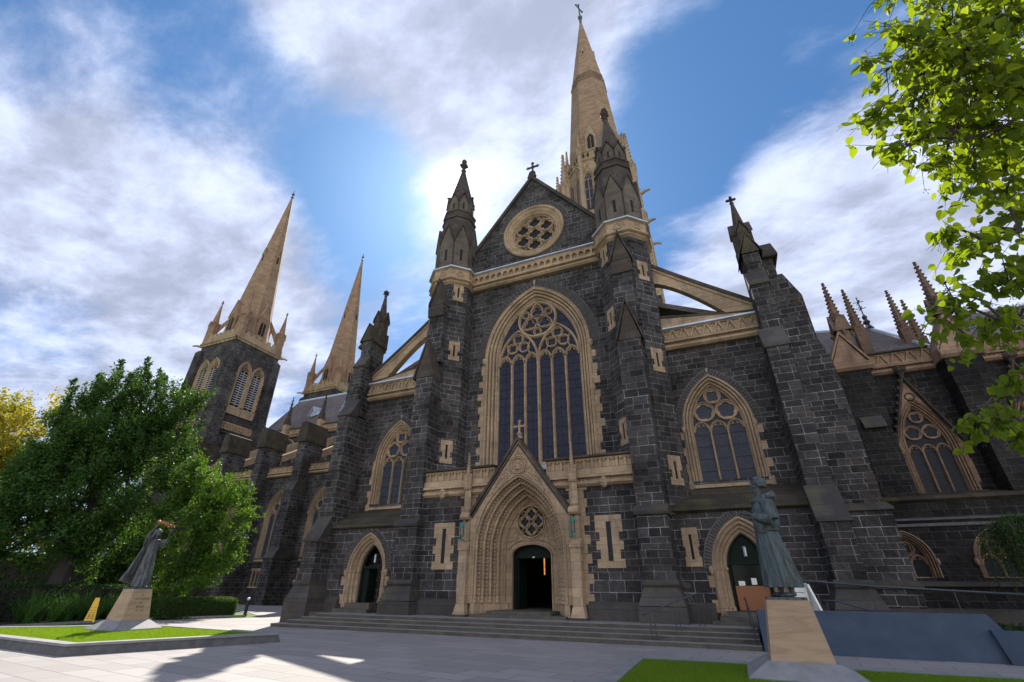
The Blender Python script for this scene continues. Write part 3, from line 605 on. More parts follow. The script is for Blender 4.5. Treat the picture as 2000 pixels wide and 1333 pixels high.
def turret(s_):
    cx, cy = s_*5.8, -.3
    mb = MB(); mb.lathe(cx, cy, [(1.62,.2),(1.62,1.1),(1.45,1.55),(1.45,1.8),(1.40,1.85),(1.40,19.1)], 8, PI/8, True)
    t = part(mb, 'corner_turret', 'basalt', CA)
    # string, crown band and cap of the shaft
    mb = MB(); mb.lathe(cx, cy, [(1.40,19.0),(1.50,19.08),(1.56,19.12),(1.46,19.24),(1.44,19.34),(1.60,19.40),(1.60,19.48),(1.50,19.54),(1.50,20.2),(1.62,20.26)], 8, PI/8, True)
    cb = part(mb, 'crown_band', 'sandstone', t)
    mb = MB(); mb.lathe(cx, cy, [(1.5,20.26),(1.66,20.262),(1.66,20.36),(1.3,20.45)], 8, PI/8, True); part(mb, 'lead_capping', 'lead', t)
    mb = MB()
    for k in range(8):
        an = k*PI/4; M = local(cos(an), sin(an), cx, cy, 1.5); q = MB(M); mb.M = M
        tr = foil(0, 19.84, .22, 3, PI/2, 6); mb.add([(x,-.012,z) for x,z in tr], [tuple(range(len(tr)))]); mb.bar([(x*1.05,z) for x,z in tr], .05, .05, -.045, True)
    mb.M = I4; part(mb, 'trefoil_panel', 'sandstone_carved', t)
    mb = MB(); mb.lathe(cx, cy, [(1.32,20.4),(1.32,23.0),(1.10,25.1),(1.10,25.2),(1.18,25.22),(1.18,25.32),(1.08,25.38),(1.08,25.8),(1.15,25.85),(1.15,25.95),(.92,26.1),(.90,27.5),(.13,31.2)], 8, PI/8, True)
    mb.lathe(cx, cy, [(.10,31.1),(.22,31.25),(.12,31.4),(.10,31.6),(.26,31.75),(.30,31.9),(.14,32.05),(.12,32.2),(.22,32.3),(.18,32.45),(.05,32.55)], 8)
    for q in range(4):
        an = q*PI/2+PI/4; mb.lathe(cx+.25*cos(an), cy+.25*sin(an), [(.02,31.72),(.13,31.86),(.02,32.02)], 6)
    for k in range(8):
        an = k*PI/4; gablet_face(mb, local(cos(an), sin(an), cx, cy, 1.32), .50, 20.45, 22.7, 24.2, .05, .75)
        gablet_face(mb, local(cos(an), sin(an), cx, cy, .92), .34, 26.1, 26.95, 27.75, .04, .45)
        mb.lathe(cx+1.08*cos(an), cy+1.08*sin(an), [(.02,27.7),(.06,27.78),(.02,27.9)], 5)
    p = part(mb, 'turret_pinnacle', ['weathered_stone','gablet_stone'], t)
    mb = MB()
    for k in range(8):
        an = k*PI/4; mb.M = local(cos(an), sin(an), cx, cy, 1.32); mb.box(-.085, .085, -.056, .0, 21.1, 22.05)
        mb.M = local(cos(an), sin(an), cx, cy, .92); mb.box(-.065, .065, -.046, .0, 26.25, 26.85)
    mb.M = I4; part(mb, 'louvre_slot', 'black_void', t)
    # front buttress with gablets
    mb = MB(); x0, x1 = cx-.52*(1.15 if s_ > 0 else .9), cx+.52*(.9 if s_ > 0 else 1.15)
    mb.box(x0+.02, x1-.02, -2.1, -1.5, 13.2, 17.25); mb.box(x0-.02, x1+.02, -2.72, -1.5, 4.36, 12.0)
    b = part(mb, 'buttress', 'basalt', t)
    mb = MB(); M = F(cx, -2.1); mb.M = M
    mb.prism_y([(-.5,17.25),(.5,17.25),(0,19.0)], -.02, .55)
    for q in (1,-1): mb.add([(q*.60,-.10,17.15),(0,-.10,19.05),(0,.8,19.05),(q*.60,.8,17.15),(q*.60,-.10,17.4),(0,-.10,19.32),(0,.8,19.32),(q*.60,.8,17.4)],[(0,3,2,1),(4,5,6,7),(0,1,5,4),(1,2,6,5),(2,3,7,6),(3,0,4,7)])
    mb.prism_x([(-.09,16.35),(-.16,16.95),(-.16,17.1),(0,17.2),(0,16.35)], -.53, .53)
    mb.M = F(cx, -2.72); mb.prism_y([(-.54,12.0),(.54,12.0),(0,14.1)], -.02, .62)
    for q in (1,-1): mb.add([(q*.64,-.10,11.9),(0,-.10,14.15),(0,.9,14.15),(q*.64,.9,11.9),(q*.64,-.10,12.15),(0,-.10,14.42),(0,.9,14.42),(q*.64,.9,12.15)],[(0,3,2,1),(4,5,6,7),(0,1,5,4),(1,2,6,5),(2,3,7,6),(3,0,4,7)])
    mb.M = I4; part(mb, 'gablet', 'weathered_stone', b)
    mb = MB(); mb.box(x0-.06, x1+.06, -2.86, -1.5, 1.8, 4.1); part(mb, 'lower_stage', 'basalt', b)
    mb = MB(); mb.prism_x([(-1.5,4.1),(-2.98,4.1),(-3.02,4.18),(-3.02,4.28),(-2.74,4.48),(-1.5,4.48)], x0-.14, x1+.14)
    mb.prism_x([(-1.5,1.60),(-2.95,1.60),(-3.0,1.66),(-3.0,1.74),(-2.88,1.84),(-1.5,1.84)], x0-.12, x1+.12)
    mb.hexa([(x0-.28,-3.22,1.0),(x1+.28,-3.22,1.0),(x1+.28,-1.5,1.0),(x0-.28,-1.5,1.0)], [(x0-.08,-2.92,1.6),(x1+.08,-2.92,1.6),(x1+.08,-1.5,1.6),(x0-.08,-1.5,1.6)])
    mb.box(x0-.30, x1+.30, -3.24, -1.5, .2, .98); part(mb, 'plinth', 'smooth_basalt', b)
    # slit windows on the diagonal faces
    for dx, zz in ((-s_, (18.42, 14.15, 8.0)), (s_, (16.75, 11.35, 6.05, 3.1))):
        M = local(dx*.7071, -.7071, cx, cy, 1.40)
        for z_ in zz: slit(M, z_-.38 if z_ > 5 else z_-.45, z_+.38 if z_ > 5 else z_+.35, t)
    # string round the turret at the lower stage
    mb = MB(); mb.lathe(cx, cy, [(1.40,4.15),(1.50,4.2),(1.50,4.3),(1.38,4.45)], 8, PI/8, True); part(mb, 'string_course', 'smooth_basalt', t)
    mb = MB(); mb.lathe(cx, cy, [(1.40,1.80),(1.56,1.72),(1.56,1.60),(1.5,1.5)], 8, PI/8, True); part(mb, 'base_course', 'smooth_basalt', t)
for s_ in (1,-1): turret(s_)
# ---- the portal block
a, zs, h = 1.25, 3.03, 2.15
mb = MB(); mb.plate([(5.3,.2),(5.3,5.72),(1.4,5.72),(0,7.2),(-1.4,5.72),(-5.3,5.72),(-5.3,.2)], [outline(a, .22, zs, h, .83), [(3.84,2.53),(3.84,3.99),(3.96,3.99),(3.96,2.53)], [(-3.84,2.53),(-3.84,3.99),(-3.96,3.99),(-3.96,2.53)]], -2.35, -1.6)
pw = part(mb, 'portal_wall', 'basalt', CA)
for s_ in (1,-1):
    o = slit(F(s_*3.9, -2.35), 2.5, 3.98, pw, .10, .56, .40, 'dark_leaded_glass', 'lancet_window')
mb = MB(); mb.prism_x([(-1.6,.2),(-2.62,.2),(-2.62,.95),(-2.37,1.1),(-1.6,1.1)], -5.1, -2.9); mb.prism_x([(-1.6,.2),(-2.62,.2),(-2.62,.95),(-2.37,1.1),(-1.6,1.1)], 2.9, 5.1)
part(mb, 'plinth', 'smooth_basalt', pw)
for x0, x1 in ((-5.25,-1.30),(1.30,5.25)): band(x0, x1, -2.56, 5.42, 6.74, 'portal_parapet', .36, 'square', CA, I4, 'sandstone', False, 1.0)
mb = MB(); mb.box(-5, 5, -2.3, 0, 6.35, 6.55); mb.prism_x([(-1.6,6.55),(0,6.55),(0,7.0)], -5, 5); part(mb, 'portal_roof', 'lead', CA)
def mask(mb, x, y, z, s=1):
    mb.lathe(x, y, [(.04*s,z-.22*s),(.12*s,z-.15*s),(.15*s,z),(.12*s,z+.13*s),(.03*s,z+.2*s)], 8)
    mb.box(x-.03*s, x+.03*s, y-.2*s, y-.1*s, z-.06*s, z+.05*s)
    for q in (1,-1): mb.lathe(x+q*.15*s, y, [(.01,z-.1*s),(.06*s,z),(.01,z+.12*s)], 6)
mb = MB()
for s_ in (1,-1): mask(mb, s_*3.95, -2.72, 5.52, 1.1)
part(mb, 'carved_head', 'sandstone_carved', CA)
# portal surround: gable plate, orders, jambs
pb = MB(); pb.plate([(2.38,.95),(2.38,4.36),(0,7.72),(-2.38,4.36),(-2.38,.95)]+list(reversed(outline(a, .95, zs, h, .84, 18))), [], -2.66, -2.3)
prof = [(.84,-2.66)]; yy = -2.62; oo = .84
for k in range(4):
    prof += [(oo,yy),(oo-.03,yy+.10),(oo-.055,yy+.30),(oo-.15,yy+.33),(oo-.19,yy+.31)]; oo -= .2; yy += .34
prof += [(.04,-1.25),(.0,-1.2),(0,-1.05)]
reveal(pb, a, .96, zs, h, prof, n=18)
portal = part(pb, 'portal', 'sandstone', CA)
pb = MB()
for k in range(4):   # a round shaft and arch roll at each order
    o_ = .80-.2*k; yk = -2.60+.34*k; pts = [(x,yk,z) for x,z in outline(a, 1.05, zs, h, o_, 16)]; pb.tube(pts, .058, 8)
    for s_ in (1,-1):
        x = s_*(a+o_); pb.lathe(x, yk, [(.05,2.93),(.06,2.98),(.095,3.04),(.10,3.10),(.06,3.12)], 8); pb.lathe(x, yk, [(.10,.98),(.10,1.03),(.06,1.08),(.085,1.13),(.05,1.17)], 8)
    if k < 3:
        A_ = outline(a, 1.2, zs, h, o_-.105, 24)     # ballflowers in the hollows
        L_ = 0; nxt = .0
        for i in range(len(A_)-1):
            p0, p1 = Vector(A_[i]), Vector(A_[i+1]); d_ = (p1-p0).length
            while nxt < L_+d_:
                q = p0.lerp(p1, (nxt-L_)/d_); pb.lathe(q.x, yk+.16, [(.01,q.y-.045),(.05,q.y-.02),(.05,q.y+.02),(.01,q.y+.045)], 5, 0); nxt += .155
            L_ += d_
part(pb, 'shafts', 'sandstone', portal)
pb = MB()
for s_ in (1,-1):
    pb.prism_z([(s_*2.2,-2.7),(s_*2.2,-1.0),(s_*1.10,-1.0),(s_*1.10,-1.15),(s_*1.3,-1.4),(s_*1.9,-2.35),(s_*2.0,-2.7)][::s_], .46, .97)
part(pb, 'jamb_base', 'sandstone', portal)
tb = MB(); dz = 2.86
dh = [(.98,.62)]+[(.98*cos(t), dz+.46*sin(t)) for t in np.linspace(0, PI, 15)]+[(-.98,.62)]
big = outline(a+.04, .60, zs, h, 0, 16)
ringpoly = big+[(-.98,.60)]+[(.98*cos(t), dz+.46*sin(t)) for t in np.linspace(PI, 0, 15)]+[(.98,.60)]
tb.plate(ringpoly, [circ(0, 4.28, .70, 28)], -1.10, -.86)
tb.bar([(.98*cos(t), dz+.46*sin(t)) for t in np.linspace(0, PI, 15)], .10, .12, -1.17); tb.bar([(.98,.6),(.98,dz)], .10, .12, -1.168); tb.bar([(-.98,.6),(-.98,dz)], .10, .12, -1.168)
tb.bar([(1.15*cos(t), dz+.10+.56*sin(t)) for t in np.linspace(.15, PI-.15, 15)], .06, .08, -1.16)
tb.bar(circ(0, 4.28, .70, 28), .10, .16, -1.18, True); tb.bar(circ(0, 4.28, .80, 28), .05, .1, -1.15, True)
tym = part(tb, 'tympanum', 'sandstone', portal)
tb = MB()
for k in range(4):
    an = k*PI/2; cx, cz = .34*cos(an), 4.28+.34*sin(an); tb.bar(circ(cx, cz, .26, 16), .06, .16, -1.12, True); tb.plate(circ(cx, cz, .25, 16), [foil(cx, cz, .205, 4, 0, 6, .48)], -1.04, -.96)
    an += PI/4; tb.bar(circ(.55*cos(an), 4.28+.55*sin(an), .09, 8), .035, .12, -1.08, True)
tb.bar([(-.08,4.20),(.08,4.20),(.08,4.36),(-.08,4.36)], .03, .1, -1.06, True)
part(tb, 'tympanum_tracery', 'sandstone', portal)
tb = MB(); tb.plate(circ(0, 4.28, .71, 24), [], -.94, -.90); part(tb, 'glass', 'dark_leaded_glass', portal)
tb = MB()   # carved spandrels of tympanum and gable
def spandrel(tb, pts, y, n=14):
    tb.add([(x,y,z) for x,z in pts], [tuple(range(len(pts)))])
    tb.bar(pts, .045, .05, y-.035, True)
    c = Vector((sum(p[0] for p in pts)/len(pts), sum(p[1] for p in pts)/len(pts)))
    for i in range(n):
        t = random.random(); e = random.randrange(len(pts)); p = Vector(pts[e]).lerp(Vector(pts[(e+1)%len(pts)]), t).lerp(c, random.uniform(.25,.9)); tb.lathe(p.x, y, [(.005,p.y-.05),(.04,p.y-.01),(.03,p.y+.03),(.005,p.y+.05)], 5, random.random())
for s_ in (1,-1):
    spandrel(tb, [(s_*.62,3.60),(s_*1.12,3.42),(s_*1.0,4.05),(s_*.86,4.32),(s_*.80,3.95)], -1.112, 26)
    spandrel(tb, [(s_*.36,6.18),(s_*1.28,5.35),(s_*.95,5.95),(s_*.58,6.48),(s_*.47,6.34)], -2.672, 22)
tb.bar([(0,7.32),(.15,7.05),(0,7.12),(-.15,7.05)], .04, .06, -2.71, True)
part(tb, 'carved_spandrel', 'sandstone_carved', portal)
tb = MB(); tb.bar(circ(0, 6.55, .36, 24), .08, .1, -2.74, True); tb.bar(circ(0, 6.55, .44, 24), .04, .07, -2.71, True); tb.bar(foil(0, 6.55, .30, 4, 0, 6), .04, .06, -2.70, True)
tb.lathe(0, -2.68, [(.01,6.58),(.07,6.64),(.075,6.70),(.02,6.78)], 8)     # relief of a half figure with spread arms
tb.lathe(0, -2.66, [(.14,6.36),(.11,6.50),(.05,6.60)], 8)
for s_ in (1,-1): tb.tube([(s_*.05,-2.69,6.56),(s_*.15,-2.70,6.50),(s_*.17,-2.71,6.60)], [.035,.03,.02], 6); tb.lathe(s_*.13, -2.68, [(.01,6.34),(.06,6.40),(.01,6.46)], 6)
part(tb, 'roundel_relief', 'sandstone_carved', portal)
tb = MB()
for s_ in (1,-1):
    tb.prism_y([(0,7.74),(0,7.93),(s_*2.56,4.33),(s_*2.56,4.16)][::s_], -2.78, -2.2); tb.bar([(s_*2.30,4.36),(0,7.56)], .07, .06, -2.73)
part(tb, 'gable_coping', 'weathered_stone', portal)
tb = MB(); tb.lathe(0, -2.5, [(.10,7.7),(.09,8.05),(.15,8.12),(.06,8.2)], 8); cross(tb, 0, -2.5, 7.85, .62); part(tb, 'portal_cross', 'sandstone_carved', portal)
tb = MB(); tb.bar(outline(a, 1.0, zs, h, .88, 18), .06, .06, -2.72)
tb.bar([(2.30,1.0),(2.30,4.30)], .06, .05, -2.70); tb.bar([(-2.30,1.0),(-2.30,4.30)], .06, .05, -2.70); part(tb, 'hood_mould', 'sandstone', portal)
# pinnacled piers either side of the portal
def crocket_pinnacle(mb, cx, cy, z0, z1, w, n=7, cw=.05):
    mb.lathe(cx, cy, [(w,z0),(w*.9,z0+.03),(w*.12,z1-.12)], 8, PI/8, True)
    for i in range(n):
        t = (i+.4)/n; z = z0+(z1-z0-.15)*t; r = w*(1-t*.88)+cw*.4
        for q in range(4): an = q*PI/2+PI/4; mb.lathe(cx+r*cos(an), cy+r*sin(an), [(.005,z-cw*.6),(cw*.6,z),(cw*.55,z+cw*.5),(.005,z+cw)], 5, an)
    mb.lathe(cx, cy, [(w*.15,z1-.16),(cw*1.1,z1-.08),(cw*.5,z1-.02),(cw*1.0,z1+.05),(.01,z1+.12)], 6)
for s_ in (1,-1):
    mb = MB(); x = s_*2.58; mb.box(x-.20, x+.20, -2.88, -2.3, .78, 3.0); mb.prism_x([(-2.3,3.0),(-2.95,3.0),(-2.95,3.06),(-2.62,3.36),(-2.3,3.36)], x-.23, x+.23)
    mb.box(x-.17, x+.17, -2.66, -2.3, 3.36, 4.4); mb.hexa([(x-.3,-3.0,.5),(x+.3,-3.0,.5),(x+.3,-2.3,.5),(x-.3,-2.3,.5)],[(x-.2,-2.88,.95),(x+.2,-2.88,.95),(x+.2,-2.3,.95),(x-.2,-2.3,.95)])
    mb.prism_x([(-2.3,4.28),(-2.82,4.28),(-2.90,4.36),(-2.90,4.46),(-2.72,4.62),(-2.3,4.62)], x-.22, x+.22)
    mb.lathe(x, -2.66, [(.02,4.50),(.17,4.72),(.17,5.75)], 4, 0, False)
    pr = part(mb, 'portal_pier', 'sandstone', CA); mb = MB()
    mb.lathe(x, -2.70, [(.15,5.6),(.21,5.72),(.15,5.85),(.14,6.1)], 8); crocket_pinnacle(mb, x, -2.70, 6.0, 7.25, .13, 8, .045)
    for q in range(4): an = q*PI/2; mb.M = local(cos(an), sin(an), x, -2.7, .14); mb.prism_y([(-.10,5.8),(.10,5.8),(0,6.35)], -.04, .03)
    mb.M = I4; part(mb, 'crocketed_pinnacle', 'sandstone_carved', pr)
    mb = MB(); quoins(mb, -2.352, 0, .98, 5.6, .30, .48, .36, x+s_*.05, .012, .05); part(mb, 'quoins', 'sandstone', pr)
    mb = MB(); mb.box(x-.38, x+.38, -3.12, -2.3, .2, .5+.05); part(mb, 'pier_base', 'smooth_basalt', pr)
# main door: green frame and leaves folded open, dark nave behind
db = MB(); db.bar([(.93,.71)]+[(.93*cos(t), dz-.02+.44*sin(t)) for t in np.linspace(0, PI, 13)]+[(-.93,.71)], .12, .14, -.84)
db.plate([(.9,2.84)]+[(.92*cos(t), dz-.02+.42*sin(t)) for t in np.linspace(.05, PI-.05, 13)]+[(-.9,2.84)], [], -.78, -.70)
for i in range(11): x = -.8+.16*i; db.box(x-.006, x+.006, -.79, -.775, 2.88, 2.90+.36*math.sqrt(max(.02, 1-(x/.93)**2)))
db.box(-.88, .88, -.82, -.68, 2.74, 2.84)
dr = part(db, 'main_door', 'green_paint', CA)
for s_ in (1,-1):
    mb = MB(); mb.box(s_*.86, s_*.80, -.68, .18, .73, 2.74)
    for zz in (1.0, 1.9, 2.6): mb.box(s_*.795, s_*.78, -.6, .1, zz-.05, zz+.05)
    part(mb, 'door_leaf', 'green_paint', dr)
mb = MB(); mb.box(-.06, .06, -.83, -.825, 2.755, 2.80); part(mb, 'door_plate', 'white_board', dr)
mb = MB(); mb.box(-1.4, 1.4, -2.7, .9, .44, .70); mb.box(-2.1, 2.1, -2.95, -1.0, .44, .575); part(mb, 'threshold', 'step_stone', CA)
ib = MB(); ib.add([(-9,.82,.69),(9,.82,.69),(9,16,.69),(-9,16,.69),(-9,.82,5),(9,.82,5),(9,16,5),(-9,16,5)], [(0,1,2,3),(4,5,6,7),(1,2,6,5),(2,3,7,6),(3,0,4,7)])
for s_ in (1,-1):
    ib.box(s_*1.0, s_*1.3, -.86, .1, .5, 3.4); 
ib.box(-1.3, 1.3, -.86, .1, 3.3, 3.6)
inn = part(ib, 'interior', 'interior', CA)
mb = MB()
for x0, x1, zb, zt in ((-5.245,-5.155,2.45,3.93),(-6.86,-6.76,2.7,3.48)): mb.plate(outline((x1-x0)/2, zb, zt-.25, .25, 0, 6, (x0+x1)/2), [], 15.0, 15.05)
part(mb, 'lit_window', 'stained_glass_light', inn)
# ---------------------------------------------------------------- windows of the aisles
def aisle_window(M, a, z0, zs, h, lights=3, parent=None, name='aisle_window', o_out=.42, sill=True, vou=True, qn=True, tracery='three', ringmat='basalt', gl='leaded_glass_small', st='sandstone'):
    mb = MB(M); k = o_out/.42
    prof = [(.42*k,-.05),(.39*k,-.07),(.35*k,-.09),(.32*k,-.07),(.31*k,.08),(.275*k,.09),(.27*k,-.01),(.22*k,-.02),(.19*k,.02),(.18*k,.16),(.14*k,.17),(.13*k,.06),(.08*k,.07),(.05*k,.20),(.02,.24),(0,.28),(-.01,.4)]
    reveal(mb, a, z0, zs, h, prof)
    if qn: quoins(mb, -.002, a+o_out-.02, z0-.35, zs-.15, .12, .27, .37, 0, .012, .09)
    if sill: mb.prism_x([(.3,z0+.04),(-.10,z0-.22),(-.10,z0-.32),(.3,z0-.32)], -a-o_out, a+o_out)
    for s_ in (1,-1): mb.lathe(s_*(a+o_out), -.06, [(.03,zs-.22),(.09,zs-.12),(.09,zs),(.03,zs+.08)], 6)
    w = part(mb, name, st, parent)
    t = MB(M); y = .20; n = lights; lw = a/n; lh = lw*1.25
    zl = zs-.16
    for i in range(1, n): x = -a+2*lw*i; t.bar([(x, z0), (x, zl)], .11, .2, y)
    for i in range(n): light_head(t, -a+lw*(2*i+1), zl, lw-.01, lh, y, .085, .2)
    r1 = a*.42; zc = zs+h*.38
    if n == 3:
        for s_ in (1,-1): t.bar(circ(s_*a*.445, zc, r1, 20), .085, .2, y, True); t.plate(circ(s_*a*.445, zc, r1*.97, 20), [foil(s_*a*.445, zc, r1*.82, 5, PI/2, 5)], y+.07, y+.15)
        r2 = a*.33; zc2 = zs+h*.74; t.bar(circ(0, zc2, r2, 18), .085, .2, y, True); t.plate(circ(0, zc2, r2*.97, 18), [foil(0, zc2, r2*.80, 4, PI/4, 5)], y+.07, y+.15)
    else:
        r1 = a*.48; t.bar(circ(0, zs+h*.52, r1, 18), .08, .2, y, True); t.bar(foil(0, zs+h*.52, r1*.8, 4, PI/4, 5), .05, .12, y+.05, True)
    t.bar(arch(a, zs, h, 0, 12), .06, .2, y+.01)
    part(t, 'tracery', st, w)
    g_ = MB(M); g_.plate(outline(a+.01, z0, zs, h, 0, 10), [], .34, .38); part(g_, 'glass', gl, w)
    g_ = MB(M)
    for zz in np.arange(z0+.45, zs+.1, .55): g_.box(-a, a, .31, .335, zz-.011, zz+.011)
    part(g_, 'saddle_bars', 'iron', w)
    if vou: v = MB(M); voussoirs(v, 0, a, zs, h, o_out+.02, o_out+.30, .15); part(v, 'voussoir_arch', ['rock_block', 'mortar'], w)
    return w
def flip(M): return M
# ---- aisle fronts with side porches
for s_ in (1,-1):
    X = lambda v: s_*v
    cx = 8.88*s_; aw, z0, zs, h = 1.09, 5.72, 8.12, 2.02
    mb = MB(); xo = sorted((X(6.0), X(12.2)))
    mb.plate([(xo[1],.2),(xo[1],13.4),(xo[0],13.4),(xo[0],.2)], [outline(aw, z0, zs, h, .40, 14, cx)], -.25, .5); aw_ = part(mb, 'aisle_wall', 'basalt', CA)
    aisle_window(F(cx, -.25), aw, z0, zs, h, 3, CA)
    band(min(X(7.0),X(11.85)), max(X(7.0),X(11.85)), -.62, 12.15, 13.36, 'aisle_parapet', .27, 'wave', CA, I4, 'sandstone', True, .55)
    # raking parapet wedge rising to the turret
    mb = MB(); pts = [(X(11.8),13.40),(X(7.0),14.05),(X(7.0),13.38),(X(11.8),13.38)]; mb.prism_y(pts, -.50, -.1)
    wd = part(mb, 'parapet_wedge', 'sandstone', CA)
    mb = MB(); mb.prism_y([(X(11.85),13.40),(X(11.85),13.52),(X(10.3),13.66),(X(7.0),14.22),(X(7.0),14.06)], -.54, -.08); part(mb, 'coping', 'weathered_stone', wd)
    # aisle roof, lean-to, and side wall of the aisle
    mb = MB(); mb.hexa([(X(5.0),.2,16.2),(X(12.0),.2,13.0),(X(12.0),18,13.0),(X(5.0),18,16.2)], [(X(5.0),.2,16.5),(X(12.0),.2,13.3),(X(12.0),18,13.3),(X(5.0),18,16.5)]); part(mb, 'aisle_roof', 'slate_roof', CA)
    mb = MB(); mb.box(X(11.7), X(12.1), .4, 14.5, 0, 13.2); mb.box(X(5.2), X(5.9), .6, 24, 13, 21.4); part(mb, 'side_wall', 'basalt', CA)
    # side porch
    dcx, da, dz0, dzs, dh = 8.80*s_, .70, .84, 2.25, 1.22
    mb = MB(); mb.plate([(X(11.5),.2),(X(11.5),4.3),(X(6.2),4.3),(X(6.2),.2)][::s_], [outline(da, .22, dzs, dh, .52, 14, dcx)], -1.62, -1.0); po = part(mb, 'side_porch', 'basalt', CA)
    mb = MB(); q = sorted((X(6.3), X(11.55))); mb.prism_x([(-.2,5.42),(-1.84,4.44),(-1.84,4.32),(-1.60,4.22),(-.2,4.22)], q[0], q[1])
    for zz in (.33,.66): mb.prism_x([(-.2-1.64*zz-.03,5.42-.98*zz+.015),(-.2-1.64*zz-.05,5.42-.98*zz-.03),(-.2-1.64*zz+.05,5.42-.98*zz)], q[0], q[1])
    part(mb, 'sloped_roof', 'moss_slab', po)
    mb = MB(); prof = [(.52,-1.68),(.46,-1.72),(.43,-1.70),(.40,-1.62),(.36,-1.58),(.30,-1.60),(.27,-1.50),(.23,-1.46),(.17,-1.46),(.14,-1.36),(.09,-1.32),(.04,-1.31),(0,-1.22),(0,-1.0)]
    reveal(mb, da, .62, dzs, dh, prof, dcx); quoins(mb, -1.621, da+.50, .80, dzs+.1, .06, .26, .40, dcx, .012, .03)
    for o_ in (.33,.19): mb.tube([(x,-1.52+(.33-o_)*.9,z) for x,z in outline(da, .95, dzs, dh, o_, 12, dcx)], .04, 6)
    for o_ in (.33,.19,.05):
        for q_ in (1,-1): mb.lathe(dcx+q_*(da+o_), -1.53+(.33-o_)*.9, [(.04,2.13),(.08,2.2),(.08,2.26),(.04,2.28)], 6); mb.lathe(dcx+q_*(da+o_), -1.53+(.33-o_)*.9, [(.09,.85),(.09,.95),(.04,1.0)], 6)
    for q_ in (1,-1): mb.lathe(dcx+q_*(da+.58), -1.66, [(.03,2.0),(.09,2.1),(.10,2.22),(.04,2.32)], 6)
    A_ = outline(da, .95, dzs, dh, .26, 26, dcx)
    for x, z in A_[2:-2]: mb.lathe(x, -1.50, [(.005,z-.04),(.035,z),(.005,z+.04)], 5)
    dw = part(mb, 'side_doorway', 'sandstone', po)
    v = MB(); voussoirs(v, -1.62, da, dzs, dh, .54, .80, .12, dcx, .035); part(v, 'voussoir_arch', ['rock_block', 'mortar'], dw)
    mb = MB(); mb.bar(outline(da-.05, dz0, dzs, dh, 0, 12, dcx), .12, .14, -1.16); mb.box(dcx-da, dcx+da, -1.14, -1.04, 2.38, 2.48)
    mb.plate(arch(da-.03, 2.46, dh-.22, 0, 10, dcx), [], -1.06, -1.02) if s_ > 0 else None
    fr = part(mb, 'door_frame', 'green_paint', dw)
    if s_ > 0:
        mb = MB(); mb.box(dcx-.56, dcx+.60, -1.02, -.96, .86, 1.66)
        for i in range(7): mb.box(dcx-.46+.15*i, dcx-.36+.15*i, -1.035, -1.02, .98, 1.56)
        mb.box(dcx-.52, dcx+.60, -1.04, -1.02, .86, .95); mb.box(dcx-.52, dcx+.60, -1.04, -1.02, 1.58, 1.66); dl = part(mb, 'side_door', 'wood', dw)
        mb = MB(); mb.box(dcx-.56, dcx+.60, -1.0, -.97, 1.66, 2.38); part(mb, 'pane', 'door_glass', dl)
        mb = MB(); mb.box(dcx+.03, dcx+.21, -1.012, -1.002, 1.70, 1.92); mb.box(dcx-.42, dcx-.20, -1.012, -1.002, 1.67, 1.82); part(mb, 'paper_notice', 'white_board', dl)
        mb = MB(); mb.lathe(dcx+.02, -1.10, [(.03,3.02),(.07,2.97),(.06,2.70),(.08,2.66),(.02,2.64)], 6); part(mb, 'hanging_lantern', 'lead', dw)
    else:
        mb = MB(); mb.box(dcx-.60, dcx-.30, -1.02, -.4, .86, 2.38); mb.box(dcx-.29, dcx-.27, -1.0, -.5, 1.1, 2.2); part(mb, 'side_door', 'green_paint', dw)
        mb = MB(); mb.lathe(dcx+.06, -1.10, [(.03,3.04),(.06,2.97),(.055,2.70),(.07,2.66),(.02,2.64)], 6); part(mb, 'hanging_lantern', 'lead', dw)
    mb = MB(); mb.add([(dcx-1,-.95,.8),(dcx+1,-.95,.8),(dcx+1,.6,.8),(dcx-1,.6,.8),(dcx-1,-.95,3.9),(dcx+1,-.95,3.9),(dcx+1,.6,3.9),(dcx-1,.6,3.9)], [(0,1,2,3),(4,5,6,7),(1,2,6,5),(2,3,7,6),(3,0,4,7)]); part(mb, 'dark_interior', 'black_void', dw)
    mb = MB(); mb.prism_x([(-1.0,.2),(-1.84,.2),(-1.84,.95),(-1.63,1.1),(-1.0,1.1)], *sorted((X(6.3), X(7.45)))); mb.prism_x([(-1.0,.2),(-1.84,.2),(-1.84,.95),(-1.63,1.1),(-1.0,1.1)], *sorted((X(10.2), X(11.5)))); part(mb, 'plinth', 'smooth_basalt', po)
    mb = MB()
    if s_ > 0: mb.box(7.3, 10.2, -2.9, -1.0, .2, .575); mb.box(7.55, 10.0, -2.55, -1.0, .2, .70); mb.box(7.8, 9.9, -2.2, -.9, .2, .84)
    else: mb.box(-9.9, -7.8, -2.4, -1.0, .2, .60); mb.box(-9.6, -8.1, -1.9, -.9, .2, .84)
    part(mb, 'door_steps', 'step_stone', po)
    if s_ > 0: slit(F(6.95, -1.62), 2.55, 3.45, po, .05, .30, .24)
    # corner buttress, front leg: three stages with weathered slopes
    mb = MB(); bx = lambda a_, b_, y_, z_a, z_b: mb.box(X(a_), X(b_), y_, .4, z_a, z_b)
    bx(11.30, 12.20, -2.72, 1.8, 3.72); bx(11.36, 12.22, -2.05, 4.0, 10.8); bx(11.55, 12.34, -1.45, 11.0, 14.4); bx(11.66, 12.42, -1.0, 14.8, 16.7)
    # side leg
    bs = lambda x1, z_a, z_b, y_=-.24: mb.box(X(12.0), X(x1), y_, .82, z_a, z_b)
    bs(14.1, 0, 4.3, -.30); bs(14.0, 4.3, 10.7); bs(13.75, 10.7, 14.0); bs(13.25, 14.0, 15.3); bs(13.05, 15.3, 16.6)
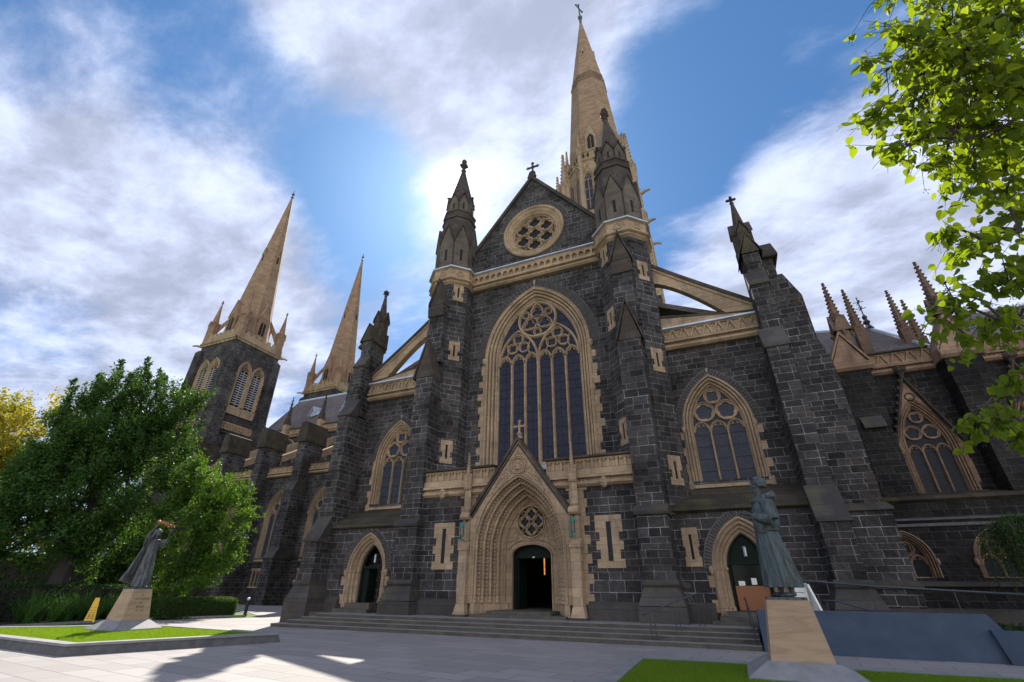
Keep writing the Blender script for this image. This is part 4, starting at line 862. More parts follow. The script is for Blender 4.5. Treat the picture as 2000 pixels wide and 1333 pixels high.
    mb.prism_y([(X(13.75),14.0),(X(13.25),15.4),(X(13.0),15.4),(X(13.0),14.0)], -.235, .815); mb.prism_y([(X(14.0),10.7),(X(13.75),11.6),(X(13.3),11.6),(X(13.3),10.7)], -.233, .812)
    cb = part(mb, 'corner_buttress', 'basalt', CA)
    mb = MB()
    def slope(x0, x1, ya, za, yb, zb): mb.prism_x([(yb,zb),(ya,za),(ya-.07,za-.03),(ya-.07,za-.12),(ya+.04,za-.16),(yb,za-.16)], *sorted((X(x0), X(x1))))
    slope(11.24, 12.28, -2.72, 3.74, -2.05, 4.95); slope(11.30, 12.32, -2.05, 10.85, -1.45, 11.95); slope(11.5, 12.42, -1.45, 14.45, -1.0, 15.35)
    mb.prism_x([(-1.5,1.60),(-2.84,1.60),(-2.88,1.66),(-2.88,1.76),(-2.74,1.84),(-1.5,1.84)], *sorted((X(11.2), X(12.3)))); mb.hexa([(X(11.0),-3.0,1.0),(X(12.45),-3.0,1.0),(X(12.45),0,1.0),(X(11.0),0,1.0)], [(X(11.22),-2.78,1.6),(X(12.26),-2.78,1.6),(X(12.26),0,1.6),(X(11.22),0,1.6)]); mb.box(X(10.98), X(12.47), -3.02, .3, -.02, .99)
    mb.prism_y([(X(12),4.2),(X(14.18),4.2),(X(14.18),4.3),(X(14.0),4.46),(X(12),4.46)], -.42, .9); mb.box(X(12.2), X(14.3), -.5, .95, -.02, 1.0); mb.prism_y([(X(12),1.6),(X(14.2),1.6),(X(14.2),1.74),(X(14.05),1.86),(X(12),1.86)], -.40, .9)
    part(mb, 'weathering', 'smooth_basalt', cb)
    mb = MB()   # gabled heads of both legs, then the pinnacle
    mb.prism_y([(X(11.62),16.5),(X(12.46),16.5),(X(12.04),17.75)], -1.1, .6)
    for q in (1,-1): mb.add([(X(12.04)+q*.54,-1.12,16.42),(X(12.04),-1.12,17.8),(X(12.04),.5,17.8),(X(12.04)+q*.54,.5,16.42),(X(12.04)+q*.54,-1.12,16.54),(X(12.04),-1.12,17.93),(X(12.04),.5,17.93),(X(12.04)+q*.54,.5,16.54)],[(0,3,2,1),(4,5,6,7),(0,1,5,4),(1,2,6,5),(2,3,7,6),(3,0,4,7)])
    q = sorted((X(12.0), X(13.3))); mb.prism_x([(-.45,16.45),(-.45,16.6),(.28,17.75),(1.0,16.6),(1.0,16.45)], q[0], q[1]); mb.box(X(11.6), X(12.5), -.3, .6, 16.4, 17.6)
    part(mb, 'gabled_cap', 'moss_slab', cb)
    mb = MB(); px, py = X(12.08), .12
    mb.lathe(px, py, [(.42,17.2),(.42,18.4),(.50,18.45),(.36,18.75),(.30,19.0),(.08,20.9)], 8, PI/8, True)
    for k in range(4): an = k*PI/2; gablet_face(mb, local(cos(an), sin(an), px, py, .42), .24, 17.6, 18.55, 19.15, .06, .3)
    mb.lathe(px, py, [(.06,20.85),(.13,20.95),(.07,21.05),(.07,21.2),(.03,21.5)], 6); mb.box(px-.20, px+.20, py-.05, py+.05, 21.15, 21.28); mb.box(px-.05, px+.05, py-.20, py+.20, 21.15, 21.28); mb.box(px-.06, px+.06, py-.06, py+.06, 21.1, 21.46)
    for dx, dy in ((.22,0),(-.22,0),(0,.22),(0,-.22)): mb.lathe(px+dx, py+dy, [(.01,21.12),(.07,21.21),(.01,21.31)], 6)
    part(mb, 'buttress_pinnacle', ['weathered_stone','weathered_stone'], cb)
    # flying buttress
    n = 14; xs = [7.05+(11.75-7.05)*i/n for i in range(n+1)]
    topz = lambda x: 17.75+(13.98-17.75)*((x-7.05)/4.7)**.94
    botz = lambda x: 16.42-(16.42-13.3)*((x-7.05)/(10.7-7.05))**1.4 if x < 10.7 else 13.3
    mb = MB(); mb.prism_y([(X(x), topz(x)-.16) for x in xs]+[(X(x), min(botz(x), topz(x)-.5)) for x in reversed(xs)], -.40, -.05); fb = part(mb, 'flying_buttress', 'sandstone', CA)
    mb = MB(); mb.prism_y([(X(x), topz(x)+.08) for x in xs]+[(X(x), topz(x)-.15) for x in reversed(xs)], -.52, .05); part(mb, 'coping', 'weathered_stone', fb)
    mb = MB(); mb.prism_y([(X(x), topz(x)-.15) for x in xs]+[(X(x), topz(x)-.32) for x in reversed(xs)], -.46, .0); mb.prism_y([(X(x), min(botz(x), topz(x)-.5)+.18) for x in xs]+[(X(x), min(botz(x), topz(x)-.5)-.03) for x in reversed(xs)], -.44, -.01); part(mb, 'moulding', 'sandstone', fb)
# transept roof
mb = MB(); mb.prism_y([(-5.6,21.2),(0,27.3),(5.6,21.2),(5.3,21.2),(0,26.9),(-5.3,21.2)], .8, 25); mb.box(-5.3, 5.3, .8, 25, 20.2, 20.4); part(mb, 'transept_roof', 'slate_roof', CA)

# ---------------------------------------------------------------- nave, to the left, beyond the transept
YN = 14.5
nb = MB(); bays = [-16.7, -22.8, -28.9, -35.0, -41.1, -47.2]; wa, wz0, wzs, wh = 1.15, 4.05, 8.25, 2.0
nb.plate([(-11.7,0),(-11.7,12.3),(-53.6,12.3),(-53.6,0)], [outline(wa, wz0, wzs, wh, .40, 14, bx_) for bx_ in bays], YN, YN+.7); nw = part(nb, 'nave_wall', 'basalt', CA)
for bx_ in bays: aisle_window(F(bx_, YN), wa, wz0, wzs, wh, 3, CA, 'nave_window', qn=False)
for i, bx_ in enumerate(bays): band(bx_-2.45, bx_+2.45, YN-.35, 12.1, 13.3, 'nave_aisle_parapet', .33, 'wave', CA, I4, 'sandstone', False, .6)
mb = MB(); mb.prism_x([(YN+.3,3.95),(YN-.12,3.72),(YN-.12,3.60),(YN+.1,3.5)], -53, -12); mb.prism_x([(YN+.1,0),(YN-.25,0),(YN-.25,.8),(YN+.1,1.0)], -53, -12); part(mb, 'string_course', 'smooth_basalt', nw)
mb = MB()
for bx_ in bays[2:]:
    for k in range(5): x = bx_-1.3+.52*k; mb.bar([(x,1.5),(x,2.9)], .14, .14, YN-.12); 
    mb.box(bx_-1.5, bx_+1.5, YN-.10, YN+.03, 2.9, 3.1); mb.box(bx_-1.5, bx_+1.5, YN-.12, YN+.03, 1.35, 1.5)
    for k in range(4): x = bx_-1.04+.52*k; mb.bar(arch(.24, 2.55, .3, 0, 5, x), .06, .1, YN-.08)
part(mb, 'blind_arcade', 'sandstone', nw)
for bx_ in [b+3.05 for b in bays]+[-50.25]:
    mb = MB(); mb.box(bx_-.62, bx_+.62, YN-2.35, YN+.3, 0, 3.9); mb.box(bx_-.58, bx_+.58, YN-1.9, YN+.3, 3.9, 10.2); mb.box(bx_-.55, bx_+.55, YN-1.45, YN+.3, 10.2, 13.4); mb.box(bx_-.55, bx_+.55, YN-1.45, YN+1.0, 13.4, 15.4)
    b = part(mb, 'nave_buttress', 'basalt', CA)
    mb = MB()
    mb.prism_x([(YN-2.4,3.85),(YN-2.4,3.95),(YN-1.85,4.9),(YN,4.9),(YN,3.85)], bx_-.66, bx_+.66); mb.prism_x([(YN-1.95,10.1),(YN-1.95,10.2),(YN-1.4,11.3),(YN,11.3),(YN,10.1)], bx_-.62, bx_+.62)
    part(mb, 'weathering', 'smooth_basalt', b)
    mb = MB(); mb.prism_y([(bx_-.62,15.3),(bx_+.62,15.3),(bx_+.66,15.36),(bx_+.50,17.35),(bx_+.56,17.40),(bx_,17.62),(bx_-.56,17.40),(bx_-.50,17.35),(bx_-.66,15.36)], YN-1.7, YN+1.3)
    part(mb, 'slab_head', 'moss_slab', b)
    mb = MB(); mb.hexa([(bx_-.3,YN+.9,14.0),(bx_+.3,YN+.9,14.0),(bx_+.3,24,18.8),(bx_-.3,24,18.8)], [(bx_-.3,YN+.9,14.8),(bx_+.3,YN+.9,14.8),(bx_+.3,24,19.8),(bx_-.3,24,19.8)]); part(mb, 'flyer', 'sandstone', b)
mb = MB(); mb.hexa([(-53.5,YN+.3,12.6),(-12,YN+.3,12.6),(-12,24,16),(-53.5,24,16)], [(-53.5,YN+.3,12.9),(-12,YN+.3,12.9),(-12,24,16.3),(-53.5,24,16.3)]); part(mb, 'aisle_roof', 'slate_roof', CA)
mb = MB(); mb.box(-53.5, -5, 24, 24.6, 12, 20.6); cl = part(mb, 'clerestory_wall', 'basalt', CA)
for bx_ in bays[1:]: aisle_window(F(bx_, 24), 1.3, 16.6, 18.2, 1.7, 3, CA, 'clerestory_window', vou=False, qn=False, sill=False)
for i in range(6): x0 = -47.8+6.1*i; band(x0-5.6, x0, 23.65, 20.4, 21.7, 'clerestory_parapet', .5, 'wave', CA, I4, 'sandstone', False, .5)
mb = MB(); mb.prism_x([(23.9,21.3),(30,29.2),(36.1,21.3),(35.9,21.0),(30,28.8),(24.1,21.0)], -54, 4); nr = part(mb, 'nave_roof', 'slate_roof', CA)
mb = MB(); mb.prism_x([(29.8,28.95),(30,29.35),(30.2,28.95)], -54, 4); part(mb, 'ridge_capping', 'lead', nr)
for x_ in (-45.9, -39.8, -33.7):
    mb = MB(); zc = 24.2; yc = 26.0; mb.hexa([(x_-.5,yc,zc),(x_+.5,yc,zc),(x_+.5,yc+1.6,zc+1.2),(x_-.5,yc+1.6,zc+1.2)], [(x_-.05,yc,zc+1.35),(x_+.05,yc,zc+1.35),(x_+.05,yc+1.6,zc+1.5),(x_-.05,yc+1.6,zc+1.5)])
    for s_ in (1,-1): mb.add([(x_+s_*.62,yc-.3,zc-.05),(x_,yc-.3,zc+1.5),(x_,yc+1.7,zc+1.8),(x_+s_*.62,yc+1.7,zc+1.2),(x_+s_*.55,yc-.3,zc-.05),(x_,yc-.3,zc+1.38),(x_,yc+1.7,zc+1.6),(x_+s_*.55,yc+1.7,zc+1.2)],[(0,1,2,3),(4,7,6,5),(0,4,5,1),(3,2,6,7)])
    part(mb, 'roof_lucarne', 'lead', nr)
for x_ in (-47.9, -41.3, -35.2):
    mb = MB(); mb.box(x_-.35, x_+.35, 23.2, 24.0, 15, 22.4); pp = part(mb, 'clerestory_pier', 'sandstone', CA); mb = MB(); mb.taper(x_, 23.6, 22.3, .42, .42, 23.4, .2, .2); crocket_pinnacle(mb, x_, 23.6, 23.0, 26.6, .34, 6, .11); part(mb, 'crocketed_pinnacle', 'weathered_stone', pp)

# ---------------------------------------------------------------- west towers with spires
def west_tower():
    tx, ty, H = -57.3, 19.6, 3.85
    mb = MB(); mb.box(tx-H, tx+H, ty-H, ty+H, 20, 34.2); mb.box(tx-H-.1, tx+H+.1, ty-H-.1, ty+H+.1, 0, 20)
    t = part(mb, 'west_tower', 'basalt_dark' if 0 else 'basalt', CA)
    mb = MB()
    for sx in (1,-1):
        for sy in (1,-1):
            x, y = tx+sx*H, ty+sy*H
            for (w, pr, za, zb) in ((.75, 1.5, 0, 13), (.7, 1.15, 13, 23), (.65, .75, 23, 29), (.6, .45, 29, 33.2)):
                mb.box(x-sx*w*1.6, x, y, y+sy*pr, za, zb); mb.box(x, x+sx*pr, y-sy*w*1.6, y, za, zb); 
            mb.lathe(x, y, [(.9,0),(.85,22),(.7,24),(.55,33)], 8, PI/8, True)
    for zz in (22.0, 20.3): mb.box(tx-H-.22, tx+H+.22, ty-H-.22, ty+H+.22, zz, zz+.22)
    part(mb, 'angle_buttress', 'basalt', t)
    for k in range(4):
        an = -PI/2+k*PI/2; M = local(cos(an), sin(an), tx, ty, H+.30)
        mb = MB(M)
        for cx in (-1.12, 1.12):
            M2 = M @ Matrix.Translation((cx,0,0)); q = MB(M2); aa = .66
            mb.M = M2; reveal(mb, aa, 24.3, 29.6, 1.25, [(.44,.32),(.44,.08),(.38,.0),(.33,.02),(.29,.10),(.24,.04),(.20,.14),(.15,.10),(.10,.20),(.04,.22),(0,.28)], n=8)
            mb.bar([(0,24.3),(0,29.7)], .13, .15, .12); light_head(mb, -.33, 29.5, .32, .42, .12, .09, .12, False); light_head(mb, .33, 29.5, .32, .42, .12, .09, .12, False); mb.bar(circ(0, 30.3, .24, 10), .09, .12, .12, True)
            quoins(mb, .285, aa+.40, 24.0, 29.4, .08, .30, .4, 0, .012, .04)
            mb.prism_x([(.32,24.35),(.0,24.0),(.0,23.0),(.32,23.0)], -1.08, 1.08)
        bo = part(mb, 'belfry_window', 'sandstone', t)
        mb = MB(M); 
        for cx in (-1.12, 1.12):
            for s_ in (-.31,.31):
                mb.M = M @ Matrix.Translation((cx+s_,0,0)); mb.plate(outline(.33, 24.4, 29.6, .4, 0, 4), [], .25, .28)
        part(mb, 'opening', 'black_void', t)
        mb = MB(M)
        for cx in (-1.12, 1.12):
            for s_ in (-.31,.31):
                for zz in np.arange(24.6, 29.6, .36): mb.add([(cx+s_-.30,.15,zz),(cx+s_+.30,.15,zz),(cx+s_+.30,.25,zz+.16),(cx+s_-.30,.25,zz+.16)], [(0,1,2,3)])
        part(mb, 'louvres', 'lead', t)
        mb = MB(M); mb.box(-3.1, 3.1, .20, .32, 20.8, 21.9)
        for i in range(12): x = -2.8+.51*i; mb.bar([(x-.25,20.9),(x+.25,21.75)], .08, .10, .11); mb.bar([(x+.25,20.9),(x-.25,21.75)], .08, .10, .112)
        part(mb, 'lattice_band', 'sandstone', t)
    mb = MB(); W = H+.28
    mb.box(tx-H-.15, tx+H+.15, ty-H-.15, ty+H+.15, 34.0, 34.4); mb.box(tx-W, tx+W, ty-W, ty+W, 34.4, 34.65)
    for sx, sy in ((1,0),(-1,0),(0,1),(0,-1)):
        if sx: mb.box(tx+sx*(H-.1), tx+sx*(H+.16), ty-H-.16, ty+H+.16, 34.65, 35.5)
        else: mb.box(tx-H-.155, tx+H+.155, ty+sy*(H-.1), ty+sy*(H+.155), 34.65, 35.502)
        for i in range(8):
            c = -H+.5+(2*H-1)*i/7
            if sx: mb.box(tx+sx*(H-.08), tx+sx*(H+.14), ty+c-.28, ty+c+.28, 35.5, 35.95)
            else: mb.box(tx+c-.28, tx+c+.28, ty+sy*(H-.08), ty+sy*(H+.14), 35.5, 35.955)
            if sx: mb.lathe(tx+sx*(H+.15), ty+c, [(.02,34.05),(.2,34.2),(.02,34.38)], 5)
            else: mb.lathe(tx+c, ty+sy*(H+.15), [(.02,34.05),(.2,34.2),(.02,34.38)], 5)
    for sx in (1,-1):
        for sy in (1,-1): x, y = tx+sx*(H+.1), ty+sy*(H+.1); mb.tube([(x,y,34.2),(x+sx*.5,y+sy*.5,34.25),(x+sx*.8,y+sy*.8,34.1)], [.22,.15,.12], 5)
    part(mb, 'tower_parapet', 'sandstone', t)
    mb = MB(); mb.lathe(tx, ty, [(3.15,34.6),(3.15,36.6),(2.95,37.6),(.14,68.2)], 8, PI/8, True); sp = part(mb, 'spire', 'spire_stone', t)
    mb = MB(); mb.lathe(tx, ty, [(.14,68.1),(.3,68.3),(.12,68.5),(.1,68.9),(.3,69.1),(.1,69.4),(.04,70.2)], 6); part(mb, 'spire_finial', 'bronze_grey', t)
    mb = MB()
    for k in range(4):
        an = -PI/2+k*PI/2; M = local(cos(an), sin(an), tx, ty, 3.0)
        gablet_face(mb, M, .95, 36.0, 39.2, 42.2, .22, 1.6); mb.M = M; reveal(mb, .55, 36.6, 38.6, 1.1, [(.14,-.24),(.1,-.30),(.05,-.24),(0,-.1)], n=6); mb.bar([(0,36.6),(0,38.9)], .09, .1, -.32); mb.bar(circ(0, 39.1, .18, 8), .06, .1, -.32, True)
        M = local(cos(an), sin(an), tx, ty, 1.55); gablet_face(mb, M, .38, 51.2, 52.9, 54.3, .12, .7); mb.M = I4
    for k in range(4):
        an = PI/4+k*PI/2; x, y = tx+4.15*1.25*cos(an)*.94, ty+4.15*1.25*sin(an)*.94
        mb.lathe(x, y, [(.72,34.6),(.66,37.6),(.78,37.8),(.60,38.1),(.50,38.3),(.06,42.3)], 8, PI/8, True); mb.lathe(x, y, [(.05,42.2),(.2,42.4),(.1,42.6),(.15,42.8),(.02,42.9)], 6)
        for q in range(8): a2 = q*PI/4; gablet_face(mb, local(cos(a2), sin(a2), x, y, .66), .22, 36.6, 37.7, 38.4, .05, .2)
        mb.add([(x-.12,y,35.5),(x+.12,y,35.5),(tx+2.9*cos(an)+.12,ty+2.9*sin(an),39.6),(tx+2.9*cos(an)-.12,ty+2.9*sin(an),39.6),(x-.12,y,37.0),(x+.12,y,37.0),(tx+2.8*cos(an)+.12,ty+2.8*sin(an),40.6),(tx+2.8*cos(an)-.12,ty+2.8*sin(an),40.6)], [(0,1,2,3),(4,5,6,7),(0,1,5,4),(1,2,6,5),(2,3,7,6),(3,0,4,7)])
    part(mb, 'spire_dormer', ['spire_stone','spire_stone'], t)
    mb = MB()
    for k in range(4):
        an = -PI/2+k*PI/2
        for s_ in (-.27,.27):
            M = local(cos(an), sin(an), tx, ty, 3.0) @ Matrix.Translation((s_,0,0)); mb.M = M; mb.plate(outline(.22, 36.7, 38.5, .5, 0, 4), [], -.235, -.20)
        mb.M = local(cos(an), sin(an), tx, ty, 1.55); mb.plate(outline(.15, 51.5, 52.6, .4, 0, 4), [], -.135, -.10)
    part(mb, 'spire_opening', 'black_void', t)
    return t
tw = west_tower()
t2 = tw.copy(); COL.objects.link(t2); t2.parent = CA; t2.location = (-.1, 20.8, 0)
for ch in list(tw.children): c = ch.copy(); COL.objects.link(c); c.parent = t2

# ---------------------------------------------------------------- crossing tower and central spire
kx, ky = .3, 30.0
mb = MB(); mb.box(kx-5.6, kx+5.6, ky-5.6, ky+5.6, 22, 40); mb.lathe(kx, ky, [(5.6,40),(4.7,43),(4.5,44),(4.5,59.2)], 8, PI/8, True); ct = part(mb, 'crossing_tower', 'sandstone', CA)
mb = MB(); mb.lathe(kx, ky, [(4.5,58.4),(4.75,58.6),(4.75,58.9),(4.55,59.0),(4.55,60.3),(4.7,60.4),(4.7,60.55),(4.2,60.6)], 8, PI/8, True)
mb.lathe(kx, ky, [(4.5,46.3),(4.8,46.5),(4.8,46.8),(4.5,47)], 8, PI/8, True); part(mb, 'tower_parapet', 'sandstone', ct)
mb = MB(); mb.lathe(kx, ky, [(4.25,58.5),(4.15,63),(2.97,80.6),(2.87,81.0),(3.03,81.1),(3.03,81.25),(2.72,83.0),(2.84,83.1),(2.72,83.25),(.24,104.4)], 8, PI/8, True); part(mb, 'central_spire', 'spire_stone', ct)
mb = MB(); mb.lathe(kx, ky, [(3.0,81.2),(3.06,81.3),(2.78,82.95),(2.7,83.05)], 8, PI/8, True); part(mb, 'carved_band', 'dark_sandstone', ct)
mb = MB(); mb.lathe(kx, ky, [(.28,104.2),(.26,106.0),(.44,106.3),(.5,106.7),(.3,107.1),(.14,107.3),(.12,108.6)], 8); mb.tube([(kx,ky,108),(kx,ky,111.8)], .15, 5); mb.tube([(kx-.4,ky-.9,110.3),(kx+.4,ky+.9,110.3)], .13, 5)
for p_ in ((.4,.9,0),(-.4,-.9,0),(0,0,1.4)): mb.lathe(kx+p_[0], ky+p_[1], [(.02,110.05+p_[2]),(.24,110.3+p_[2]),(.02,110.55+p_[2])], 6)
part(mb, 'spire_cross', 'bronze_grey', ct)
wb_ = MB(); gb_ = MB(); pb_ = MB(); vb_ = MB()
for k in range(8):
    an = -PI/2+k*PI/4; M = local(cos(an), sin(an), kx, ky, 4.68); wb_.M = M; gb_.M = M; vb_.M = M
    M0 = M
    for ox in (-.93, .93):
        M = M0 @ Matrix.Translation((ox,0,0)); wb_.M = M; gb_.M = M; vb_.M = M
        reveal(wb_, .52, 48.6, 54.4, 1.4, [(.30,.10),(.28,-.06),(.22,-.12),(.17,-.02),(.12,-.05),(.08,.04),(0,.10)], n=8)
        wb_.bar([(0,48.6),(0,54.6)], .12, .15, -.02); light_head(wb_, -.26, 54.2, .25, .4, -.02, .07, .12); light_head(wb_, .26, 54.2, .25, .4, -.02, .07, .12); wb_.bar(circ(0, 55.05, .20, 10), .07, .12, -.02, True)
        for zz in (50.5, 52.5): wb_.bar([(-.52,zz),(.52,zz)], .14, .12, .0)
        wb_.bar([(-.86,55.0),(0,57.8),(.86,55.0)], .10, .12, -.10); wb_.bar([(ox*.98,46.9),(ox*.98,59.0)], .26, .22, -.16)
        gb_.plate(outline(.52, 48.6, 54.4, 1.4, 0, 6), [], .03, .06)
        for s_ in (-.35,.35): vb_.plate(outline(.15, 59.15, 59.7, .3, 0, 3, s_), [], -.07, -.04)
    M = M0; wb_.M = M; gb_.M = M; vb_.M = M
    # spire dormer
    M = local(cos(an), sin(an), kx, ky, 4.0); wb_.M = M; vb_.M = M
    if k % 2 == 0:
        gablet_face(wb_, M, .85, 60.4, 64.2, 67.2, .30, 1.5); wb_.M = M; reveal(wb_, .50, 61.2, 63.4, 1.1, [(.14,-.32),(.09,-.38),(.04,-.32),(0,-.2)], n=6); wb_.bar([(0,61.2),(0,63.9)], .09, .08, -.38); vb_.plate(outline(.50, 61.2, 63.4, 1.1, 0, 6), [], -.315, -.29)
        M = local(cos(an), sin(an), kx, ky, 1.70); gablet_face(wb_, M, .38, 89.6, 91.4, 93.0, .12, .5); vb_.M = M; vb_.plate(outline(.17, 90.1, 91.2, .4, 0, 4), [], -.135, -.1)
    # pinnacled shafts on the corners of the octagon
    an2 = an+PI/8; x, y = kx+4.95*cos(an2), ky+4.95*sin(an2)
    pb_.lathe(x, y, [(.48,44),(.42,52),(.36,56),(.42,57.6),(.34,57.9),(.34,61.2)], 6, an2, True); crocket_pinnacle(pb_, x, y, 61.2, 65.2, .36, 8, .13)
    for q in range(4): a3 = an2+q*PI/2; gablet_face(pb_, local(cos(a3), sin(a3), x, y, .36), .2, 60.0, 61.2, 62.0, .05, .2)
    pb_.M = I4; pb_.tube([(x,y,56.4),(x+cos(an2)*.9,y+sin(an2)*.9,56.6),(x+cos(an2)*1.25,y+sin(an2)*1.25,56.4)], [.2,.15,.1], 5)
wb_.M = I4
part(wb_, 'lantern_window', ['sandstone','sandstone'], ct); part(gb_, 'glass', 'leaded_glass', ct); part(vb_, 'spire_opening', 'black_void', ct)
for sx in (1,-1):
    for sy in (1,-1):
        x, y = kx+sx*5.15+(.75 if sx < 0 else 0), ky+sy*5.15
        pb_.lathe(x, y, [(1.15,30),(1.05,42),(.95,42.3),(.9,48),(.75,48.6),(.72,53),(.85,53.2),(.7,53.5)], 8, PI/8, True); crocket_pinnacle(pb_, x, y, 53.4, 60.6, .66, 9, .2)
        for zz in (33, 42.4, 47.6): pb_.tube([(x,y,zz),(x+sx*1.5,y+sy*.5,zz+.35),(x+sx*2.1,y+sy*.7,zz+.2)], [.3,.2,.14], 5)
        for q in range(8): a3 = q*PI/4; gablet_face(pb_, local(cos(a3), sin(a3), x, y, .72), .28, 51, 52.8, 53.9, .06, .3); 
        pb_.M = I4
        for i in range(22):
            zz = 31+i*.75; r_ = 1.18
            for q in range(4): a3 = q*PI/2+PI/4; pb_.lathe(x+r_*cos(a3), y+r_*sin(a3), [(.01,zz-.12),(.11,zz),(.01,zz+.16)], 4, a3)
for x, y, zt in ((kx-5.2, 24.0, 55.4),): pb_.lathe(x, y, [(.5,44),(.45,50.5),(.6,50.8),(.42,51.2)], 8, PI/8, True); crocket_pinnacle(pb_, x, y, 51.0, 55.2, .42, 6, .17)
part(pb_, 'tower_pinnacle', ['sandstone_carved','sandstone_carved'], ct)
mb = MB()
for sx in (1,-1): mb.box(kx+sx*5.2, kx+sx*6.3, ky-6.3, ky-5.2, 18, 31); mb.box(kx+sx*5.2, kx+sx*6.3, ky+5.2, ky+6.3, 18, 31)
part(mb, 'tower_pier', 'basalt', ct)

# ---------------------------------------------------------------- sanctuary side, to the right
YC = 7.0
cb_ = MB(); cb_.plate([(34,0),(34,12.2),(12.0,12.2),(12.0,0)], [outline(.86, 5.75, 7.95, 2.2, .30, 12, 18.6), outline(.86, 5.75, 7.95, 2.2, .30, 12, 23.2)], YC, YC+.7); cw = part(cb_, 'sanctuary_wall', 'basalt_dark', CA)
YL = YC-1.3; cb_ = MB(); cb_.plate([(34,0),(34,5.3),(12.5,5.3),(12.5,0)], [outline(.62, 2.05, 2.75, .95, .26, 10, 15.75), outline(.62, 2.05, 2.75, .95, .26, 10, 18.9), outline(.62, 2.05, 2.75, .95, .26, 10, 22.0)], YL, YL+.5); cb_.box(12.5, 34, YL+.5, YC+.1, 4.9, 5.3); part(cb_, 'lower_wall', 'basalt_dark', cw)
for x in (18.6, 23.2):
    aisle_window(F(x, YC), .86, 5.75, 7.95, 2.2, 3, CA, 'sanctuary_window', o_out=.32, vou=False, gl='dark_leaded_glass', st='aged_sandstone')
    mb = MB(F(x, YC)); mb.plate([(1.36,7.7),(1.30,8.2),(0,11.6),(-1.30,8.2),(-1.36,7.7)]+list(reversed(outline(.86, 7.7, 7.95, 2.2, .31, 10))), [], -.12, .0); gm = part(mb, 'window_gable', 'aged_sandstone', cw)
    mb = MB(F(x, YC)); mb.bar([(1.45,7.95),(0,11.75),(-1.45,7.95)], .17, .3, -.34)
    for s_ in (1,-1):
        for i in range(10): t = (i+.5)/10; mb.lathe(s_*1.52*(1-t), -.3, [(.01,7.9+4.1*t),(.10,8.02+4.1*t),(.01,8.15+4.1*t)], 5)
        mb.lathe(s_*1.46, -.25, [(.04,7.55),(.16,7.7),(.18,7.9),(.06,8.05)], 6)
    mb.bar(circ(0, 10.62, .20, 14), .06, .08, -.18, True); mb.lathe(0, -.25, [(.1,11.7),(.12,11.9),(.3,12.05),(.34,12.2),(.12,12.35),(.02,12.5)], 8); part(mb, 'crocketed_coping', 'weathered_stone', gm)
for x in (15.75, 18.9, 22.0): aisle_window(F(x, YL), .62, 2.05, 2.75, .95, 2, CA, 'sacristy_window', o_out=.28, vou=False, qn=False, gl='dark_leaded_glass', st='aged_sandstone')
mb = MB(); mb.prism_x([(YC+.1,5.78),(YL-.22,5.42),(YL-.22,5.28),(YL,5.16),(YC+.1,5.16)], 12.4, 34); part(mb, 'string_course', 'moss_slab', cw)
mb = MB(); mb.prism_x([(YL+.1,4.55),(YL-.12,4.45),(YL-.12,4.40),(YL+.1,4.33)], 12.5, 34); mb.prism_x([(YL+.1,4.26),(YL-.08,4.26),(YL-.08,4.14),(YL+.1,4.10)], 12.5, 34); part(mb, 'lead_string', 'dark_bluestone', cw)
mb = MB(); mb.prism_x([(YL+.1,1.95),(YL-.2,1.85),(YL-.2,1.72),(YL+.1,1.65)], 12.5, 34); mb.box(12.5, 34, YL-.3, YL+.1, -.02, .9); part(mb, 'plinth', 'smooth_basalt', cw)
for x0, x1 in ((17.2,20.2),(21.9,27.0)): band(x0, x1, YC-.35, 12.0, 13.3, 'sanctuary_parapet', .32, 'wave', CA, I4, 'aged_sandstone', False, .6)
for x, w in ((16.3,.80),(21.05,.75),(27.8,.80)):
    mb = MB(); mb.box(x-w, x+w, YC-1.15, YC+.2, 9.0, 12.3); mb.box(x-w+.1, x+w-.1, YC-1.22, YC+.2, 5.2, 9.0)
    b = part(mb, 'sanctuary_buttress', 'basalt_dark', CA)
    mb = MB(); mb.prism_x([(YC-1.45,8.85),(YC-1.45,8.98),(YC-1.15,9.5),(YC,9.5),(YC,8.85)], x-w*.6, x+w*.6); part(mb, 'weathering', 'smooth_basalt', b)
    mb = MB(); mb.prism_x([(YC+.2,12.1),(YC-1.25,12.1),(YC-1.4,12.25),(YC-1.4,12.45),(YC-1.2,12.6),(YC+.2,12.6)], x-w-.15, x+w+.15)
    mb.M = F(x, YC-1.2); mb.prism_y([(-w,12.6),(w,12.6),(0,14.3)], 0, 1.2)
    for q in (1,-1): mb.add([(q*(w+.12),-.1,12.5),(0,-.1,14.35),(0,1.3,14.35),(q*(w+.12),1.3,12.5),(q*(w+.12),-.1,12.7),(0,-.1,14.58),(0,1.3,14.58),(q*(w+.12),1.3,12.7)],[(0,3,2,1),(4,5,6,7),(0,1,5,4),(1,2,6,5),(2,3,7,6),(3,0,4,7)])
    mb.M = I4; part(mb, 'gabled_head', 'aged_sandstone', b)
    mb = MB(); px_ = x+.45; mb.box(px_-.30, px_+.30, YC-.5, YC+.10, 13.2, 15.2); mb.M = F(px_, YC-.2)
    for q in range(4): mb.M = F(px_, YC-.2, 0, q*PI/2); mb.prism_y([(-.42,14.9),(.42,14.9),(0,16.1)], -.45, -.2); mb.lathe(0, -.5, [(.02,14.5),(.14,14.7),(.02,14.9)], 5)
    mb.M = I4; crocket_pinnacle(mb, px_, YC-.2, 15.3, 18.4 if x < 20 else 18.6, .33, 11, .10); part(mb, 'crocketed_pinnacle', 'dark_sandstone', b)
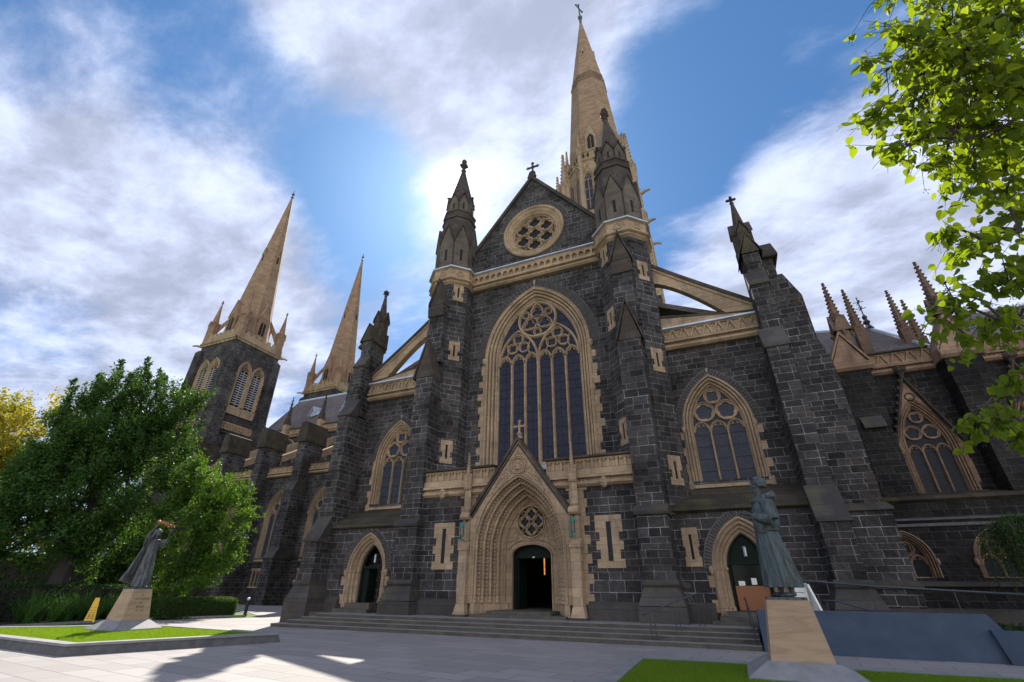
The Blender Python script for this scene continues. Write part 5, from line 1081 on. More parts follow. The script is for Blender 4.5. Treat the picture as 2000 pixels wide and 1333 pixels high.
for x, y, zt in ((18.3, 9.0, 18.9), (20.6, 9.3, 18.4), (21.5, 10.2, 18.0), (14.9, 10.0, 17.9)):
    if x == 14.9: continue
    mb = MB(); mb.box(x-.27, x+.27, y-.27, y+.27, 12, zt-2.8); pq = part(mb, 'inner_pier', 'dark_sandstone', CA); mb = MB(); crocket_pinnacle(mb, x, y, zt-2.9, zt, .30, 11, .10); part(mb, 'crocketed_pinnacle', 'dark_sandstone', pq)
mb = MB()
mb.add([(13.0,YC+.3,12.6),(21.6,YC+.3,12.6),(21.6,16,12.6),(13.0,16,12.6),(15.4,11.6,17.6),(19.6,11.2,16.9)], [(0,1,5,4),(1,2,5),(2,3,4,5),(3,0,4),(0,3,2,1)])
mb.add([(22.0,YC+.3,12.6),(34,YC+.3,12.6),(34,16,12.6),(22.0,16,12.6),(24.5,11.6,17.0),(30,11.6,17.0)], [(0,1,5,4),(1,2,5),(2,3,4,5),(3,0,4),(0,3,2,1)])
mb.add([(11.5,14,14),(17.5,14,14),(17.5,24,14),(11.5,24,14),(12,19,22.0),(14.8,19,22.0)], [(0,1,5,4),(1,2,5),(2,3,4,5),(3,0,4)])
sr = part(mb, 'sanctuary_roof', 'slate_roof', CA)
mb = MB(); mb.tube([(15.4,11.6,17.6),(19.6,11.2,16.9),(21.6,YC+.3,12.7)], .13, 5); mb.tube([(15.4,11.6,17.6),(13,YC+.3,12.7)], .12, 5); mb.tube([(12,19,22),(14.8,19,22.0),(17.5,14,14.1)], .15, 5); mb.tube([(22.0,YC+.3,12.7),(24.5,11.6,17),(30,11.6,17)], .13, 5); part(mb, 'ridge_capping', 'lead', sr)
for x, y, z in ((19.6,11.2,16.9),(14.8,19,22.0),(23.4,9.0,16.0)):
    mb = MB(); mb.lathe(x, y, [(.3,z),(.12,z+.3),(.22,z+.5),(.10,z+.7),(.16,z+.9),(.05,z+1.1)], 8); mb.tube([(x,y,z+1.0),(x,y,z+2.5)], .035, 5)
    for dz in (1.6, 2.1): mb.tube([(x-.3,y,z+dz),(x+.3,y,z+dz)], .03, 4); mb.tube([(x,y-.3,z+dz),(x,y+.3,z+dz)], .03, 4)
    for t in range(8): mb.tube([(x,y,z+1.5+.1*t),(x+.14*cos(t),y+.14*sin(t),z+1.6+.1*t)], .02, 4)
    part(mb, 'roof_finial', 'iron', sr)
mb = MB(); mb.tube([(14.75,YC-.35,12.0),(14.75,YC-.35,10.8),(14.75,YC-.2,10.5),(14.9,YC-.2,6.0),(14.9,YC-.3,5.5)], .07, 6); mb.lathe(14.75, YC-.35, [(.1,11.4),(.22,11.9),(.24,12.1)], 6); part(mb, 'downpipe', 'iron', cw)
# ================================================================ ground, steps, beds
mb = MB(); mb.add([(-700,-300,-.02),(700,-300,-.02),(700,900,-.02),(-700,900,-.02)], [(0,1,2,3)]); tag(mb.build('ground', 'lawn_far'), 'mown grass ground reaching past the cathedral', 'ground', None, 'structure')
def sheet(name, poly, z, mat, label=None, cat=None, kind='structure'):
    m_ = MB(); tri = tessellate_polygon([[Vector((x,y,0)) for x,y in poly]]); m_.add([(x,y,z) for x,y in poly], [tuple(t) for t in tri]); o = m_.build(name, mat); tag(o, label, cat, None, kind); return o
sheet('plaza', [(-17.6,-70),(60,-70),(60,6.8),(-13,6.8),(-13,12.2),(-60,12.2),(-60,4),(-22,3),(-17.0,-.2),(-16.6,-1.2),(-18.4,-5),(-17.9,-13),(-26,-30)], 0.0, 'paving', 'pale grey bluestone paving of the forecourt', 'paving')
# steps: four risers up to the platform
mb = MB()
mb.box(-9.3, 8.62, -4.02, 1, -.01, .46); mb.box(-9.7, 8.62, -4.40, 1, -.01, .345); mb.box(-10.1, 8.62, -4.78, 1, -.01, .23); mb.box(-10.5, 8.62, -5.3, 1, -.01, .115); mb.box(-12.2, 12.5, -2.75, 1, -.012, .459)
st = mb.build('stone_steps', 'step_stone'); tag(st, 'broad flight of four dark stone steps across the front of the portals', 'steps')
mb = MB()
for x0, y, z in ((-9.3,-4.02,.46),(-9.7,-4.40,.345),(-10.1,-4.78,.23),(-10.5,-5.3,.115)): mb.box(x0-.015, 8.63, y-.015, y+.30, z-.001, z+.012); mb.box(x0-.015, x0+.28, y+.30, -2.0, z-.001, z+.0115)
mb.box(-9.0, 8.6, -3.7, -2.62, .459, .470); mb.build('tread', 'step_edge', st)
# left raised lawn bed
BED = [(-7.02,-14.45),(-5.15,-9.75),(-11.6,-9.35),(-15.6,-13.0),(-12.6,-14.1)]
def inset(poly, d):
    n = len(poly); out = []; A = sum(poly[i][0]*poly[(i+1)%n][1]-poly[(i+1)%n][0]*poly[i][1] for i in range(n)); sg = 1 if A > 0 else -1
    for i in range(n):
        p0, p1, p2 = Vector(poly[i-1]), Vector(poly[i]), Vector(poly[(i+1)%n]); a_ = (p1-p0).normalized(); b_ = (p2-p1).normalized(); n1 = Vector((-a_.y,a_.x))*sg; n2 = Vector((-b_.y,b_.x))*sg
        k = (n1+n2); k = k/max(.3, k.length_squared/2); out.append(tuple(p1+k*d))
    return out
bw = empty('planter_wall', 'low battered bluestone wall round the sunlit lawn and the left statue', 'low wall', (-10,-12,0))
outer, top, inn_ = inset(BED, -.06), BED, inset(BED, .28); mb = MB(); n = len(BED)
rings = [[(x,y,-.01) for x,y in outer], [(x,y,.20) for x,y in top], [(x,y,.20) for x,y in inset(BED,.05)]]
mb.loft(rings, cap=False); setpar(mb.build('wall_face', 'dark_bluestone'), bw)
mb = MB(); cp = inset(BED, -.03); mb.loft([[(x,y,.20) for x,y in cp], [(x,y,.255) for x,y in cp], [(x,y,.255) for x,y in inn_], [(x,y,.15) for x,y in inn_]], cap=False); setpar(mb.build('coping', 'bluestone'), bw)
sheet('lawn_soil', inset(BED, .25), .205, 'grass_base', 'soil and turf base of the raised lawn', 'lawn')
# right flush lawn with kerb
BED2 = [(5.55,-8.45),(15.5,-8.0),(17.0,-16.5),(5.75,-16.5)]
ki = inset(BED2, .30); mb = MB(); mb.loft([[(x,y,-.01) for x,y in BED2], [(x,y,.05) for x,y in BED2], [(x,y,.05) for x,y in ki], [(x,y,-.01) for x,y in ki]], cap=False); tag(mb.build('kerb', 'bluestone'), 'flat stone kerb edging the shaded lawn at the lower right', 'kerb')
sheet('lawn_base', ki, .012, 'grass_base', 'turf base of the lawn at the lower right', 'lawn')
def np_mesh(name, V, K, mats, parent=None, smooth=False):
    """V (n*K,3): every K vertices make one face"""
    n = len(V)//K; me = bpy.data.meshes.new(name); me.vertices.add(len(V)); me.vertices.foreach_set('co', V.astype(np.float32).ravel())
    me.loops.add(len(V)); me.loops.foreach_set('vertex_index', np.arange(len(V), dtype=np.int32)); me.polygons.add(n)
    me.polygons.foreach_set('loop_start', np.arange(n, dtype=np.int32)*K); me.polygons.foreach_set('loop_total', np.full(n, K, dtype=np.int32)); me.update(calc_edges=True)
    me.materials.append(MATS[mats]); o = bpy.data.objects.new(name, me); COL.objects.link(o)
    if parent: o.parent = parent
    return o
def np_mesh_idx(name, V, Fc, mats, parent=None):
    me = bpy.data.meshes.new(name); me.vertices.add(len(V)); me.vertices.foreach_set('co', V.astype(np.float32).ravel()); K = Fc.shape[1]
    me.loops.add(Fc.size); me.loops.foreach_set('vertex_index', Fc.astype(np.int32).ravel()); me.polygons.add(len(Fc))
    me.polygons.foreach_set('loop_start', np.arange(len(Fc), dtype=np.int32)*K); me.polygons.foreach_set('loop_total', np.full(len(Fc), K, dtype=np.int32)); me.update(calc_edges=True)
    me.materials.append(MATS[mats]); o = bpy.data.objects.new(name, me); COL.objects.link(o)
    if parent: o.parent = parent
    return o
def inpoly(P, poly):
    x, y = P[:,0], P[:,1]; c = np.zeros(len(P), bool); n = len(poly)
    for i in range(n):
        x1, y1 = poly[i]; x2, y2 = poly[(i+1)%n]
        c ^= ((y1 > y) != (y2 > y)) & (x < (x2-x1)*(y-y1)/(y2-y1+1e-12)+x1)
    return c
def grass(name, poly, z, n, h, label, avoid):
    xs = [p[0] for p in poly]; ys = [p[1] for p in poly]; P = rng.uniform((min(xs),min(ys)),(max(xs),max(ys)),(n*2,2)); P = P[inpoly(P, poly)]
    for (x0,x1,y0,y1) in avoid: P = P[~((P[:,0]>x0)&(P[:,0]<x1)&(P[:,1]>y0)&(P[:,1]<y1))]
    k = len(P); an = rng.uniform(0, 2*PI, k); w = .0055; hh = h*rng.uniform(.5,1.25,k); lean = rng.normal(0, .35, (k,2))*hh[:,None]
    V = np.zeros((k,3,3)); dx = np.stack([np.cos(an), np.sin(an)], 1)*w
    V[:,0,:2] = P-dx; V[:,1,:2] = P+dx; V[:,2,:2] = P+lean; V[:,0,2] = z; V[:,1,2] = z; V[:,2,2] = z+hh
    o = np_mesh(name, V.reshape(-1,3), 3, 'grass_blade'); tag(o, label, 'grass', None, 'stuff')
grass('grass', inset(BED, .27), .20, 90000, .05, 'short sunlit mown grass inside the raised bed on the left', [(-11.6,-10.1,-11.7,-10.2)])
grass('grass', [(5.9,-8.75),(15.1,-8.35),(15.6,-13.5),(6.0,-13.9)], .01, 170000, .055, 'mown grass in building shade at the lower right', [])
# ---------------------------------------------------------------- plinths
def plinth(cx, cy, z0, base, b_in, z1, wb, z2, wt, name, label, shift=0.0):
    e = empty(name, label, 'plinth', (cx,cy,z0)); mb = MB()
    f = lambda w, z, sx=0: [(cx-w+sx,cy-w,z),(cx+w+sx,cy-w,z),(cx+w+sx,cy+w,z),(cx-w+sx,cy+w,z)]
    mb.hexa(f(base,z0-.02), f(base,z0+.06)); mb.hexa(f(base-.003,z0+.059), f(b_in,z1)); setpar(mb.build('slate_base', 'bluestone'), e)
    mb = MB(); mb.hexa(f(wb,z1), f(wt,z2-.03,shift)); setpar(mb.build('sandstone_block', 'banded_sandstone'), e)
    mb = MB(); mb.hexa(f(wt-.015,z2-.031,shift), f(wt-.02,z2+.02,shift)); setpar(mb.build('bronze_slab', 'bronze_blue'), e); return e
PF = plinth(9.18, -9.78, .01, 1.02, .62, .31, .55, 1.38, .39, 'statue_plinth', 'tapering sandstone plinth at the right beneath the friar statue')
PCX, PCY = -10.86, -10.98
PC = plinth(PCX, PCY, .20, .78, .46, .50, .435, 1.44, .30, 'statue_plinth', 'tapering sandstone plinth on the sunlit lawn carved with a saint name')
slp = math.atan2(.135, .94)
for body, sz, zz in (('ST', .075, 1.22), ('CATHERINE', .095, 1.09), ('OF', .065, .985), ('SIENA', .10, .86), ('1347   1380', .055, .765)):
    t = (zz-.5)/.94; xx = PCX+(.435-.135*t)+.004
    Mx = Matrix.Translation((xx, PCY+.03, zz)) @ Matrix.Rotation(R(90), 4, 'Z') @ Matrix.Rotation(R(90)-slp, 4, 'X')
    o = text_mesh('inscription', body, sz, 'inscription', None, Mx, .002); setpar(o, PC)
# ---------------------------------------------------------------- statues
def remeshed(mb, name, mat, vox, smooth_it=2, parent=None):
    me = bpy.data.meshes.new('tmp'); me.from_pydata(mb.v, [], mb.f); bm = bmesh.new(); bm.from_mesh(me); bmesh.ops.recalc_face_normals(bm, faces=bm.faces); bm.to_mesh(me); bm.free()
    ob = bpy.data.objects.new('tmp', me); COL.objects.link(ob); md = ob.modifiers.new('r', 'REMESH'); md.mode = 'VOXEL'; md.voxel_size = vox
    if smooth_it: sm = ob.modifiers.new('s', 'SMOOTH'); sm.iterations = smooth_it; sm.factor = .5
    dg = bpy.context.evaluated_depsgraph_get(); dg.update(); me2 = bpy.data.meshes.new_from_object(ob.evaluated_get(dg)); bpy.data.objects.remove(ob)
    for p in me2.polygons: p.use_smooth = True
    me2.materials.clear(); me2.materials.append(MATS[mat]); me2.name = name; o = bpy.data.objects.new(name, me2); COL.objects.link(o)
    if parent: o.parent = parent
    return o
def ell(mb, c, r, rot=None, n=16, m_=10, fn=None):
    rings = []; c = Vector(c)
    for j in range(1, m_):
        th = PI*j/m_; ring = []
        for i in range(n):
            p = Vector((r[0]*sin(th)*cos(2*PI*i/n), r[1]*sin(th)*sin(2*PI*i/n), r[2]*cos(th)))
            if fn: p = fn(p)
            if rot: p = rot @ p
            ring.append(tuple(c+p))
        rings.append(ring)
    mb.loft(rings)
def robe(mb, rings, folds, amp, n=72, ph=0):
    """rings: (cx,cy,z,rx,ry,foldstrength)"""
    out = []
    for cx, cy, z, rx, ry, fs in rings:
        ring = []
        for i in range(n):
            t = 2*PI*i/n; k = 1+fs*amp*(sin(folds*t+ph+z*.8)*.6+sin((folds*1.7//1)*t+1.3+z*1.7)*.4); ring.append((cx+rx*k*cos(t), cy+ry*k*sin(t), z))
        out.append(ring)
    mb.loft(out)
def hand(mb, w, fwd, upv, L=.19, curl=.35, spread=.16):
    """palm and five unequal bent fingers; w wrist point, fwd direction of fingers, upv palm normal"""
    fwd = Vector(fwd).normalized(); upv = Vector(upv); upv = (upv-fwd*upv.dot(fwd)).normalized(); side = fwd.cross(upv); w = Vector(w)
    pl = L*.5; rings = []
    for t, ww, tt in ((0,.030,.022),(.35,.040,.020),(.8,.046,.017),(1.0,.042,.014)):
        c = w+fwd*pl*t; rings.append([tuple(c+side*ww*cos(2*PI*i/10)+upv*tt*sin(2*PI*i/10)) for i in range(10)])
    mb.loft(rings)
    for k, (o_, ln) in enumerate(((-.034,.40),(-.012,.50),(.012,.47),(.034,.36))):
        b = w+fwd*pl*.92+side*o_; pts = [b]; d = (fwd+side*spread*(o_/.034)).normalized(); ang = 0
        for s_, fr in enumerate((.45,.32,.23)): ang += curl*(.6+.25*s_+.1*k*.3); dd = d*cos(ang)+upv*sin(ang); pts.append(pts[-1]+dd*L*ln*fr*1.1)
        mb.tube(pts, [.0125,.0115,.010,.007], 7)
    b = w+fwd*pl*.25-side*.036; d = (fwd*.7-side*.75+upv*.25).normalized(); pts = [b, b+d*L*.16, b+d*L*.27+fwd*L*.05+upv*L*.05, b+d*L*.33+fwd*L*.12+upv*L*.08]; mb.tube(pts, [.017,.014,.012,.008], 7)
# friar, in profile, looking along -x
S = 2.38/1.80
def friar():
    e = empty('friar_statue', 'bronze blue-green statue of a robed friar with open hands, standing at the right', 'statue', (9.18,-9.9,1.40))
    Y = -9.8; Z = 1.40; mb = MB()
    robe(mb, [(9.20,Y,Z+.17,.335,.29,1.0),(9.20,Y,Z+.30,.33,.285,1.0),(9.17,Y,Z+.65,.285,.27,.9),(9.14,Y,Z+.95,.245,.25,.8),(9.13,Y,Z+1.20,.215,.235,.5),(9.15,Y,Z+1.28,.205,.225,.15)], 13, .075)
    robe(mb, [(9.15,Y,Z+1.24,.215,.24,.2),(9.165,Y,Z+1.34,.245,.27,.5),(9.18,Y,Z+1.50,.245,.28,.5),(9.19,Y,Z+1.70,.225,.29,.4),(9.20,Y,Z+1.86,.185,.25,.3),(9.19,Y,Z+1.95,.12,.15,.1),(9.17,Y,Z+2.0,.075,.08,0)], 10, .06)
    mb.tube([(9.17,Y,Z+1.86),(9.15,Y,Z+2.0),(9.125,Y,Z+2.12)], [.095,.082,.08], 12)     # neck
    # head: skull, face, nose, brow, lips, chin, ears
    hx, hz = 9.165, Z+2.235
    ell(mb, (hx+.03,Y,hz+.035), (.138,.112,.135)); ell(mb, (hx-.035,Y,hz-.045), (.098,.082,.135), Matrix.Rotation(R(-8),3,'Y')); ell(mb, (hx-.085,Y,hz-.145), (.045,.045,.035))
    mb.loft([[(hx-.118,Y-.012,hz+.035),(hx-.118,Y+.012,hz+.035),(hx-.09,Y+.015,hz+.035),(hx-.09,Y-.015,hz+.035)],[(hx-.152,Y-.020,hz-.030),(hx-.152,Y+.020,hz-.030),(hx-.09,Y+.028,hz-.030),(hx-.09,Y-.028,hz-.030)],[(hx-.135,Y-.02,hz-.048),(hx-.135,Y+.02,hz-.048),(hx-.09,Y+.024,hz-.05),(hx-.09,Y-.024,hz-.05)]])
    ell(mb, (hx-.108,Y,hz+.052), (.022,.068,.018)); ell(mb, (hx-.112,Y,hz-.082), (.020,.030,.009)); ell(mb, (hx-.106,Y,hz-.100), (.019,.026,.010))
    for q in (1,-1): ell(mb, (hx-.095,Y+q*.035,hz+.018), (.014,.017,.012)); ell(mb, (hx+.015,Y+q*.098,hz-.02), (.024,.014,.038)); ell(mb, (hx-.07,Y+q*.052,hz-.03), (.03,.022,.028))
    # hood lying on the shoulders
    for k, (rr_, dz_, tk) in enumerate(((.172,0,.048),(.145,.04,.044),(.118,.075,.034))):
        mb.tube([(9.20+.03*k+ (rr_*1.25)*cos(t), Y+rr_*1.1*sin(t), Z+1.90+dz_+.055*cos(t)) for t in np.linspace(0, 2*PI, 20)[:-1]], tk, 8, True)
    ell(mb, (9.375,Y,Z+1.94), (.085,.12,.085))
    # arms and wide sleeves
    for q, dz_, dx_ in ((-1,0,0),(1,-.04,.03)):
        sh = (9.205,Y+q*.23,Z+1.82); el = (9.27+dx_,Y+q*.335,Z+1.44+dz_); wr = (8.93+dx_,Y+q*.20,Z+1.55+dz_)
        mb.tube([sh, (9.24,Y+q*.31,Z+1.64), el], [.115,.118,.12], 12); mb.tube([el, (9.10+dx_,Y+q*.28,Z+1.48+dz_), (8.975+dx_,Y+q*.225,Z+1.525+dz_)], [.125,.115,.105], 12)
        # hanging cuff
        mb.loft([[(8.965+dx_+a_*.5,Y+q*.225+b_,Z+1.56+dz_) for a_, b_ in ((-.03,-.05),(.10,-.06),(.16,0),(.10,.06),(-.03,.05))],[(8.94+dx_+a_,Y+q*.235+b_*.9,Z+1.38+dz_) for a_, b_ in ((0,-.045),(.16,-.06),(.30,0),(.16,.06),(0,.045))],[(8.965+dx_+a_,Y+q*.24+b_*.5,Z+1.19+dz_) for a_, b_ in ((0,-.03),(.06,-.04),(.14,0),(.06,.04),(0,.03))]])
        mb.tube([(9.0+dx_,Y+q*.235,Z+1.535+dz_), wr], [.05,.036], 10)
        hand(mb, wr, (-1,-q*.18,.18), (.25,-q*.2,1), .235, .26)
    mb.tube([(9.15+.222*cos(t), Y+.245*sin(t), Z+1.245) for t in np.linspace(0, 2*PI, 28)[:-1]], .016, 6, True)
    # feet
    for q, dx_ in ((-1,.06),(1,-.10)):
        mb.tube([(9.25+dx_,Y+q*.11,Z+.22),(9.25+dx_,Y+q*.11,Z+.07)], [.055,.048], 10); ell(mb, (9.19+dx_,Y+q*.11,Z+.045), (.135,.052,.045))
        for k in range(5): ell(mb, (9.055+dx_+.006*abs(k-1),Y+q*.11+(k-2)*.021,Z+.025), (.026,.0125,.018), None, 8, 6)
    setpar(remeshed(mb, 'body', 'bronze_blue', .0085, 1), e)
    # tonsured hair ring
    mb = MB()
    for t in np.linspace(.9, 2*PI-.9, 26):
        ell(mb, (hx+.030-.128*cos(t), Y+.100*sin(t), hz+.02-.02*cos(t)*0), (.028,.028,.052), None, 8, 6)
        if 1.3 < t < 2*PI-1.3: ell(mb, (hx+.034-.122*cos(t), Y+.096*sin(t), hz-.04), (.028,.027,.045), None, 8, 6)
    for t in np.linspace(-.8, .8, 7): ell(mb, (hx+.03-.118*cos(t), Y+.095*sin(t), hz+.098), (.020,.022,.018), None, 8, 6)
    setpar(remeshed(mb, 'hair', 'bronze_blue', .009, 1), e)
    mb = MB(); mb.tube([(8.945,Y-.10,Z+1.24),(8.94,Y-.105,Z+1.0),(8.925,Y-.11,Z+.72),(8.92,Y-.11,Z+.55)], .013, 6)
    for z_ in (1.0,.82,.66): mb.lathe(8.93, Y-.108, [(.01,Z+z_-.03),(.024,Z+z_),(.01,Z+z_+.03)], 6)
    setpar(mb.build('rope_cord', 'bronze_blue'), e)
    e.scale = (1.13,1.12,1.05); return e
friar()
# woman with raised arms holding a crown
def saint():
    bx, by, Z = PCX+.02, PCY, 1.46
    e = empty('saint_statue', 'bronze statue of a woman raising a wreath with both arms on the sunlit lawn plinth', 'statue', (bx,by,Z)); mb = MB()
    # local frame: she faces the camera side (+x,-y) and leans back; build facing -y then rotate
    Q = Matrix.Translation((bx,by,Z)) @ Matrix.Rotation(R(82), 4, 'Z'); mb.M = Q
    robe(mb, [(0,.0,.02,.26,.24,1),(0,.0,.25,.255,.235,1),(0,0,.60,.225,.20,.9),(0,.01,.90,.19,.165,.7),(0,.02,1.10,.165,.145,.5),(0,.03,1.30,.19,.14,.3),(0,.03,1.44,.19,.12,.2),(0,.02,1.52,.11,.09,0),(0,.01,1.56,.06,.06,0)], 11, .07)
    mb.tube([(0,.02,1.48),(0,.0,1.62),(0,-.01,1.68)], [.06,.05,.05], 10)
    tilt = Matrix.Rotation(R(28), 3, 'X'); hc = Vector((0,-.01,1.76))
    ell(mb, hc, (.083,.10,.118), tilt); ell(mb, hc+tilt@Vector((0,-.045,-.045)), (.062,.065,.085), tilt)
    P = lambda x, y, z: hc+tilt@Vector((x,y,z))
    mb.loft([[tuple(P(-.010,-.095,.02)),tuple(P(.010,-.095,.02)),tuple(P(.012,-.07,.02)),tuple(P(-.012,-.07,.02))],[tuple(P(-.017,-.128,-.03)),tuple(P(.017,-.128,-.03)),tuple(P(.02,-.08,-.035)),tuple(P(-.02,-.08,-.035))]])
    ell(mb, P(0,-.103,-.062), (.026,.012,.008), tilt); ell(mb, P(0,-.092,-.10), (.025,.022,.018), tilt)
    for q in (1,-1): ell(mb, P(q*.033,-.092,.012), (.016,.012,.010), tilt); ell(mb, P(q*.04,-.085,-.03), (.022,.02,.02), tilt)
    mb.tube([(.13*cos(t), .02+.10*sin(t), 1.50+.02*cos(t)) for t in np.linspace(0, 2*PI, 16)[:-1]], .035, 8, True)
    # arms up and forward
    for q, hz_ in ((-1,2.12),(1,2.02)):
        sh = (q*.17,.03,1.43); el = (q*.34,-.12,1.62 if q < 0 else 1.50); wr = (q*.27,-.30,hz_-.22)
        mb.tube([sh, el], [.075,.085], 10); mb.tube([el, wr], [.06,.03], 10)
        mb.loft([[(q*.18,-.02,1.46),(q*.18,.08,1.44),(q*.36,-.06,1.62 if q<0 else 1.50),(q*.36,-.16,1.60 if q<0 else 1.48)],[(q*.19,.02,1.25),(q*.19,.06,1.25),(q*.36,-.04,1.30),(q*.36,-.08,1.30)]])
        hand(mb, wr, (-q*.15,-.25,1), (-q,-.2,0), .18, .4)
    # mantle hanging behind on her right
    mb.loft([[(-.22,.10,1.46),(-.05,.14,1.50),(.18,.12,1.46),(.18,.08,1.44),(-.05,.08,1.46),(-.22,.05,1.44)],[(-.36,.10,1.05),(-.08,.22,1.0),(.22,.18,1.0),(.2,.1,1.0),(-.08,.12,1.0),(-.33,.05,1.05)],[(-.48,.18,.55),(-.12,.32,.5),(.24,.22,.5),(.22,.12,.5),(-.12,.18,.5),(-.44,.1,.55)],[(-.60,.26,.20),(-.16,.38,.1),(.26,.26,.08),(.24,.14,.08),(-.14,.22,.1),(-.54,.16,.2)]])
    for q in (1,-1): ell(mb, (q*.09,-.20,.02), (.05,.11,.035))
    setpar(remeshed(mb, 'body', 'bronze_grey', .009, 1), e)
    mb = MB(Q)   # veil over the hair
    for t in np.linspace(-1.9, 1.9, 13): mb.tube([tuple(P(.088*sin(t),.0+.055*cos(t)+.03,.06)), tuple(P(.098*sin(t),.03+.075*cos(t),-.02)), (.13*sin(t), .08+.06*cos(t), 1.52)], [.028,.034,.03], 7)
    ell(mb, P(0,.03,.045), (.088,.09,.09), tilt); setpar(remeshed(mb, 'veil', 'bronze_grey', .011, 1), e)
    mb = MB(Q); c = Vector((0,-.36,2.05))
    for k in range(3): mb.tube([tuple(c+Vector(((.27+.02*sin(5*t+k))*cos(t), (.16+.02*cos(4*t+k))*sin(t), .035*sin(7*t+2*k)-.06*cos(t)))) for t in np.linspace(0, 2*PI, 30)[:-1]], .011, 5, True)
    for t in np.linspace(0, 2*PI, 46): b = c+Vector((.27*cos(t), .16*sin(t), -.06*cos(t))); d = Vector((random.gauss(0,1), random.gauss(0,1), random.gauss(.4,1))).normalized()*.06; mb.tube([tuple(b), tuple(b+d)], [.008,.002], 4)
    w_ = setpar(mb.build('thorn_wreath', 'wreath_wire'), e)
    return e
saint()
# ---------------------------------------------------------------- lanterns
for s_ in (1,-1):
    x, y, z = s_*2.58, -3.04, 3.38
    e = empty('wall_lantern', 'green copper lantern fixed on the %s pier of the main portal' % ('right' if s_ > 0 else 'left'), 'lantern', (x,y,z), 'copper lanterns either side of the main portal')
    mb = MB(); r = .115
    for k in range(6): an = k*PI/3; mb.tube([(x+r*cos(an),y+r*sin(an),z),(x+r*cos(an),y+r*sin(an),z+.64)], .010, 5)
    for zz in (.03,.16,.23,.56,.62): mb.tube([(x+r*cos(t),y+r*sin(t),z+zz) for t in np.linspace(0, 2*PI, 13)[:-1]], .010, 5, True)
    for k in range(6): an = k*PI/3+PI/6; mb.tube([(x+r*cos(an-.5),y+r*sin(an-.5),z+.64),(x+r*1.1*cos(an),y+r*1.1*sin(an),z+.73),(x+r*cos(an+.5),y+r*sin(an+.5),z+.64)], .009, 4); mb.lathe(x+r*cos(an-.5), y+r*sin(an-.5), [(.004,z-.05),(.014,z-.02),(.006,z+.01)], 5)
    mb.lathe(x, y, [(.03,z),(r,z+.02),(r*.95,z+.03)], 6); mb.lathe(x, y, [(r*1.0,z+.57),(r*1.05,z+.60),(.05,z+.69),(.02,z+.75)], 6); mb.box(x-.02, x+.02, y+.08, y+.17, z+.3, z+.36)
    setpar(mb.build('frame', 'copper_green'), e); mb = MB(); mb.lathe(x, y, [(.09,z+.20),(.092,z+.22),(.092,z+.55),(.09,z+.56)], 6); setpar(mb.build('glass', 'amber_glass'), e)
# ---------------------------------------------------------------- sign, bollard, small things
def caution_sign():
    x, y = -19.05, -7.75; e = empty('floor_sign', 'yellow folding floor sign with black writing and figures beside the left plinth', 'sign', (x,y,0)); Q = Matrix.Translation((x,y,.03)) @ Matrix.Rotation(R(58), 4, 'Z')
    H_ = .98
    for s_ in (1,-1):
        mb = MB(Q @ Matrix.Rotation(R(7*s_), 4, 'X') ); yy = 0 
        M2 = Q @ Matrix.Translation((0,-.14*s_,0)) @ Matrix.Rotation(R(-8*s_), 4, 'X'); mb.M = M2
        mb.prism_y([(-.19,.06),(.19,.06),(.085,H_),(-.085,H_)], -.012, .012); mb.box(-.21, -.14, -.03, .03, 0, .07); mb.box(.14, .21, -.03, .03, 0, .07); mb.box(-.14, .14, -.02, .02, .03, .07)
        setpar(mb.build('panel', 'yellow_plastic'), e)
    M2 = Q @ Matrix.Translation((0,-.14,0)) @ Matrix.Rotation(R(-8), 4, 'X')
    fr = lambda z, x_=0: M2 @ Matrix.Translation((x_,-.0135,z)) @ Matrix.Rotation(R(90), 4, 'X')
    for i, (tx, sz) in enumerate((('NO BIKE', .052), ('NO BOARD', .052), ('NO SKATES', .050))): setpar(text_mesh('lettering', tx, sz, 'ink', None, fr(.56-.095*i), .001), e)
    mb = MB(M2)
    for x_ in (-.08,.06):
        mb.lathe(x_, -.018, [(.004,.315),(.016,.33),(.004,.345)], 6)
        for p, q in (((x_,.31),(x_+.02,.26)), ((x_+.02,.26),(x_+.05,.22)), ((x_+.02,.26),(x_-.02,.22)), ((x_,.30),(x_+.05,.29)), ((x_,.30),(x_-.04,.28)), ((x_-.05,.215),(x_+.06,.215))): mb.tube([(p[0],-.016,p[1]),(q[0],-.016,q[1])], .006, 4)
    mb.box(-.11, -.04, -.017, -.012, .14, .165); mb.box(.02, .13, -.017, -.012, .14, .165)
    setpar(mb.build('pictogram', 'ink'), e)
caution_sign()
e = empty('bollard', 'black cylindrical bollard light with a pale cap at the end of the hedge', 'bollard', (-17.6,-.8,0))
mb = MB(); mb.lathe(-17.6, -.8, [(.12,0),(.12,.02),(.085,.03),(.085,.82)], 16); setpar(mb.build('post', 'iron', smooth=False), e)
mb = MB(); mb.lathe(-17.6, -.8, [(.083,.82),(.083,.86),(.095,.87),(.09,.93),(.02,.95)], 16); setpar(mb.build('cap', 'lead'), e)
e = empty('water_bowl', 'round metal rimmed stone bowl cut by the left edge of the view', 'bowl', (-10.75,-14.9,0))
mb = MB(); mb.lathe(-10.75, -14.9, [(.25,0),(.30,.10),(.40,.16),(.42,.19),(.36,.20),(.20,.185),(.18,.15),(.02,.14)], 32); setpar(mb.build('basin', 'lead', smooth=True), e)
mb = MB(); mb.tube([(-10.75+.22*cos(t),-14.9+.22*sin(t),.205) for t in np.linspace(0,2*PI,25)[:-1]], .012, 6, True); setpar(mb.build('rim', 'white_board'), e)
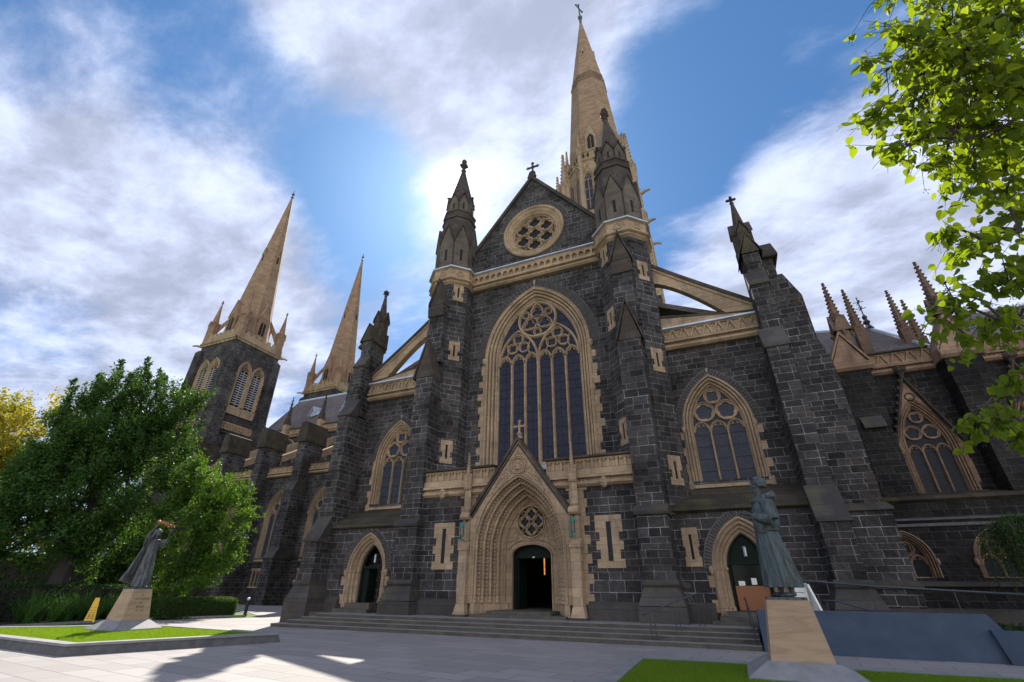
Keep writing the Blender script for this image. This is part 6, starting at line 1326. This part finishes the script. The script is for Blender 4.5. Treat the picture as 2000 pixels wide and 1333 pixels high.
# handrails
def rail(name, label, pts, posts, r=.024, z_floor=None):
    e = empty(name, label, 'handrail', (posts[0][0], posts[0][1], posts[0][2])); mb = MB(); mb.tube(pts, r, 10); setpar(mb.build('top_rail', 'rail_metal', smooth=True), e)
    for x, y, z0, z1 in posts:
        mb = MB(); mb.tube([(x,y,z0),(x,y,z1)], .014, 8); mb.lathe(x, y, [(.035,z0),(.035,z0+.012),(.014,z0+.02)], 10); setpar(mb.build('post', 'rail_metal'), e)
rail('handrail', 'dark metal handrail rising over the steps left of the side door', [(5.35,-5.15,.80),(5.42,-5.12,.84),(6.95,-3.72,1.40),(7.35,-3.60,1.42),(7.40,-3.60,1.38)], [(5.55,-5.02,.115,.88),(5.68,-4.90,.115,.92),(6.25,-4.38,.345,1.14),(6.38,-4.26,.345,1.18),(6.95,-3.75,.46,1.38),(7.10,-3.70,.46,1.40)])
rail('handrail', 'dark metal handrail running straight up the steps in front of the side door', [(8.52,-5.3,.55),(8.50,-5.22,.86),(8.45,-3.75,1.30),(8.43,-3.55,1.28)], [(8.50,-5.15,.115,.88),(8.46,-3.85,.46,1.26)])
rail('handrail', 'long dark blue rail along the upper edge of the blue ramp', [(10.0,-3.6,1.80),(10.3,-3.5,1.80),(12.0,-3.5,1.66),(15.6,-3.5,1.46)], [(10.4,-3.5,.8,1.78),(12.0,-3.5,.7,1.65),(14.0,-3.5,.55,1.54)], .03)
rail('handrail', 'short lower rail behind the blue ramp wall', [(10.6,-3.9,1.26),(10.95,-3.9,1.26),(11.9,-3.9,.98)], [(10.7,-3.9,.7,1.25),(11.8,-3.9,.6,1.0)], .026)
# ramp
e = empty('ramp', 'blue-grey painted ramp wall beside the steps, behind the friar statue', 'ramp', (11.3,-5.4,0))
mb = MB(); mb.prism_y([(8.68,0),(13.95,0),(14.25,.45),(13.88,1.03),(8.68,1.03)], -5.42, -5.2); mb.prism_x([(-5.2,0),(-3.2,0),(-3.2,.8),(-5.2,.95)], 8.70, 8.86); setpar(mb.build('front_wall', 'blue_render'), e)
mb = MB(); mb.hexa([(13.95,-5.55,0),(19,-6.6,0),(19,-6.4,0),(13.95,-5.35,0)], [(13.80,-5.56,.70),(19,-6.6,.66),(19,-6.4,.66),(13.80,-5.36,.70)]); setpar(mb.build('return_wall', 'blue_render'), e)
mb = MB(); mb.hexa([(8.86,-5.2,.3),(13.9,-5.2,.0),(13.9,-3.2,.0),(8.86,-3.2,.3)], [(8.86,-5.2,.86),(13.9,-5.2,.35),(13.9,-3.2,.35),(8.86,-3.2,.86)]); setpar(mb.build('ramp_floor', 'bluestone'), e)
mb = MB(); mb.hexa([(10.18,-4.6,.7),(10.24,-4.6,.7),(10.5,-4.95,.7),(10.44,-4.98,.7)], [(10.12,-4.6,1.72),(10.18,-4.6,1.72),(10.24,-4.95,1.68),(10.18,-4.98,1.68)]); setpar(mb.build('side_panel', 'white_board'), e)
e = empty('notice_board', 'white notice with lines of small text low behind the friar statue feet', 'sign', (10.0,-4.8,.8)); mb = MB(); mb.box(9.78, 10.16, -4.80, -4.78, 1.12, 1.62); setpar(mb.build('panel', 'white_board'), e)
mb = MB()
for i in range(3):
    x_ = 9.84
    while x_ < 10.08: w_ = random.uniform(.02,.06); mb.box(x_, x_+w_, -4.804, -4.799, 1.20+.13*i, 1.222+.13*i); x_ += w_+.014
setpar(mb.build('lettering', 'ink'), e); mb = MB(); mb.box(9.95, 9.99, -4.78, -4.75, .4, 1.5); setpar(mb.build('post', 'iron'), e)
# ================================================================ planting
def leaves(name, P, size, mat, parent=None, up_bias=0.0, K=4, aspect=.55, jitter=1.0):
    n = len(P); d = rng.normal(size=(n,3)); d[:,2] -= up_bias; d /= np.linalg.norm(d, axis=1)[:,None]
    r = rng.normal(size=(n,3)); r[:,2] *= .6; s = np.cross(d, r); s /= np.linalg.norm(s, axis=1)[:,None]+1e-9; sz = (size*rng.uniform(.65,1.25,n))[:,None]
    V = np.zeros((n,4,3)); nn_ = np.cross(d, s)
    V[:,0] = P; V[:,1] = P+d*sz*.5+s*sz*aspect*.5+nn_*sz*.08; V[:,2] = P+d*sz; V[:,3] = P+d*sz*.5-s*sz*aspect*.5+nn_*sz*.08
    return np_mesh(name, V.reshape(-1,3), 4, mat, parent)
def shoots(clumps, per, spread, shell=(.55,1.0), uplift=.35, length=.5, wob=.18):
    """twig clusters spread over ellipsoid clumps; returns leaf base points"""
    out = []
    for (x,y,z,rx,ry,rz,n) in clumps:
        m_ = max(6, n//10); sv = rng.normal(size=(m_,3)); sv /= np.linalg.norm(sv, axis=1)[:,None]; v = sv[rng.integers(0, m_, n)]+rng.normal(0,.13,(n,3)); v /= np.linalg.norm(v, axis=1)[:,None]; rr = rng.uniform(shell[0]**3, shell[1]**3, n)**(1/3)
        rr *= 1+wob*np.sin(v[:,0]*5+x)*np.cos(v[:,1]*4+y)+rng.normal(0,.05,n)
        c = np.stack([x+v[:,0]*rx*rr, y+v[:,1]*ry*rr, z+v[:,2]*rz*rr], 1); dr = v.copy(); dr[:,2] += uplift; dr /= np.linalg.norm(dr, axis=1)[:,None]
        L_ = length*rng.uniform(.4,1.4,n); t = rng.uniform(0,1,(n,per)); q = c[:,None,:]+dr[:,None,:]*(t*L_[:,None])[:,:,None]+rng.normal(0,1,(n,per,3))*(spread*(1.1-t*.7))[:,:,None]
        out.append(q.reshape(-1,3))
    return np.concatenate(out)
def limbs(name, base, clumps, r0, mat, parent, fork=.35):
    mb = MB(); bx, by, bz = base[0]; pts = [Vector(p) for p in base]; n = len(pts); mb.tube(pts, [r0*(1.25-.75*i/(n-1)) for i in range(n)], 10)
    for cidx, (x,y,z,rx,ry,rz,n_) in enumerate(clumps):
        s_ = pts[min(n-1, max(1, int(n*(.45+.5*random.random()))))]; e_ = Vector((x,y,z)); m1 = s_.lerp(e_, .4)+Vector((random.uniform(-.3,.3),random.uniform(-.3,.3),.5)); m2 = s_.lerp(e_, .75)+Vector((random.uniform(-.3,.3),random.uniform(-.3,.3),.3))
        mb.tube([s_,m1,m2,e_], [r0*.42,r0*.3,r0*.18,r0*.06], 6)
        for k in range(5):
            v = Vector((random.gauss(0,1),random.gauss(0,1),random.gauss(.3,1))).normalized(); q = e_+Vector((v.x*rx,v.y*ry,v.z*rz))*.85; a_ = m2.lerp(e_, random.random()); mb.tube([a_, a_.lerp(q,.5)+Vector((0,0,.15)), q], [r0*.11,r0*.07,r0*.02], 4)
    return mb.build(name, mat, parent)
def tree(name, label, base, clumps, per, spread, size, lmat, bmat, r0=.3, **kw):
    e = empty(name, label, 'tree', tuple(base[0])); o = limbs('trunk', base, clumps, r0, bmat, None); setpar(o, e)
    P = shoots(clumps, per, spread, **kw); o = leaves('crown', P, size, lmat); setpar(o, e); return e
OAK = [(-24.2,-6.9,7.7,1.6,1.6,1.5,220),(-26.0,-11.8,3.2,1.6,1.6,1.2,150),(-24.2,-7.2,9.0,1.5,1.5,1.3,150),(-24.6,-7.3,9.4,2.2,2.2,1.8,330),(-24.9,-8.7,9.6,1.0,1.0,1.4,120),(-23.9,-6.6,11.7,.9,1.0,1.3,120),(-24.6,-8.1,11.6,.8,.8,1.2,90),(-23.0,-5.2,10.9,1.1,1.2,1.5,170),
       (-23.6,-5.6,8.0,2.0,2.0,1.7,280),(-24.9,-8.7,7.2,1.5,1.5,1.7,230),(-25.8,-11.2,4.4,1.9,1.9,1.4,220),(-24.4,-7.6,5.4,2.6,2.6,2.0,360),(-22.8,-5.8,4.2,1.9,1.9,1.7,260),(-24.0,-9.2,3.2,2.2,2.2,1.2,240),(-25.5,-10.0,5.6,1.2,1.2,1.0,90)]
tree('oak_tree', 'large dark green spreading tree behind the left statue, its shoots standing against the sky', [(-23.3,-7.6,-.05),(-23.5,-7.5,1.2),(-23.9,-7.2,2.8),(-24.2,-7.0,5.0),(-24.2,-6.8,8.5)], OAK, 42, .15, .165, 'oak_leaf', 'dark_bark', .42, uplift=.9, length=1.15, wob=.25)
# tall whippy shoots on the crown
OAK2 = [(-20.6,-3.0,6.6,1.2,1.4,1.2,190),(-20.0,-2.2,5.4,1.3,1.4,1.4,240),(-20.9,-3.8,4.8,1.7,1.7,1.6,270),(-19.6,-2.5,3.5,1.0,1.1,1.2,170),(-20.4,-3.5,2.8,1.6,1.5,1.3,230),(-21.2,-3.9,7.0,1.1,1.1,1.0,120),(-19.7,-3.3,1.9,.8,.9,.7,90)]
tree('hornbeam_tree', 'bright green smaller tree whose sunlit branches reach towards the cathedral buttresses', [(-20.9,-3.6,-.05),(-20.9,-3.5,1.4),(-20.6,-3.1,3.2),(-20.4,-2.8,5.5)], OAK2, 40, .13, .14, 'bright_leaf', 'bark', .22, uplift=.45, length=.8)
mb = MB(); P = []
tips = [(-25.4,-9.9,12.0),(-25.0,-9.0,12.6),(-24.9,-8.3,13.9),(-24.6,-7.6,13.2),(-24.4,-7.2,14.5),(-24.2,-6.8,13.6),(-23.8,-6.0,13.6),(-23.3,-5.0,13.5),(-22.9,-4.5,12.8),(-25.4,-9.7,11.0),(-23.0,-4.2,11.4),(-24.1,-6.3,14.0)]
for x, y, z in tips:
    for k in range(26): t = k/26; P.append(np.array([x+rng.normal(0,.05)+.25*sin(t*3+x)*t, y+rng.normal(0,.05)+.2*cos(t*3)*t, z+.25-2.4*(1-t)])+rng.normal(0,.15*(1.2-t),(26,3)))
P = np.concatenate(P); o = leaves('shoots', P, .15, 'oak_leaf'); oak = [q for q in bpy.data.objects if q.name.startswith('oak_tree')][0]; setpar(o, oak)
mb = MB()
for x, y, z in tips: mb.tube([(x,y,z-2.4),(x+.1,y,z-1.2),(x+.2,y+.05,z-.1)], [.05,.03,.01], 4)
setpar(mb.build('shoot_stem', 'bark'), oak)
YEL = [(-52,-13,7.5,4.5,4.5,4.2,260),(-49.5,-8.5,13.2,3.5,3.5,2.8,220),(-46.8,-1.2,12.2,3.2,3.2,3.2,260),(-50,-7.5,11.5,5,5,4.2,420),(-48.5,-3.5,11.6,4.4,4.4,4.8,440),(-50,-6,6.5,5.5,5.5,4,300),(-47.5,0,7.5,3.2,3.2,3.4,200),(-54,-12,10,5,5,5,260)]
tree('golden_tree', 'broad golden yellow leaved tree at the far left edge', [(-50,-5.5,-.05),(-50,-5.5,3),(-50,-5.2,7)], YEL, 46, .32, .26, 'yellow_leaf', 'bark', .5, uplift=.3, length=1.0)
# background trees that close the gaps low down
k_ = 0
for (x,y,z,rx,ry,rz), lab in (((-46,6,5,4.5,4.5,3.8),'mid green tree far behind the hedge beside the nave end'), ((-60,-14,6,6,6,5),'dark distant tree low at the far left'), ((-70,4,7,7,7,6),'rounded distant tree beyond the golden tree'), ((-58,10,4.5,4,4,3.6),'low bushy tree near the foot of the near west tower')):
    tree('background_tree', lab, [(x,y,-.05),(x,y,z*.4),(x,y,z)], [(x,y,z,rx,ry,rz,240),(x+rx*.5,y-ry*.4,z-.8,rx*.6,ry*.6,rz*.6,120)], 26, .4, .36, 'hedge_leaf', 'bark', .3)
# clipped hedges
def hedge(label, poly, z1, n, mat, size=.05, z0=.0):
    e = empty('clipped_hedge', label, 'hedge', (poly[0][0],poly[0][1],0)); xs = [p[0] for p in poly]; ys = [p[1] for p in poly]
    core = inset(poly, .14); mb = MB(); mb.prism_z(core, 0, z1-.14); setpar(mb.build('woody_core', 'dark_bark'), e)
    P = rng.uniform((min(xs),min(ys),.02),(max(xs),max(ys),z1),(n,3)); P = P[inpoly(P, poly)]
    inside = inpoly(P, inset(poly, .2)) & (P[:,2] < z1-.2); P = P[~inside]; edge = ~inpoly(P, inset(poly,.12)); P = P[~(edge & (P[:,2] > z1-.1) & (rng.random(len(P)) < .7))]
    P[:,2] += .05*np.sin(P[:,0]*3)*np.cos(P[:,1]*2.3); setpar(leaves('foliage', P, size, mat), e)
hedge('clipped green hedge at the left edge behind the lawn', [(-19.3,-15.5),(-19.2,-11.3),(-21.2,-11.0),(-21.6,-15.8)], 1.35, 200000, 'hedge_leaf', .075)
hedge('rounded bright hedge ending beside the bollard', [(-18.7,-5.0),(-17.9,-1.2),(-19.0,-.6),(-20.2,-1.6),(-20.0,-5.0)], .95, 150000, 'hedge_leaf', .065)
hedge('tall shaggy hedge far beyond the garden bed at the left edge', [(-40,-14),(-37,1),(-39,2),(-43,-14)], 3.4, 60000, 'hedge_leaf', .3)
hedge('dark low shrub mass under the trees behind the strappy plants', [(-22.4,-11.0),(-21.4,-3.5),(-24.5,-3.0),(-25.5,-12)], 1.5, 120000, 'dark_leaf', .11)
sheet('garden_bed', [(-18.95,-15.5),(-18.9,-10.5),(-19.2,-5.0),(-17.7,-1.0),(-18.6,-.2),(-24,.5),(-30,-4),(-30,-16)], .025, 'soil', 'dark mulched garden bed under the trees', 'garden bed')
mb = MB(); kb = [(-18.75,-15.5),(-18.7,-10.5),(-19.0,-5.0),(-17.45,-.9),(-18.4,.05)]
for i in range(len(kb)-1): a_, b_ = Vector(kb[i]), Vector(kb[i+1]); d_ = (b_-a_).normalized(); n_ = Vector((-d_.y,d_.x))*.14; mb.hexa([(a_.x,a_.y,0),(b_.x,b_.y,0),(b_.x+n_.x,b_.y+n_.y,0),(a_.x+n_.x,a_.y+n_.y,0)], [(a_.x,a_.y,.10),(b_.x,b_.y,.10),(b_.x+n_.x,b_.y+n_.y,.10),(a_.x+n_.x,a_.y+n_.y,.10)])
tag(mb.build('kerb', 'bluestone'), 'narrow raised stone kerb along the garden bed under the left trees', 'kerb')
# strappy plants, each one a plant
def strappy(x, y, h, seed):
    r_ = random.Random(seed); V = []; Fc = []
    for k in range(46):
        an = r_.uniform(0, 2*PI); L_ = h*r_.uniform(.7,1.25); out = r_.uniform(.25,.8)*L_; w = .026; px, py = x+r_.gauss(0,.05), y+r_.gauss(0,.05); sx, sy = -sin(an)*w, cos(an)*w; o = len(V)
        for j in range(6):
            t = j/5; rr = out*t**1.3; zz = L_*(t-.55*t**3*out/L_*1.3); ww = 1-t*.9; V += [(px+cos(an)*rr-sx*ww, py+sin(an)*rr-sy*ww, zz),(px+cos(an)*rr+sx*ww, py+sin(an)*rr+sy*ww, zz)]
            if j: Fc.append((o+2*j-2,o+2*j-1,o+2*j+1,o+2*j))
    return np.array(V), np.array(Fc)
spots = [(-19.9,-9.6),(-19.7,-8.9),(-20.3,-9.1),(-20.0,-8.2),(-20.6,-8.5),(-19.8,-7.2),(-20.4,-7.5),(-20.8,-7.0),(-19.9,-6.4),(-20.6,-6.2),(-19.6,-5.6),(-20.2,-5.3),(-21.0,-8.0),(-21.2,-9.4),(-21.0,-5.8)]
for i, (x, y) in enumerate(spots):
    V, Fc = strappy(x, y, 1.35+.35*random.random(), i); o = np_mesh_idx('strappy_plant', V, Fc, 'strap_leaf'); tag(o, 'arching long leaved plant in the bed between the left hedge and the yellow sign', 'plant', 'strappy leaved plants in the garden bed')
for i, (x, y) in enumerate([(-19.6,-4.9),(-19.5,-4.3),(-19.3,-5.3)]):
    V, Fc = strappy(x, y, .9, 50+i); o = np_mesh_idx('strappy_plant', V, Fc, 'strap_leaf'); tag(o, 'arching long leaved plant in the bed right of the carved plinth, before the rounded hedge', 'plant', 'strappy plants right of the plinth')
# weeping shrub at the right edge
e = empty('weeping_shrub', 'weeping dark green shrub hanging over the blue ramp at the right edge', 'shrub', (18.9,1.6,0)); P = []; mb = MB(); mb.tube([(18.9,1.6,0),(18.8,1.6,1.8),(18.4,1.5,3.4),(18.2,1.5,3.75)], [.09,.08,.06,.04], 8)
for k in range(150):
    an = random.uniform(0, 2*PI); ro = random.uniform(.3,1.0); rr = 1.55*ro; tx_, ty_ = 18.5+rr*cos(an), 1.5+rr*sin(an)*.9; zt = 3.95-.55*ro**2+random.uniform(-.1,.1); zb = random.uniform(.7,2.6)+(.9 if cos(an) < -.4 else 0)
    pts = [Vector((18.3,1.5,3.55)), Vector((18.3,1.5,3.55)).lerp(Vector((tx_,ty_,zt)),.6)+Vector((0,0,.2)), Vector((tx_,ty_,zt)), Vector((tx_+.15*cos(an),ty_+.15*sin(an),(zt+zb)/2)), Vector((tx_+.12*cos(an),ty_+.12*sin(an),zb))]
    mb.tube(pts, [.02,.012,.009,.006,.003], 4)
    for j in range(2,4):
        a_, b_ = pts[j], pts[j+1]; m_ = int((a_-b_).length*70); t = rng.uniform(0,1,m_)[:,None]; P.append(np.array(a_)*(1-t)+np.array(b_)*t+rng.normal(0,.055,(m_,3)))
    t = rng.uniform(0,1,24)[:,None]; P.append(np.array(pts[1])*(1-t)+np.array(pts[2])*t+rng.normal(0,.07,(24,3)))
setpar(mb.build('stem', 'bark'), e); setpar(leaves('foliage', np.concatenate(P), .085, 'hedge_leaf', None, 1.2, aspect=.4), e)
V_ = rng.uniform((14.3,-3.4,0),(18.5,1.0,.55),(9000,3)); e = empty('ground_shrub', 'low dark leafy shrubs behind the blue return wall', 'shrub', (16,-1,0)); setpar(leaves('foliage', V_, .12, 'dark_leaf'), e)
# ---------------------------------------------------------------- near lime tree, upper right
def linden():
    e = empty('lime_tree', 'lime tree with backlit heart shaped leaves hanging into the upper right', 'tree', (13.9,-17.6,0)); mb = MB()
    trunk = [Vector(p) for p in ((13.9,-17.6,-.05),(13.85,-17.6,1.5),(13.7,-17.7,3.0),(13.5,-17.8,4.6),(13.3,-18.0,6.6),(13.2,-18.2,9.0))]; mb.tube(trunk, [.22,.19,.17,.14,.11,.06], 12)
    rr = random.Random(3); twigs = []
    # sprays of foliage at the ends of the boughs: (x, y, z, radius)
    blobs = [(10.35, -19.16, 5.66, 0.29), (10.23, -18.96, 5.42, 0.25), (10.09, -18.74, 5.14, 0.2), (10.21, -18.55, 4.87, 0.23), (10.64, -18.48, 5.49, 0.46), (10.88, -18.74, 5.86, 0.55), (11.35, -18.56, 5.99, 0.58), (11.11, -18.2, 5.52, 0.57), (10.65, -18.23, 4.88, 0.25), (10.9, -18.08, 4.86, 0.37), (11.49, -17.64, 5.27, 0.57), (11.82, -18.01, 5.75, 0.66), (11.25, -17.66, 4.55, 0.32), (10.76, -18.01, 4.1, 0.21), (10.57, -18.07, 4.15, 0.21), (10.43, -18.16, 4.21, 0.1), (10.93, -17.64, 3.94, 0.32), (10.52, -17.82, 3.75, 0.21), (10.35, -17.8, 3.64, 0.21), (10.67, -17.56, 3.55, 0.28), (10.97, -17.37, 3.58, 0.31), (11.5, -17.22, 4.2, 0.49), (10.68, -17.51, 3.1, 0.17), (10.51, -17.47, 2.85, 0.17), (10.34, -17.49, 2.8, 0.11), (10.56, -17.45, 2.66, 0.18), (11.0, -17.18, 2.97, 0.35), (10.73, -19.16, 6.26, 0.56), (11.42, -18.92, 6.5, 0.73), (10.59, -18.88, 5.44, 0.4), (10.87, -18.76, 5.45, 0.45), (11.1, -18.61, 5.3, 0.44), (10.75, -18.44, 5.05, 0.36), (10.99, -18.39, 4.99, 0.4), (10.96, -18.14, 4.52, 0.3), (10.41, -18.59, 5.12, 0.31), (10.46, -19.03, 5.5, 0.29)] + [(12.6,-18.0,5.2,.8),(12.4,-18.9,6.6,.9),(13.0,-17.2,4.6,.8),(12.2,-17.2,3.6,.6),(13.2,-18.6,7.6,1.0),(14.2,-17.6,6.6,1.0),(14.6,-18.2,5.0,.9),(14.0,-16.8,7.6,1.0),(14.9,-17.2,6.0,1.0),(15.3,-18.6,6.8,1.0),(14.4,-19.2,7.8,1.0),(13.2,-19.4,6.6,.9),(13.4,-16.4,5.8,.9),(15.0,-16.2,6.8,.9),(13.8,-18.0,9.0,1.0),(12.6,-17.4,8.2,.9),(14.6,-17.4,8.8,.9),(15.8,-17.6,7.6,.8),(12.4,-19.0,8.0,.8),(13.6,-18.6,10.0,.7),(12.9,-16.8,6.8,.9),(14.2,-18.4,6.2,.9)]
    boughs = []
    for tz, zx in ((3.2,2.95),(3.6,3.5),(4.1,4.1),(4.7,4.9),(5.3,5.5),(6.2,6.3)):
        s_ = Vector((13.6-(tz-3)*.1,-17.7-(tz-3)*.1,tz)); t_ = Vector((10.75,-17.35-(zx-2.9)*.55,zx)); n = 10; pts = []
        for i in range(n+1): u = i/n; p = s_.lerp(t_, u); p.z += .35*sin(PI*u); p += Vector((0,rr.uniform(-.08,.08),rr.uniform(-.06,.06)))*(1 if 0 < i < n else 0); pts.append(p)
        mb.tube(pts, [.030*(1-.8*i/n)+.004 for i in range(n+1)], 7); boughs += pts[2:]
    for (x, y, z, r) in blobs:
        c = Vector((x, y, z)); q = min(boughs, key=lambda p: (p-c).length+.6*max(0, c.x-p.x)*0+(.8 if p.x < c.x else 0)); mid = q.lerp(c, .5)+Vector((0,0,.10)); mb.tube([q, mid, c], [.014,.010,.006], 5)
        nt_ = max(8, int(r*r*155)) if x < 12.1 else int(r*r*85)
        for k in range(nt_):
            v = Vector((rr.gauss(0,1),rr.gauss(0,1),rr.gauss(0,1))).normalized(); b = c+v*r*rr.random()**.5*.75; st_ = mid.lerp(c, rr.random()); dd = (b-st_).normalized() if (b-st_).length > .01 else v; ln = rr.uniform(.10,.26); e1 = b; e2 = b+(dd*.6+Vector((rr.gauss(0,.3),rr.gauss(0,.3),-.35))).normalized()*ln
            mb.tube([st_,(st_+b)/2+Vector((0,0,.02)),b,e2], [.005,.004,.003,.0015], 4); twigs.append(((st_+b)/2,e1,e2))
    setpar(mb.build('trunk', 'bark'), e)
    # heart shaped leaves folded along the midrib
    ol = [(0,0),(.22,-.10),(.42,-.02),(.50,.18),(.46,.42),(.32,.68),(.12,.90),(0,1.08)]
    V = []; Fc = []; nl = 0; berries = MB()
    for b, e1, e2 in twigs:
        for k in range(rr.randint(4,8)):
            t = rr.random(); p = b.lerp(e1, t*2) if t < .5 else e1.lerp(e2, t*2-1); hang = Vector((rr.gauss(0,.55),rr.gauss(0,.55),-rr.uniform(.15,1.1))).normalized()
            p2 = p+Vector((hang.x,hang.y,-.3))*rr.uniform(.02,.05); s = rr.uniform(.04,.095); nrm = Vector((rr.gauss(0,1),rr.gauss(0,1),rr.gauss(.5,.7))); side = hang.cross(nrm)
            if side.length < .05: continue
            side.normalize(); nn_ = side.cross(hang).normalized(); fold = rr.uniform(.05,.5); cur = rr.uniform(-.15,.3)
            base = len(V)
            for (w, l) in ol: q = p2+hang*l*s+nn_*(-cur*l*l*s); V.append(q); 
            for sg in (1,-1):
                idx = []
                for j, (w, l) in enumerate(ol):
                    if j in (0,7): idx.append(base+j)
                    else: V.append(p2+hang*l*s+side*sg*w*s+nn_*(fold*w*s-cur*l*l*s)); idx.append(len(V)-1)
                Fc.append(tuple(idx) if sg > 0 else tuple(reversed(idx)))
                # fan against the midrib chain handled by the n-gon
            nl += 1
        if rr.random() < .22:
            for k in range(4): q = e2+Vector((rr.gauss(0,.025),rr.gauss(0,.025),-.03-rr.random()*.03)); berries.tube([tuple(e2),tuple(q)], .001, 3); berries.lathe(q.x, q.y, [(.001,q.z-.006),(.005,q.z),(.001,q.z+.006)], 5)
    me = bpy.data.meshes.new('crown'); me.from_pydata([tuple(v) for v in V], [], Fc); me.materials.append(MATS['linden_leaf']); o = bpy.data.objects.new('crown', me); COL.objects.link(o); setpar(o, e)
    setpar(berries.build('fruit', 'bark'), e); print('linden leaves', nl)
linden()
# the top of the lime crown above the frame
print('objects', len(bpy.data.objects), 'faces', sum(len(o.data.polygons) for o in bpy.data.objects if o.type == 'MESH'))
